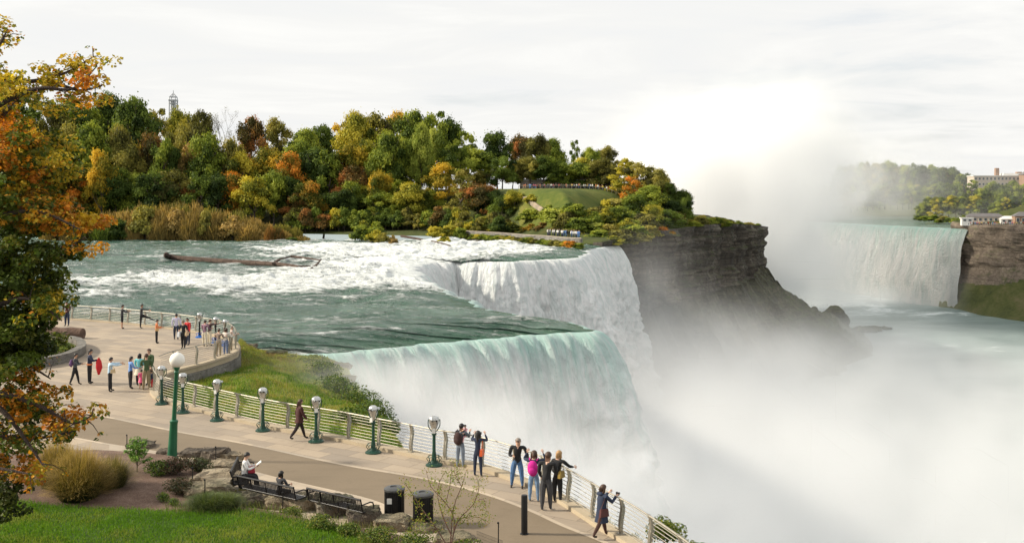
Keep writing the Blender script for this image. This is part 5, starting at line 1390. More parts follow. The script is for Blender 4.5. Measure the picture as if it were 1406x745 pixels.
# ------------------------------------------------------------------ the big maple at the left edge
D0 = 21.0
def mp(px, py, dD=0.0):
    D = D0 + dD; return Vector(((px - CX) / F * D, D, CZ - (py - HY) / F * D))
base = mp(-75, 745, 1.5); zgb = ground_z(base.x, base.y, 1.0, garden_bvh)
mt = empty('maple_tree', (base.x, base.y, zgb)); inv = -mt.location
mb = MB()
tr = [Vector((base.x, base.y, zgb - .2)), mp(-72, 600, 1), mp(-66, 450, .6), mp(-60, 300, .3), mp(-58, 150, 0), mp(-50, 30, 0), mp(-45, -60, 0)]
mb.tube([p + inv for p in catmull(tr, 4)], list(np.linspace(.24, .05, 25)), 10)
limbs = [[(-60, 200), (-10, 150), (50, 122), (100, 122), (132, 92)], [(-60, 170), (0, 110), (40, 112), (90, 100), (128, 78)], [(-60, 240), (10, 150), (70, 118), (110, 124), (140, 118)], [(-62, 330), (-10, 300), (50, 290), (110, 315)], [(-64, 350), (0, 345), (60, 360), (118, 325)], [(-66, 430), (-10, 420), (40, 410), (85, 440)],
         [(-66, 480), (0, 470), (40, 500), (70, 520)], [(-70, 560), (-10, 540), (50, 555), (98, 580), (126, 570)], [(-70, 590), (0, 600), (60, 600), (105, 590)], [(-72, 640), (-20, 640), (40, 650)], [(-60, 120), (-20, 90), (0, 60), (8, 45)], [(-60, 250), (0, 220), (60, 230), (110, 235)], [(-66, 520), (0, 560), (40, 610), (60, 640)]]
tips = []
for i, lm in enumerate(limbs):
    dz = [(-.8, -.3), (0, .4), (.3, .9), (-.2, -1.2), (.2, .6), (-.3, -1), (.4, .9), (-.3, -.8), (0, .4), (.2, -.6), (0, .3), (.5, 1.4), (-.4, -.9)][i]
    pts = [mp(x_, y_, dz[0] + (dz[1] - dz[0]) * j / (len(lm) - 1)) for j, (x_, y_) in enumerate(lm)]
    cc = catmull(pts, 5); mb.tube([p + inv for p in cc], list(np.linspace(.075, .012, len(cc))), 7)
    for q in cc[4::2]:
        for _ in range(2):
            e = q + Vector((random.gauss(0, .15), random.gauss(0, .3), random.gauss(0, .15))); tips.append(e); mb.tube([q + inv, q.lerp(e, .5) + inv + Vector((0, 0, .05)), e + inv], [.014, .009, .004], 4, cap=False)
mb.build('trunk', M_bark, mt)
# leaf masses: (px, py, rx px, ry px, leaves, palette)
OR = [(.62, .24, .02), (.70, .34, .03), (.50, .17, .02), (.40, .2, .02)]; YO = [(.60, .40, .04), (.66, .50, .06), (.42, .32, .03), (.30, .28, .03)]; GR = [(.06, .09, .012), (.09, .13, .018), (.13, .17, .025), (.18, .18, .03)]; DK = [(.03, .045, .008), (.05, .07, .012), (.08, .09, .015)]; MXD = GR + OR[:2] + [(.2, .12, .02)]
for _e in tips: pass
mass = [(6, 60, 14, 40, 260, YO), (-10, 120, 40, 40, 900, YO), (30, 118, 34, 22, 700, YO), (75, 108, 26, 14, 320, YO), (112, 95, 24, 14, 300, YO), (132, 82, 10, 12, 90, YO), (132, 112, 16, 12, 170, OR + YO), (120, 132, 24, 14, 330, OR + YO), (60, 140, 40, 18, 420, GR + YO),
        (-10, 180, 40, 50, 1500, OR), (20, 200, 34, 40, 1300, OR + GR), (60, 190, 30, 26, 700, GR + YO), (0, 250, 60, 50, 2200, OR + GR), (60, 240, 40, 30, 1100, OR + YO + GR), (100, 222, 22, 18, 260, YO + GR), (40, 290, 60, 36, 2000, MXD), (95, 300, 26, 26, 620, OR + YO[:1] + GR[:1]), (112, 320, 16, 20, 280, OR), (118, 342, 9, 10, 90, OR),
        (20, 340, 70, 40, 2600, GR + DK), (80, 350, 26, 22, 500, GR + DK), (0, 390, 70, 40, 2600, DK + GR), (50, 390, 26, 26, 900, DK + GR), (66, 420, 20, 18, 420, YO + GR), (0, 440, 60, 40, 2200, DK), (48, 446, 22, 20, 520, DK + GR), (58, 470, 22, 18, 420, DK + GR), (62, 400, 24, 24, 500, GR + YO), (30, 420, 40, 30, 900, DK), (20, 470, 40, 30, 900, DK), (0, 490, 50, 34, 1400, DK + GR), (38, 494, 20, 20, 360, GR), (30, 512, 34, 14, 320, OR + GR),
        (10, 545, 50, 26, 1100, OR + GR), (48, 555, 34, 18, 620, OR + MXD), (85, 566, 24, 10, 200, MXD + OR), (112, 572, 14, 9, 90, OR + YO), (0, 590, 50, 30, 1200, DK + OR[:1]), (44, 600, 34, 20, 560, MXD), (92, 592, 16, 10, 90, OR + GR), (10, 640, 40, 30, 700, GR + OR), (48, 640, 24, 18, 200, YO + OR), (-10, 690, 46, 30, 700, DK), (10, 680, 30, 24, 400, DK)]
L = []
for i, (x_, y_, rx, ry, n, cols) in enumerate(mass):
    c = mp(x_, y_, random.uniform(-.6, .8)) + inv; kx = D0 / F
    nb_ = max(3, n // 60); 
    for j in range(nb_):       # small sprays inside each mass: gaps stay between them
        a = random.uniform(0, 6.28); r_ = math.sqrt(random.random()) * .85
        cc = c + Vector((math.cos(a) * r_ * rx * kx, random.gauss(0, .55), math.sin(a) * r_ * ry * kx))
        L.append(leaf_cloud(int(n * (1.7 if y_ > 230 else 1.2) / nb_), tuple(cc), (.24, .24, .15), .052, random.choices(cols, k=3), flat=.8, asp=.75))
for _e in tips: L.append(leaf_cloud(9, tuple(_e + inv), (.14, .14, .10), .05, GR + OR[:2] + YO[:1], flat=.8, asp=.75))
join_clouds('crown', L, M_leaf, mt)
tag(mt, 'large orange and green autumn maple filling the left edge', 'tree')
# ================================================================== PEOPLE
def cloth(name, c, var=.18, rough=.85): return simple('cloth_' + name, c, rough, 0, var, 9)
def skin(c=(.46, .26, .17)): return simple('skin_%02d' % int(c[0] * 100), c, .6, 0, .06, 5)
M_skin = skin(); M_skin2 = skin((.56, .34, .24))
M_dhair = simple('dark_hair', (.012, .009, .008), .55, 0, .3, 30)
M_bhair = simple('brown_hair', (.06, .028, .015), .55, 0, .3, 30)
M_lhair = simple('blond_hair', (.38, .22, .09), .55, 0, .3, 30)
M_ghair = simple('grey_hair', (.22, .18, .15), .6, 0, .3, 30)
HAIR = {'d': M_dhair, 'b': M_bhair, 'l': M_lhair, 'g': M_ghair}
M_shoe = simple('dark_shoe', (.02, .017, .015), .5, 0, .2, 5); M_wshoe = simple('white_shoe', (.6, .6, .6), .6, 0, .1, 5)

def fingers(mb, w_, d, side, s=1.0, mi=0, curl=.5, up=None):
    "palm and five fingers at the end of an arm: w_ wrist, d direction of the forearm"
    d = d.normalized(); a = up or (Vector((0, 1, 0)) if abs(d.y) < .8 else Vector((1, 0, 0)))
    u = d.cross(a).normalized(); n = u.cross(d).normalized()       # u across the palm, n palm normal
    P = lambda f, c, h: w_ + d * f * s + u * c * s + n * h * s
    mb.tube([P(-.02, 0, 0), P(.02, 0, 0), P(.085, 0, .004)], [.028 * s, .036 * s, .034 * s], 8, mi, flat=.5)
    for k, (c, L) in enumerate(((-.03, .062), (-.010, .075), (.011, .070), (.030, .055))):
        mb.tube([P(.075, c, .003), P(.075 + L * .45, c * 1.1, .012 + .02 * curl), P(.075 + L * (.9 - .35 * curl), c * 1.1, .012 + .06 * curl)], [.0095 * s, .009 * s, .0065 * s], 6, mi)
    mb.tube([P(.02, -.032 * side, .0), P(.05, -.052 * side, .012), P(.078, -.05 * side, .026)], [.012 * s, .011 * s, .008 * s], 6, mi)

def person(x, y, z, H, head_deg, label, top, legs, hair='d', hairstyle='short', pose=None, skinm=None, shoe=None, sleeves='long', bare_legs=False, build=1.0, group=None, coat=None, shorts=False, skirt=None, cat='person', seat=None, lod=1):
    """local frame: +y is the way the person faces, x the right hand; pose: dict of joint angles in degrees"""
    ps = dict(la=(5, 10, 8), ra=(5, 10, 8), ll=(2, 0, 4), rl=(-2, 0, 4), lean=2, nod=8, turn=0, tilt=0); ps.update(pose or {})
    skinm = skinm or M_skin; shoe = shoe or M_shoe
    t = empty('person', (x, y, z), R(head_deg)); k = H
    hip = Vector((0, 0, .515 * k))
    def leg(s, a):      # a = hip flexion, knee bend, spread
        h = hip + Vector((s * .052 * k, 0, 0)); fl, kn, sp_ = (R(q) for q in a)
        kd = Vector((s * math.sin(sp_), math.sin(fl) * math.cos(sp_), -math.cos(fl) * math.cos(sp_))); knee = h + kd * .245 * k
        f2 = fl - kn; ad = Vector((s * math.sin(sp_) * .5, math.sin(f2), -math.cos(f2))).normalized(); ank = knee + ad * .235 * k
        return h, knee, ank
    L = [leg(-1, ps['ll']), leg(1, ps['rl'])]
    low = min(l[2].z for l in L) - .038 * k if seat is None else hip.z - seat
    sh = Vector((0, 0, -low)) if seat is None else Vector((0, 0, -(hip.z - seat)))
    hip = hip + sh; L = [tuple(q + sh for q in l) for l in L]
    ln = R(ps['lean']); up = Vector((math.sin(R(ps['tilt'])), math.sin(ln), math.cos(ln))).normalized()
    waist = hip + up * .10 * k; chest = hip + up * .215 * k; neck = hip + up * .318 * k
    nd = R(ps['lean'] + ps['nod']); hu = Vector((up.x, math.sin(nd), math.cos(nd))).normalized()
    head = neck + hu * .085 * k + Vector((0, .005 * k, 0))
    def arm(s, a):      # a = shoulder flexion, elbow bend, abduction, optional inward turn of the forearm
        shd = chest + up * .075 * k + Vector((s * .118 * k * build, 0, 0)); fl, el, ab = (R(q) for q in a[:3]); inn_ = R(a[3]) if len(a) > 3 else 0
        ud = Vector((s * math.sin(ab), math.sin(fl) * math.cos(ab), -math.cos(fl) * math.cos(ab))); elb = shd + ud * .165 * k
        f2 = fl + el; fd = Vector((-s * math.sin(inn_) + s * math.sin(ab) * .3, math.sin(f2) * math.cos(inn_), -math.cos(f2) * math.cos(inn_))).normalized(); wr = elb + fd * .145 * k
        return shd, elb, wr, fd
    A = [arm(-1, ps['la']), arm(1, ps['ra'])]
    V = []; E = []; Rr = []; T = []
    def v(p, r, ry=None): V.append(tuple(p)); Rr.append((r * k, (ry or r) * k)); return len(V) - 1
    def e(a, b, tg): E.append((a, b)); T.append(tg)
    b = build * 1.17
    p0 = v(hip, .066 * b, .064 * b); p1 = v(waist, .062 * b, .06 * b); p2 = v(chest, .080 * b, .068 * b); p3 = v(chest + up * .07 * k, .06 * b, .042 * b); p4 = v(neck, .028, .028); 
    p5 = v(head - hu * .02 * k + Vector((0, .004 * k, 0)), .044, .046); p6 = v(head + hu * .03 * k, .048, .050); p7 = v(head + hu * .062 * k, .025, .027)
    e(p0, p1, 'top'); e(p1, p2, 'top'); e(p2, p3, 'top'); e(p3, p4, 'neck'); e(p4, p5, 'head'); e(p5, p6, 'head'); e(p6, p7, 'head')
    for (h, kn, an) in L:
        a0 = v(h + Vector((0, 0, -.02 * k)), .052 * b); a1 = v(h.lerp(kn, .45), .050 * b); a2 = v(kn, .037 * b); a3 = v(kn.lerp(an, .4), .035 * b); a4 = v(an, .024)
        fw = Vector((0, 1, 0)); a5 = v(an + fw * .035 * k + Vector((0, 0, -.018 * k)), .024, .02); a6 = v(an + fw * .085 * k + Vector((0, 0, -.024 * k)), .022, .014)
        e(p0, a0, 'hips'); e(a0, a1, 'thigh'); e(a1, a2, 'thigh'); e(a2, a3, 'calf'); e(a3, a4, 'calf'); e(a4, a5, 'foot'); e(a5, a6, 'foot')
    for (s_, el_, wr, fd) in A:
        a0 = v(s_, .034 * b); a1 = v(el_, .026 * b); a2 = v(el_.lerp(wr, .35), .025 * b); a3 = v(wr, .0165)
        e(p3, a0, 'top'); e(a0, a1, 'uarm'); e(a1, a2, 'farm'); e(a2, a3, 'farm')
    me = bpy.data.meshes.new('sk'); me.from_pydata(V, E, []); o = bpy.data.objects.new('sk', me); COL.objects.link(o)
    sm = o.modifiers.new('s', 'SKIN'); sm.use_smooth_shade = True; sm.branch_smoothing = .6
    for i, q in enumerate(me.skin_vertices[0].data): q.radius = Rr[i]; q.use_root = (i == 0)
    sb = o.modifiers.new('u', 'SUBSURF'); sb.levels = lod
    dg = bpy.context.evaluated_depsgraph_get(); ev = o.evaluated_get(dg); m2 = bpy.data.meshes.new_from_object(ev)
    bpy.data.objects.remove(o); bpy.data.meshes.remove(me)
    co = np.empty(len(m2.vertices) * 3, np.float32); m2.vertices.foreach_get('co', co); co = co.reshape(-1, 3)
    VV = np.array(V); best = np.full(len(co), 1e9); which = np.zeros(len(co), int)
    for i, (a_i, b_i) in enumerate(E):
        a = VV[a_i]; d = VV[b_i] - a; tq = np.clip(((co - a) @ d) / (d @ d + 1e-12), 0, 1); ds = np.linalg.norm(co - a - tq[:, None] * d, axis=1)
        m = ds < best; best[m] = ds[m]; which[m] = i
    mats = [skinm, top, legs, shoe]
    def mat_of(tg):
        if tg in ('head', 'neck'): return 0
        if tg == 'top': return 1
        if tg == 'uarm': return 1
        if tg == 'farm': return 1 if sleeves == 'long' else 0
        if tg in ('hips', 'thigh'): return 2
        if tg == 'calf': return 0 if (bare_legs or shorts) else 2
        return 3
    vt = np.array([mat_of(T[w_]) for w_ in which])
    pv = [int(np.bincount(vt[list(p.vertices)]).argmax()) for p in m2.polygons]
    mb = MB(); mb.add([tuple(q) for q in co], [tuple(p.vertices) for p in m2.polygons], 0); mb.m = pv
    bpy.data.meshes.remove(m2)
    for (s, (s_, el_, wr, fd)) in zip((-1, 1), A): fingers(mb, wr, fd, s, k / 1.75 * 1.05, 0, .45)
    # nose, ears, eyes
    fdv = Vector((0, 1, 0)); face = head + Vector((0, .046 * k, 0))
    mb.tube([face + hu * .012 * k, face + hu * -.006 * k + fdv * .012 * k, face - hu * .012 * k + fdv * .004 * k], [.004 * k, .008 * k, .007 * k], 6, 0)
    for s in (-1, 1): mb.ball(head + Vector((s * .046 * k, 0, 0)), (.007 * k, .012 * k, .018 * k), 8, 0)
    mb.cur = 3
    for s in (-1, 1): mb.ball(face + Vector((s * .017 * k, -.003 * k, 0)) + hu * .014 * k, .006 * k, 6)
    mb.ball(face - hu * .03 * k + Vector((0, -.004 * k, 0)), (.014 * k, .004 * k, .003 * k), 6)
    mb.cur = 0
    body = mb.build('body', mats, t)
    # hair as a child
    hb = MB(); hm = HAIR[hair]
    if hairstyle == 'cap': hm = cloth('cap', (.16, .12, .09))
    q = Vector((0, 0, 1)).rotation_difference(hu).to_matrix()
    n_ = 14; prof_ = []
    V2 = []; F2 = []
    for i in range(8):
        ph = i / 7 * R(112)
        for j in range(n_):
            th = 2 * math.pi * j / n_; back = .5 - .5 * math.sin(th)          # 1 at the back
            lim = R(60) + R(84) * back ** 1.3 if hairstyle != 'cap' else R(80); pp_ = ph / R(112) * lim
            r_ = Vector((.058 * math.sin(pp_) * math.cos(th), .062 * math.sin(pp_) * math.sin(th) - .004, .062 * math.cos(pp_))) * k * (1.04 + random.uniform(-.015, .03))
            V2.append(head + hu * .018 * k + q @ r_)
    for i in range(7):
        for j in range(n_): a = i * n_ + j; b_ = i * n_ + (j + 1) % n_; F2.append((a, a + n_, b_ + n_, b_))
    F2.append(tuple(range(n_ - 1, -1, -1))); hb.add(V2, F2)
    if hairstyle in ('long', 'bob', 'pony'):
        dn = {'long': .20, 'bob': .085, 'pony': .13}[hairstyle]; bw = {'long': .05, 'bob': .055, 'pony': .022}[hairstyle]
        c0 = head + Vector((0, -.03 * k, .02 * k)); hb.tube([c0, c0 + Vector((0, -.018 * k, -dn * .45 * k)), c0 + Vector((0, -.022 * k, -dn * k))], [bw * k, bw * 1.05 * k, bw * .55 * k], 10, flat=.6)
        if hairstyle != 'pony':
            for s in (-1, 1): hb.tube([head + Vector((s * .042 * k, -.01 * k, .03 * k)), head + Vector((s * .05 * k, -.012 * k, -.05 * k)), head + Vector((s * .046 * k, -.02 * k, -min(dn, .12) * k))], [.02 * k, .022 * k, .010 * k], 8)
    if hairstyle == 'cap': hb.tube([head + hu * .035 * k + Vector((0, .045 * k, 0)), head + hu * .03 * k + Vector((0, .085 * k, 0))], [.035 * k, .03 * k], 8, flat=.25)
    hb.build('cap' if hairstyle == 'cap' else 'hair', hm, t)
    if coat or skirt:
        name = 'coat' if coat else 'skirt'; mt_ = coat[0] if coat else skirt[0]; hem = (coat[1] if coat else skirt[1]) * k; rb = coat[2] if coat else skirt[2]
        cb = MB(); topc = (chest + up * .085 * k) if coat else (hip + up * .06 * k); rows = []
        cen = [topc, chest, waist, hip] if coat else [topc, hip]; rad = [(.075, .045), (.10, .070), (.092, .068), (.098, .075)] if coat else [(.070, .055), (.085, .068)]
        kn = (L[0][1] + L[1][1]) / 2; cen.append(hip.lerp(kn, .5) if hem > .12 * k else hip + Vector((0, 0, -hem * .5))); rad.append((.10 + rb * .5, .08 + rb * .5))
        cen.append(hip + (kn - hip).normalized() * hem); rad.append((.10 + rb, .085 + rb))
        Vc = []; m_ = 16
        for ci, (c, (rx, ry)) in enumerate(zip(cen, rad)):
            for j in range(m_):
                th = 2 * math.pi * j / m_; w_ = 1 + (.05 * math.sin(th * 5 + ci) if ci > 2 else 0); Vc.append(Vector(c) + Vector((rx * k * b * math.cos(th) * w_, ry * k * b * math.sin(th) * w_, 0)))
        Fc_ = [(i * m_ + j, i * m_ + (j + 1) % m_, (i + 1) * m_ + (j + 1) % m_, (i + 1) * m_ + j) for i in range(len(cen) - 1) for j in range(m_)]
        cb.add(Vc, Fc_)
        if coat:
            for (s_, el_, wr, fd) in A: cb.tube([s_.lerp(topc, .25), s_, el_, el_.lerp(wr, .8)], [.036 * k, .043 * k, .035 * k, .028 * k], 9)
        o = cb.build(name, mt_, t)
    tag(t, label, cat, group)
    t['_j'] = 0; del t['_j']
    J = dict(head=head, neck=neck, chest=chest, hip=hip, lw=A[0][2], rw=A[1][2], k=k, lsh=A[0][0], rsh=A[1][0])
    Mw = Matrix.Translation((x, y, z)) @ Matrix.Rotation(R(head_deg), 4, 'Z')
    J['M'] = Mw; J['rz'] = R(head_deg)
    return t, J
def held(name, J, key, off, label, cat, mb_fn, mats):
    p = J['M'] @ (J[key] + Vector(off)); mb = MB(); mb_fn(mb, J['k']); o = mb.build(name, mats, loc=p); o.rotation_euler = (0, 0, J['rz']); tag(o, label, cat); return o
def backpack(J, c, label, s=1.0, name='backpack'):
    m1 = cloth(label[:12].replace(' ', '_'), c)
    t = empty(name, J['M'] @ (J['chest'] + Vector((0, -.085 * J['k'], -.04 * J['k']))), J['rz']); k = J['k'] * s
    mb = MB(); mb.ball((0, -.035 * k, -.01 * k), (.085 * k, .055 * k, .125 * k), 16); mb.build('pack', m1, t)
    mb = MB(); mb.ball((0, -.085 * k, -.045 * k), (.06 * k, .02 * k, .055 * k), 12); mb.build('pocket', m1, t)
    for sx in (-1, 1): mb = MB(); mb.tube([(sx * .05 * k, 0, -.06 * k), (sx * .07 * k, .06 * k, .0), (sx * .075 * k, .12 * k, .07 * k), (sx * .07 * k, .08 * k, .125 * k), (sx * .055 * k, -.0, .11 * k)], .010 * k, 6); mb.build('strap', m1, t)
    tag(t, label, 'backpack'); return t
def handbag(J, off, c, label, s=1.0, strap=True, key='hip', plastic=False):
    m1 = simple('bag_' + label[:10].replace(' ', '_'), c, .5, 0, .12, 6)
    t = empty('handbag' if not plastic else 'plastic_bag', J['M'] @ (J[key] + Vector(off)), J['rz']); k = s
    mb = MB(); mb.box((0, 0, 0), (.11 * k, .30 * k, .22 * k), taper=.8); mb.build('bag', m1, t)
    if strap:
        sh = (J['rsh'] if off[0] > 0 else J['lsh']) - (J[key] + Vector(off)); mb = MB(); mb.tube([(0, -.12 * k, .1 * k), tuple(sh * .6 + Vector((0, -.06, 0))), tuple(sh + Vector((0, 0, .05))), tuple(sh * .6 + Vector((0, .08, 0))), (0, .12 * k, .1 * k)], .010, 5); mb.build('strap', m1, t)
    else:
        mb = MB(); mb.tube([(0, -.06 * k, .1 * k), (0, 0, .22 * k), (0, .06 * k, .1 * k)], .008, 5); mb.build('handle', m1, t)
    tag(t, label, 'bag' if plastic else 'handbag'); return t
def camera_(J, label, key='rw', off=(-.05, .08, .05)):
    def f(mb, k): mb.box((0, 0, 0), (.13, .04, .085)); mb.tube([(0, .02, 0), (0, .07, 0)], .032, 10)
    return held('camera', J, key, off, label, 'camera', f, M_black)

def PP_(px, py, hpx, **kw):
    p = at(px, py); H_ = hpx / F * p.y; return p.x, p.y, p.z, H_
G = 'visitors'
black = cloth('black', (.012, .012, .014)); navy = cloth('navy', (.018, .028, .06)); dgrey = cloth('dark_grey', (.05, .05, .055)); jeans = cloth('jeans', (.07, .15, .30), .3); ljeans = cloth('light_jeans', (.17, .27, .42), .3)
djeans = cloth('dark_jeans', (.02, .03, .06)); maroon = cloth('maroon', (.055, .014, .012)); lblue = cloth('light_blue', (.42, .58, .72)); denim = cloth('denim_shirt', (.16, .30, .62)); turq = cloth('turquoise', (.16, .52, .56)); white = cloth('white', (.75, .74, .72))
lilac = cloth('lilac', (.58, .56, .72)); olive = cloth('olive_green', (.05, .09, .035)); khaki = cloth('khaki', (.26, .20, .12)); pink = cloth('pink', (.70, .10, .22)); red = cloth('red', (.50, .02, .025)); orange = cloth('orange', (.60, .20, .08)); peach = cloth('peach', (.78, .52, .40)); cream = cloth('cream', (.60, .54, .42)); greyj = cloth('grey_jacket', (.10, .12, .14)); bluegrey = cloth('blue_grey', (.20, .24, .30))
def print_mat(name, a, b, sc=22):
    m, nt, p, out = material(name); n = nt.noise(nt.obj(), sc, 2, .5); nt.set(p.inputs['Base Color'], nt.ramp(n, [(.47, a), (.53, b)], 'LINEAR')); p.inputs['Roughness'].default_value = .85; return m
plaid = print_mat('plaid_cloth', (.02, .02, .025), (.10, .12, .13)); floral = print_mat('floral_cloth', (.02, .025, .07), (.45, .25, .3)); pattern = print_mat('patterned_cloth', (.35, .2, .15), (.7, .65, .6)); pstripe = print_mat('striped_cloth', (.05, .05, .06), (.55, .4, .3))

# --- along the near railing
x, y, z, H = PP_(826, 737, 74)
t, J = person(x, y, z, H, -62, 'woman in a dark blue hooded coat raising a camera by the railing', navy, cloth('brown_trousers', (.06, .025, .018)), 'b', 'bob', dict(la=(48, 78, 14, 10), ra=(48, 78, 14, 20), ll=(20, 6, 2), rl=(-22, 12, 2), lean=3), M_skin2, coat=(navy, .20, .02), group=G)
handbag(J, (.16, -.02, -.02), (.08, .02, .02), 'dark red handbag on the hip of the woman in the blue coat'); camera_(J, 'small camera held up by the woman in the blue coat')
hd = MB(); hd.ball((0, 0, 0), (.11, .06, .07), 12); o = hd.build('hood', navy, t); o.location = J['neck'] + Vector((0, -.07, .0))
x, y, z, H = PP_(750, 700, 80)
t, J = person(x, y, z, H, -18, 'man in a black padded jacket and dark grey trousers seen from behind', black, dgrey, 'b', 'short', dict(la=(6, 30, 8, 10), ra=(14, 60, 6, 20), ll=(-4, 2, 2), rl=(6, 4, 2), lean=5, tilt=3), M_skin2, M_wshoe, build=1.14, group=G)
x, y, z, H = PP_(766, 694, 72)
t, J = person(x, y + .35, z, H, -35, 'blond companion in black clothes close beside the man in the padded jacket', black, black, 'l', 'bob', dict(la=(20, 40, 12), ra=(45, 30, 20), lean=6), M_skin2, build=1.05, group=G)
handbag(J, (.17, -.03, .08), (.30, .20, .04), 'black and yellow shoulder bag on the blond companion'); backpack(J, (.02, .02, .02), 'small black backpack on the blond companion', .8)
x, y, z, H = PP_(733, 688, 70)
t, J = person(x, y, z, H, -12, 'woman in blue jeans lifting a camera, magenta backpack on her back', navy, ljeans, 'b', 'bob', dict(la=(85, 95, 38, 35), ra=(85, 95, 38, 35), ll=(0, 0, 5), rl=(0, 0, 5), lean=2), M_skin2, cloth('tan_shoe', (.3, .25, .18)), group=G)
backpack(J, (.58, .012, .26), 'bright magenta backpack on the woman in blue jeans', 1.25); camera_(J, 'camera held to the eye by the woman with the magenta backpack', 'head', (0, .16, .0))
x, y, z, H = PP_(710, 668, 69)
t, J = person(x, y, z, H, 172, 'man in black sweater, jeans and sunglasses facing the viewer, leaning on the railing', black, jeans, 'g', 'short', dict(la=(5, 20, 22), ra=(18, 80, 10, 40), ll=(8, 4, 10), rl=(4, 6, 9), lean=6, tilt=-4), M_skin2, build=1.12, group=G)
gl_ = MB(); gl_.tube([(-.05, 0, 0), (0, .01, 0), (.05, 0, 0)], .014, 8); o = gl_.build('sunglasses', M_black, t); o.location = J['head'] + Vector((0, .046 * J['k'] + .008, .022))
x, y, z, H = PP_(656, 653, 62)
t, J = person(x, y, z, H, -14, 'long-haired woman in a navy jacket photographing the mist', navy, djeans, 'd', 'long', dict(la=(70, 100, 26, 30), ra=(72, 100, 24, 30), ll=(0, 0, 3), rl=(0, 0, 4)), M_skin2, group=G, build=.95)
handbag(J, (.17, -.06, .03), (.62, .10, .02), 'orange-red handbag of the long-haired woman in the navy jacket', 1.0); camera_(J, 'camera held up by the long-haired woman', 'head', (.02, .16, 0))
x, y, z, H = PP_(632, 641, 60)
t, J = person(x, y, z, H, -28, 'man in a grey jacket carrying a small child at the railing', greyj, bluegrey, 'd', 'short', dict(la=(40, 85, 10, 25), ra=(45, 90, 10, 20), ll=(0, 0, 4), rl=(0, 0, 4), tilt=2), M_skin2, build=1.05, group=G)
backpack(J, (.045, .02, .018), 'dark brown backpack on the man carrying a child', 1.25)
cp = J['M'] @ (J['chest'] + Vector((.10, .18, -.02)))
t2_, J2 = person(cp.x, cp.y, cp.z, .82, 140, 'small child in pale pink held in the arms of the man in grey', cloth('pale_pink', (.72, .40, .42)), cloth('pale_pink', (.72, .40, .42)), 'd', 'short', dict(la=(50, 30, 10), ra=(50, 30, 10), ll=(80, 60, 12), rl=(80, 60, 12)), M_skin2, seat=0.0, group=G)
x, y, z, H = PP_(411, 603, 57)
t, J = person(x, y, z, H, -62, 'woman in dark maroon with long auburn hair walking along the railing', maroon, cloth('black_legs', (.02, .01, .01)), 'b', 'long', dict(la=(-14, 20, 12), ra=(16, 20, 10), ll=(22, 6, 2), rl=(-24, 14, 2)), M_skin2, coat=(maroon, .07, .012), group=G)
# --- seated on the benches
bp = bA.location; q = Matrix.Rotation(bA.rotation_euler.z, 4, 'Z') @ Vector((.15, .27, 0))
t, J = person(bp.x + q.x, bp.y + q.y, .50, 1.64, math.degrees(bA.rotation_euler.z) - 0, 'woman in a white shirt reading a book on the end-on bench', white, black, 'd', 'short', dict(la=(30, 78, 6, 22), ra=(30, 78, 6, 22), ll=(84, 70, 4), rl=(86, 84, 4), lean=6, nod=16), M_skin2, seat=.03, group=G)
def bk_(mb, k):
    for s in (-1, 1): mb.box((s * .085, 0, 0), (.17, .22, .018), M=Matrix.Rotation(R(38), 3, 'X') @ Matrix.Rotation(R(-s * 14), 3, 'Y'))
held('book', J, 'rw', (-.10, .10, .06), 'open white book in the hands of the seated woman', 'book', bk_, M_label)
handbag(J, (-.08, .26, .14), (.40, .03, .05), 'red bag on the lap of the reading woman', .8, strap=False)
bq_ = bB.location; q = Matrix.Rotation(bB.rotation_euler.z, 4, 'Z') @ Vector((.35, .27, 0))
t, J = person(bq_.x + q.x, bq_.y + q.y, .50, 1.36, math.degrees(bB.rotation_euler.z), 'child in a dark jacket sitting on the bench, seen from behind', dgrey, black, 'd', 'bob', dict(la=(30, 50, 8, 20), ra=(30, 50, 8, 20), ll=(84, 84, 4), rl=(84, 84, 4), lean=4), M_skin, seat=.02, group=G)
# --- on the terrace
def pp(px, py, hpx, hd_, lb, top, legs, hair='d', hs='short', pose=None, **kw):
    x, y, z, H = PP_(px, py, hpx); return person(x, y, z, H, hd_, lb, top, legs, hair, hs, pose, group=G, **kw)
t, J = pp(103, 528, 44, -80, 'person in a dark plaid jacket looking at a phone, purple backpack on', plaid, black, 'd', 'short', dict(la=(20, 70, 6), ra=(20, 75, 6), ll=(14, 4, 3), rl=(-14, 6, 3))); backpack(J, (.12, .06, .16), 'purple backpack on the person in the plaid jacket', .95)
t, J = pp(123, 526, 47, -70, 'person in a navy top with an orange band, ponytail hanging behind', navy, black, 'd', 'pony', dict(la=(20, 60, 8, 20), ra=(30, 80, 10)), build=1.12)
def band(mb, k): mb.lathe([(.185, -.03), (.19, 0), (.185, .05)], n=16, sy=.8)
mb = MB(); band(mb, 1); o = mb.build('waist_band', orange, t); o.location = J['hip'] + Vector((0, 0, .07))
def coat_(mb, k): mb.tube([(0, 0, .12), (.02, 0, -.1), (.04, .02, -.42), (.02, 0, -.8)], [.03, .14, .17, .05], 10, flat=.55)
held('red_jacket', J, 'rw', (.0, .05, -.02), 'bright red jacket hanging from the arm of the person in navy', 'jacket', coat_, red)
t, J = pp(151, 537, 47, -60, 'person in a light blue shirt stretching an arm to the right', lblue, black, 'd', 'short', dict(la=(80, 15, 6), ra=(78, 20, 10), ll=(6, 0, 7), rl=(-4, 0, 7)), build=1.08); handbag(J, (.10, .12, .14), (.55, .42, .25), 'tan bag on the person in the light blue shirt', .9)
pp(179, 533, 44, -50, 'woman in a blue denim shirt at the edge of the family group', denim, black, 'd', 'pony', dict(la=(20, 60, 8), ra=(20, 60, 8)))
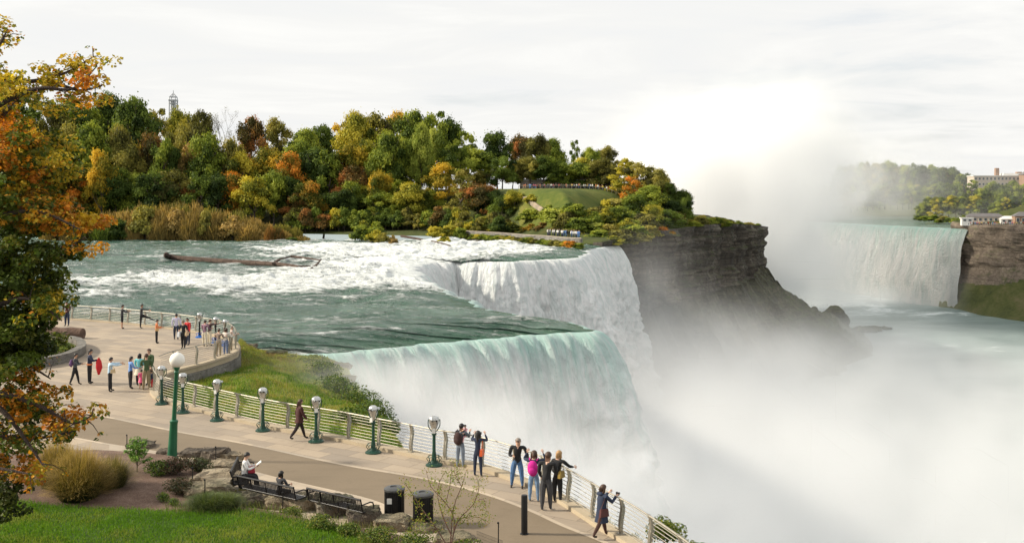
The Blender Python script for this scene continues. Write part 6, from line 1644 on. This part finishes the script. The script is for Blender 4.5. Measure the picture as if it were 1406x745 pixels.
pp(191, 529, 44, -10, 'woman in a turquoise top and cream skirt in the family group', turq, black, 'd', 'bob', dict(la=(10, 40, 12), ra=(10, 40, 12)), skirt=(cream, .17, .03), build=1.05)
pp(194, 534, 27, 10, 'small child in a bright pink dress in the family group', pink, pink, 'd', 'short', None, bare_legs=True, skirt=(pink, .14, .04))
pp(201, 535, 50, 20, 'person in an olive green top and khaki trousers in the family group', olive, khaki, 'b', 'short', dict(la=(30, 60, 8), ra=(10, 30, 10)))
pp(205.5, 528, 50, 160, 'tall person with brown hair at the back of the family group', olive, khaki, 'b', 'short', dict(la=(10, 20, 8), ra=(10, 20, 10)), skinm=M_skin2)
pp(208.5, 534, 26, 120, 'small child in red trousers beside the terrace corner', navy, red, 'd', 'short')
pp(92, 447, 33, 175, 'person in a long dark red-brown coat at the far railing', maroon, navy, 'b', 'short', dict(la=(10, 70, 6, 30), ra=(10, 70, 6, 30)), skinm=M_skin2, build=1.1)
pp(167.5, 451, 33, -60, 'person in a grey shirt and black shorts by the far railing', dgrey, black, 'd', 'short', dict(la=(40, 60, 8), ra=(40, 60, 8)), shorts=True)
pp(194, 450, 33, -75, 'person in dark clothes stretching an arm and a leg over the far railing', dgrey, black, 'd', 'short', dict(la=(60, 20, 10), ra=(75, 10, 10), ll=(70, 5, 4), rl=(-4, 0, 2)))
t, J = pp(215, 471, 33, -70, 'person in an orange top with black trousers standing alone', orange, black, 'd', 'short', dict(la=(20, 70, 6), ra=(20, 70, 6))); handbag(J, (.16, .04, .1), (.55, .36, .16), 'tan shoulder bag on the person in the orange top', .8)
pp(242, 466, 36, 10, 'man in a pale lilac shirt seen from behind near the far railing', lilac, djeans, 'd', 'short', dict(ll=(8, 0, 4), rl=(-10, 10, 4)), build=1.08)
t, J = pp(252, 478, 39, 170, 'person in a black printed T-shirt holding a white plastic bag', black, black, 'l', 'cap', dict(ll=(8, 0, 4), rl=(-8, 0, 4)), sleeves='short', skinm=M_skin2, build=1.05)
handbag(J, (.26, .02, -.02), (.72, .74, .76), 'white plastic bag of the person in black', 1.5, strap=False, plastic=True); handbag(J, (-.24, .02, .02), (.48, .32, .14), 'tan bag on the other arm of the person in black', 1.1)
pp(258, 473, 37, 150, 'dark-haired person in a red shirt behind the one in black', red, djeans, 'd', 'short')
t, J = pp(281, 475, 36, -20, 'visitor in a navy floral shirt and light trousers at the viewers', floral, cream, 'd', 'short', dict(la=(20, 70, 8), ra=(20, 70, 8)), build=1.1)
pp(287.5, 474, 36, -40, 'visitor reaching for the middle blue-based viewer', cloth('dark_brown', (.06, .03, .03)), cream, 'b', 'short', dict(la=(80, 20, 8), ra=(85, 15, 8)), skinm=M_skin2)
pp(300, 489, 38, -10, 'visitor in a striped shirt behind the near terrace railing', pstripe, khaki, 'b', 'short', dict(la=(30, 70, 8), ra=(30, 70, 8)), skinm=M_skin2, build=1.1)
pp(310, 487, 37, -20, 'visitor in a white top and blue trousers behind the near terrace railing', cloth('off_white', (.68, .62, .56)), cloth('blue_trousers', (.10, .16, .34)), 'b', 'bob', dict(la=(30, 70, 8), ra=(30, 70, 8)), skinm=M_skin2, build=1.05)
pp(317.5, 481, 34, -70, 'visitor in a patterned light shirt at the tip of the curved terrace', pattern, khaki, 'g', 'short', dict(la=(30, 60, 8), ra=(30, 60, 8)), skinm=M_skin2)

# --- distant visitors on the island: simple complete figures, a few pixels tall
def far_mesh(top, legs):
    mb = MB(); mb.cur = 1; mb.tube([(-.08, 0, 0), (-.09, 0, .85)], [.07, .10], 6); mb.tube([(.08, 0, 0), (.09, 0, .85)], [.07, .10], 6); mb.cur = 0
    mb.tube([(0, 0, .8), (0, 0, 1.15), (0, 0, 1.42)], [.17, .19, .15], 8, flat=.7)
    for s in (-1, 1): mb.tube([(s * .2, 0, 1.4), (s * .26, .03, 1.1), (s * .24, .12, .85)], [.06, .05, .04], 5)
    mb.cur = 2; mb.ball((0, 0, 1.6), (.10, .11, .13), 8); mb.cur = 3; mb.ball((0, -.02, 1.65), (.105, .11, .11), 8)
    return mb.mesh('body', [top, legs, M_skin2, M_bhair])
FC = [('white', white, djeans), ('red', red, black), ('dark', black, black), ('blue', denim, jeans), ('pink', pink, jeans), ('orange', orange, khaki), ('yellow', cloth('yellow', (.7, .5, .1)), djeans), ('grey', greyj, dgrey)]
FM = [(n, far_mesh(a, b)) for n, a, b in FC]
def far_person(px, py, D, i, wh, zofs=0):
    x = (px - CX) / F * D; z = ground_z(x, D, 5.0) if py is None else CZ - (py - HY) / F * D
    nme, me = FM[i % len(FM)]; o = obj('person', me, loc=(x, D, z + zofs)); o.rotation_euler = (0, 0, random.uniform(0, 6.28)); o.scale = (1.15, 1.15, random.uniform(.95, 1.1))
    tag(o, f'distant visitor in {nme} {wh}', 'person', f'distant visitors {wh}')
for i in range(58):
    px = 716 + 134 * (i / 57) + random.uniform(-1.5, 1.5); far_person(px, None, 348 + random.uniform(-2, 8), random.choice([0, 0, 1, 2, 3, 4, 5, 6, 7, 2]), 'in the crowd at the top of the island lawn')
walk = obj('waterside_path', mesh_np('waterside_path', [tuple(p + Vector((0, s * 2.2 + 2.2, .32))) for p in wlc for s in (-1, 1)], grid_faces(len(wlc), 2), M_kerb)); tag(walk, kind='structure')
for i in range(22):
    px = 752 + 2.1 * i + random.uniform(-.8, .8); w_ = wlc[-1]; D = np.interp(px, [640, 800], [wlc[0].y, wlc[-1].y]) + random.uniform(1, 4)
    o = None; x_ = (px - CX) / F * D; nme, me = FM[random.choice([0, 0, 3, 7, 2, 0])]; o = obj('person', me, loc=(x_, D, .34)); o.rotation_euler = (0, 0, random.uniform(0, 6.28)); tag(o, f'distant visitor in {nme} on the waterside path', 'person', 'distant visitors on the waterside path')
# ================================================================== FAR THINGS
M_beige = simple('beige_render', (.52, .44, .36), .9, 0, .08, .1); M_roofw = simple('white_roof', (.72, .70, .66), .8, 0, .06, .2); M_glassd = simple('dark_glazing', (.05, .06, .07), .2, 0, .2, 1); M_slate = simple('slate_roof', (.14, .13, .13), .8, 0, .15, .4); M_brickr = simple('brown_brick', (.30, .19, .13), .9, 0, .15, .4)
# slender observation tower beyond the wood
D = 900; x = (238 - CX) / F * D; ztop = CZ + (HY - 124) / F * D; t = empty('observation_tower', (x, D, 0))
M_tw = simple('pale_steel', (.42, .43, .45), .6, .2, .1, .1)
for sx in (-1, 1):
    for sy_ in (-1, 1):
        mb = MB(); mb.tube([(sx * 2.9, sy_ * 2.9, -5), (sx * 2.7, sy_ * 2.7, ztop - 9)], .55, 6); mb.build('column', M_tw, t)
mb = MB()
for zq in np.arange(20, ztop - 9, 9): mb.box((0, 0, zq), (6, 6, .7))
mb.build('brace', M_tw, t)
mb = MB(); mb.lathe([(1.2, -5), (1.2, ztop - 10)], n=8); mb.build('lift_shaft', M_tw, t)
mb = MB(); mb.box((0, 0, ztop - 9), (6.6, 6.6, 1.2)); mb.box((0, 0, ztop - 6), (5.6, 5.6, .7))
for sx in (-1, 1):
    for sy_ in (-1, 1): mb.tube([(sx * 3, sy_ * 3, ztop - 9), (sx * 2.4, sy_ * 2.4, ztop - 6)], .35, 6); mb.tube([(sx * 2.4, sy_ * 2.4, ztop - 6), (0, 0, ztop - 2.5)], .3, 6)
mb.build('crown', M_tw, t); mb = MB(); mb.lathe([(.5, ztop - 5), (.2, ztop)], n=6); mb.build('spire', M_tw, t)
tag(t, 'slender pale open-framed tower rising beyond the wood', 'tower')
# low pavilion behind the crowd on the island
def block(name, c, d, rz, label, wallm, roofm, nwin, cat='building', storeys=1, roof='flat', extras=None):
    t = empty(name, c, R(rz)); W_, Dp, Hh = d
    mb = MB(); mb.box((0, 0, Hh / 2 - 1), (W_, Dp, Hh + 2)); mb.build('wall', wallm, t, smooth=False)
    mb = MB()
    if roof == 'flat': mb.box((0, 0, Hh + .3), (W_ + 1, Dp + 1, .6))
    else:
        a = Hh; mb.add([(-W_ / 2 - .6, -Dp / 2 - .6, a), (W_ / 2 + .6, -Dp / 2 - .6, a), (W_ / 2 + .6, Dp / 2 + .6, a), (-W_ / 2 - .6, Dp / 2 + .6, a), (-W_ / 2 + Dp * .4, 0, a + Dp * .35), (W_ / 2 - Dp * .4, 0, a + Dp * .35)], [(0, 1, 5, 4), (1, 2, 5), (2, 3, 4, 5), (3, 0, 4), (3, 2, 1, 0)])
    mb.build('roof', roofm, t, smooth=False)
    sh_ = Hh / storeys
    for s in range(storeys):
        for i in range(nwin):
            xw = -W_ / 2 + W_ * (i + .5) / nwin; ww = W_ / nwin * .6; mb = MB(); mb.box((xw, -Dp / 2 - .05, s * sh_ + sh_ * .55), (ww, .2, sh_ * .5)); f = mb.build('window', M_roofw, t, smooth=False)
            mb = MB(); mb.box((xw, -Dp / 2 - .12, s * sh_ + sh_ * .55), (ww * .86, .16, sh_ * .42)); mb.build('pane', M_glassd, f, smooth=False)
    if extras:
        for nm, c_, d_, m_ in extras: mb = MB(); mb.box(c_, d_, taper=.9); mb.build(nm, m_, t, smooth=False)
    tag(t, label, cat); return t
def on_ground(px, D, bvh=None): x = (px - CX) / F * D; return (x, D, ground_z(x, D, 5, bvh))
c = on_ground(765, 368); block('pavilion', (c[0], c[1], c[2] - .3), (26, 6, 3.2), 0, 'long pale pavilion behind the crowd on the island plateau', M_beige, M_roofw, 9)
c = on_ground(828, 366); block('kiosk', (c[0], c[1], c[2] - .3), (12, 5, 3.6), 0, 'small white-roofed kiosk behind the crowd at the lawn end', M_roofw, M_roofw, 4)
# rail at the top of the lawn
P_ = []
for px in np.linspace(712, 852, 24): q = on_ground(px, 344); P_.append(Vector(q))
t = empty('lawn_fence', P_[0]); mb = MB(); inv = -P_[0]
mb.tube([p + inv + Vector((0, 0, 1.1)) for p in P_], .08, 4); mb.build('top_rail', M_steel, t)
for p in P_: mb = MB(); mb.tube([p + inv, p + inv + Vector((0, 0, 1.1))], .08, 4); mb.build('post', M_steel, t)
tag(t, 'dark post and rail fence along the top of the island lawn', 'fence')
# stairs down the side of the lawn
a = island_at(722, 272); b = island_at(768, 304); mb = MB(); n = 40
for k in range(n): q = a.lerp(b, k / (n - 1)); q.z = ground_z(q.x, q.y) + .05; mb.box(q, (1.9, .9, .9), rz=R(-40))
tag(mb.build('stairway', M_kerb, smooth=False), 'pale stairway running down beside the island lawn', 'stairway')
# far bluff buildings
zr = CZ + (HY - 250) / F * 800
block('hotel', ((1374 - CX) / F * 800, 800, zr - 4), (46, 14, 8.5), -4, 'long beige building on the ridge at the upper right', M_beige, M_roofw, 16, storeys=2, extras=[('chimney', (-3, 0, 11), (3, 3, 8), M_brickr), ('chimney', (14, 1, 10), (4, 4, 4), M_brickr), ('roof_cabin', (8, 0, 9.6), (16, 8, 2.4), M_roofw)])
block('hotel', ((1415 - CX) / F * 785, 785, zr - 4), (12, 14, 9.5), -4, 'brown brick wing at the right end of the ridge building', M_brickr, M_slate, 3, storeys=2, roof='hip')
zb_ = CZ - (306 - HY) / F * 600
block('pavilion', ((1352 - CX) / F * 612, 612, zb_), (20, 6, 3.4), -16, 'low grey-roofed pavilion above the far gorge wall', M_beige, M_slate, 7, roof='hip')
block('awning_stall', ((1327 - CX) / F * 606, 606, zb_ + .3), (6, 4, 2.2), -10, 'white awning stall at the left of the far pavilion', M_roofw, M_roofw, 2)
block('awning_stall', ((1385 - CX) / F * 598, 598, zb_ - .2), (9, 5, 2.6), -16, 'white tent-roofed stall right of the far pavilion', M_roofw, M_roofw, 3, roof='hip')
block('stone_house', ((1403 - CX) / F * 592, 592, zb_ - 1), (9, 7, 5.2), -12, 'small brown stone house with pointed roof at the right edge', M_brickr, M_slate, 3, roof='hip')
for i in range(26):
    px = 1330 + i * 3.0; D = 592 - (i * .9); x_ = (px - CX) / F * D; nme, me = FM[i % len(FM)]; o = obj('person', me, loc=(x_, D, CZ - (308.5 - HY) / F * D)); o.scale = (1.2, 1.2, 1.1); tag(o, f'distant visitor in {nme} along the far gorge rim', 'person', 'distant visitors along the far gorge rim')
# driftwood trunk stranded in the rapids
def wp(px, py, z=ZR + .5): return at(px, py, z)
t = empty('driftwood_log', wp(330, 357)); inv = -t.location
mb = MB(); pts = [wp(228, 349, ZR + 1.3), wp(233, 352.5), wp(265, 356, ZR + .3), wp(310, 359, ZR + .2), wp(350, 361, ZR + .35), wp(385, 363, ZR + .6), wp(410, 366.5, ZR + .5), wp(428, 369, ZR + .5)]
mb.tube([p + inv for p in catmull(pts, 4)], [.24, .5, .55] + [.52] * 10 + list(np.linspace(.48, .22, 16)), 9); mb.build('trunk', M_bark, t)
for br_ in ([(428, 369), (434, 364), (441, 356)], [(375, 362), (382, 357), (386, 355), (400, 352)], [(400, 352), (420, 354), (440, 357)], [(410, 366), (426, 365)]):
    mb = MB(); mb.tube([wp(a, b, ZR + .7) + inv for a, b in br_], list(np.linspace(.26, .12, len(br_))), 6); mb.build('branch', M_bark, t)
tag(t, 'long dark fallen trunk stranded across the rapids', 'log')
mb = MB(); pts = [wp(551, 324), wp(575, 328, ZR + .3), (wp(600, 333)), wp(618, 337)]
mb.tube(pts, [.35, .3, .3, .15], 7); tag(mb.build('driftwood_log', M_bark), 'short dark log right of the leafy islet in the rapids', 'log')
# ================================================================== MIST (volumes of spray)
def mist(name, lo, hi, res, blobs, color, aniso, noise_scale, gain, nlo=.35, nhi=.75, stretch=(1, 1, 1), zfade=None, seed=0.0, dist=1.0, nmin=.04):
    "a real volume: sum of soft lumps, broken up by noise; blobs = (centre, radii, weight)"
    ng = bpy.data.node_groups.new(name + '_field', 'GeometryNodeTree')
    ng.interface.new_socket('Geometry', in_out='OUTPUT', socket_type='NodeSocketGeometry')
    n = ng.nodes; l = ng.links
    def M(op, a, b=None):
        q = n.new('ShaderNodeMath'); q.operation = op
        for i, v in enumerate((a, b)):
            if v is None: continue
            if isinstance(v, (int, float)): q.inputs[i].default_value = v
            else: l.new(v, q.inputs[i])
        return q.outputs[0]
    def VM(op, a, b):
        q = n.new('ShaderNodeVectorMath'); q.operation = op
        l.new(a, q.inputs[0])
        if b is not None:
            if isinstance(b, (tuple, list, Vector)): q.inputs[1].default_value = tuple(b)
            else: l.new(b, q.inputs[1])
        return q.outputs['Value'] if op in ('LENGTH', 'DOT_PRODUCT') else q.outputs[0]
    pos = n.new('GeometryNodeInputPosition').outputs[0]
    tot = None
    for c, r, wgt in blobs:
        d = VM('MULTIPLY', VM('SUBTRACT', pos, c), tuple(1 / q for q in r))
        s = VM('DOT_PRODUCT', d, d)
        e = M('MULTIPLY', M('EXPONENT', M('MULTIPLY', s, -1.0)), wgt)
        tot = e if tot is None else M('ADD', tot, e)
    nz = n.new('ShaderNodeTexNoise'); nz.noise_dimensions = '3D'
    l.new(VM('ADD', VM('MULTIPLY', pos, stretch), (seed, seed * 1.7, 0)), nz.inputs['Vector'])
    nz.inputs['Scale'].default_value = noise_scale; nz.inputs['Detail'].default_value = 6; nz.inputs['Roughness'].default_value = .55; nz.inputs['Distortion'].default_value = dist
    mr = n.new('ShaderNodeMapRange'); mr.interpolation_type = 'SMOOTHSTEP'
    l.new(nz.outputs[0], mr.inputs[0]); mr.inputs[1].default_value = nlo; mr.inputs[2].default_value = nhi; mr.inputs[3].default_value = nmin; mr.inputs[4].default_value = 1.5
    den = M('SUBTRACT', M('MULTIPLY', tot, mr.outputs[0]), .012)
    den = M('MULTIPLY', M('MAXIMUM', den, 0.0), gain)
    vc = n.new('GeometryNodeVolumeCube')
    l.new(den, vc.inputs['Density']); vc.inputs['Min'].default_value = lo; vc.inputs['Max'].default_value = hi
    for k, q in zip(('Resolution X', 'Resolution Y', 'Resolution Z'), res): vc.inputs[k].default_value = q
    sm = n.new('GeometryNodeSetMaterial'); l.new(vc.outputs[0], sm.inputs[0])
    m = bpy.data.materials.new(name + '_spray'); m.use_nodes = True; t = m.node_tree; t.nodes.clear()
    o = t.nodes.new('ShaderNodeOutputMaterial'); pv = t.nodes.new('ShaderNodeVolumePrincipled'); t.links.new(pv.outputs[0], o.inputs['Volume'])
    pv.inputs['Color'].default_value = (*color, 1); pv.inputs['Density'].default_value = 1.0; pv.inputs['Anisotropy'].default_value = aniso
    sm.inputs['Material'].default_value = m
    go = n.new('NodeGroupOutput'); l.new(sm.outputs[0], go.inputs[0])
    me = bpy.data.meshes.new(name); me.from_pydata([lo, hi, (lo[0], hi[1], lo[2])], [], [(0, 1, 2)]); me.materials.append(m)
    ob = obj(name, me); md = ob.modifiers.new('spray', 'NODES'); md.node_group = ng
    tag(ob, kind='stuff'); return ob

G1 = mist('gorge_mist', (-30, 30, -56), (330, 520, 20), (160, 210, 44), [
    ((14, 92, -50), (26, 22, 18), 2.0), ((30, 120, -52), (45, 45, 20), 1.8),
    ((34, 180, -48), (38, 70, 21), 1.1), ((48, 270, -50), (36, 50, 17), .55), ((95, 180, -56), (80, 130, 17), .8), ((60, 340, -48), (26, 40, 15), .45),
    ((140, 310, -56), (130, 100, 8), .4), ((105, 370, -54), (34, 36, 11), .5), ((85, 330, -46), (20, 40, 14), .35), ((30, 232, -24), (10, 14, 18), .42), ((142, 436, -54), (26, 22, 8), .8)],
    (1, 1, 1), .15, .04, .045, nlo=.36, nhi=.64, seed=3.0)
G3 = mist('brink_spray', (-20, 54, -56), (28, 92, -1), (80, 64, 92), [
    ((-9, 66, -9), (4.5, 5, 5.5), 7.0), ((-4, 66, -12), (5, 6, 6), 8.0), ((1.5, 67, -15.5), (5.5, 6, 6.5), 7.0), ((7, 69, -21), (6, 6, 8), 5.0), ((13, 74, -30), (9, 8, 10), 3.0), ((-4, 66, -26), (12, 9, 12), 6.0), ((4, 68, -40), (18, 12, 14), 3.0)],
    (1, 1, 1), .1, .16, .08, nlo=.38, nhi=.60, seed=6.0, nmin=.02)
G2 = mist('horseshoe_mist', (10, 470, -56), (400, 900, 96), (130, 144, 52), [
    ((112, 560, -12), (46, 40, 40), 3.2), ((98, 560, 18), (28, 32, 22), 1.9), ((143, 565, 24), (31, 34, 30), 1.5), ((163, 570, 48), (17, 22, 17), 1.2),
    ((130, 570, 40), (28, 30, 19), 1.5), ((78, 560, 24), (17, 24, 12), 1.0), ((222, 640, -58), (62, 34, 9), 1.1), ((262, 606, -46), (10, 12, 10), .6), ((180, 620, -30), (22, 36, 30), .55),
    ((285, 820, 20), (60, 50, 34), .34), ((160, 640, 0), (30, 40, 40), .25), ((320, 700, 10), (50, 60, 26), .07)],
    (1, 1, 1), .1, .03, .04, nlo=.36, nhi=.64, seed=11.0, nmin=.25)
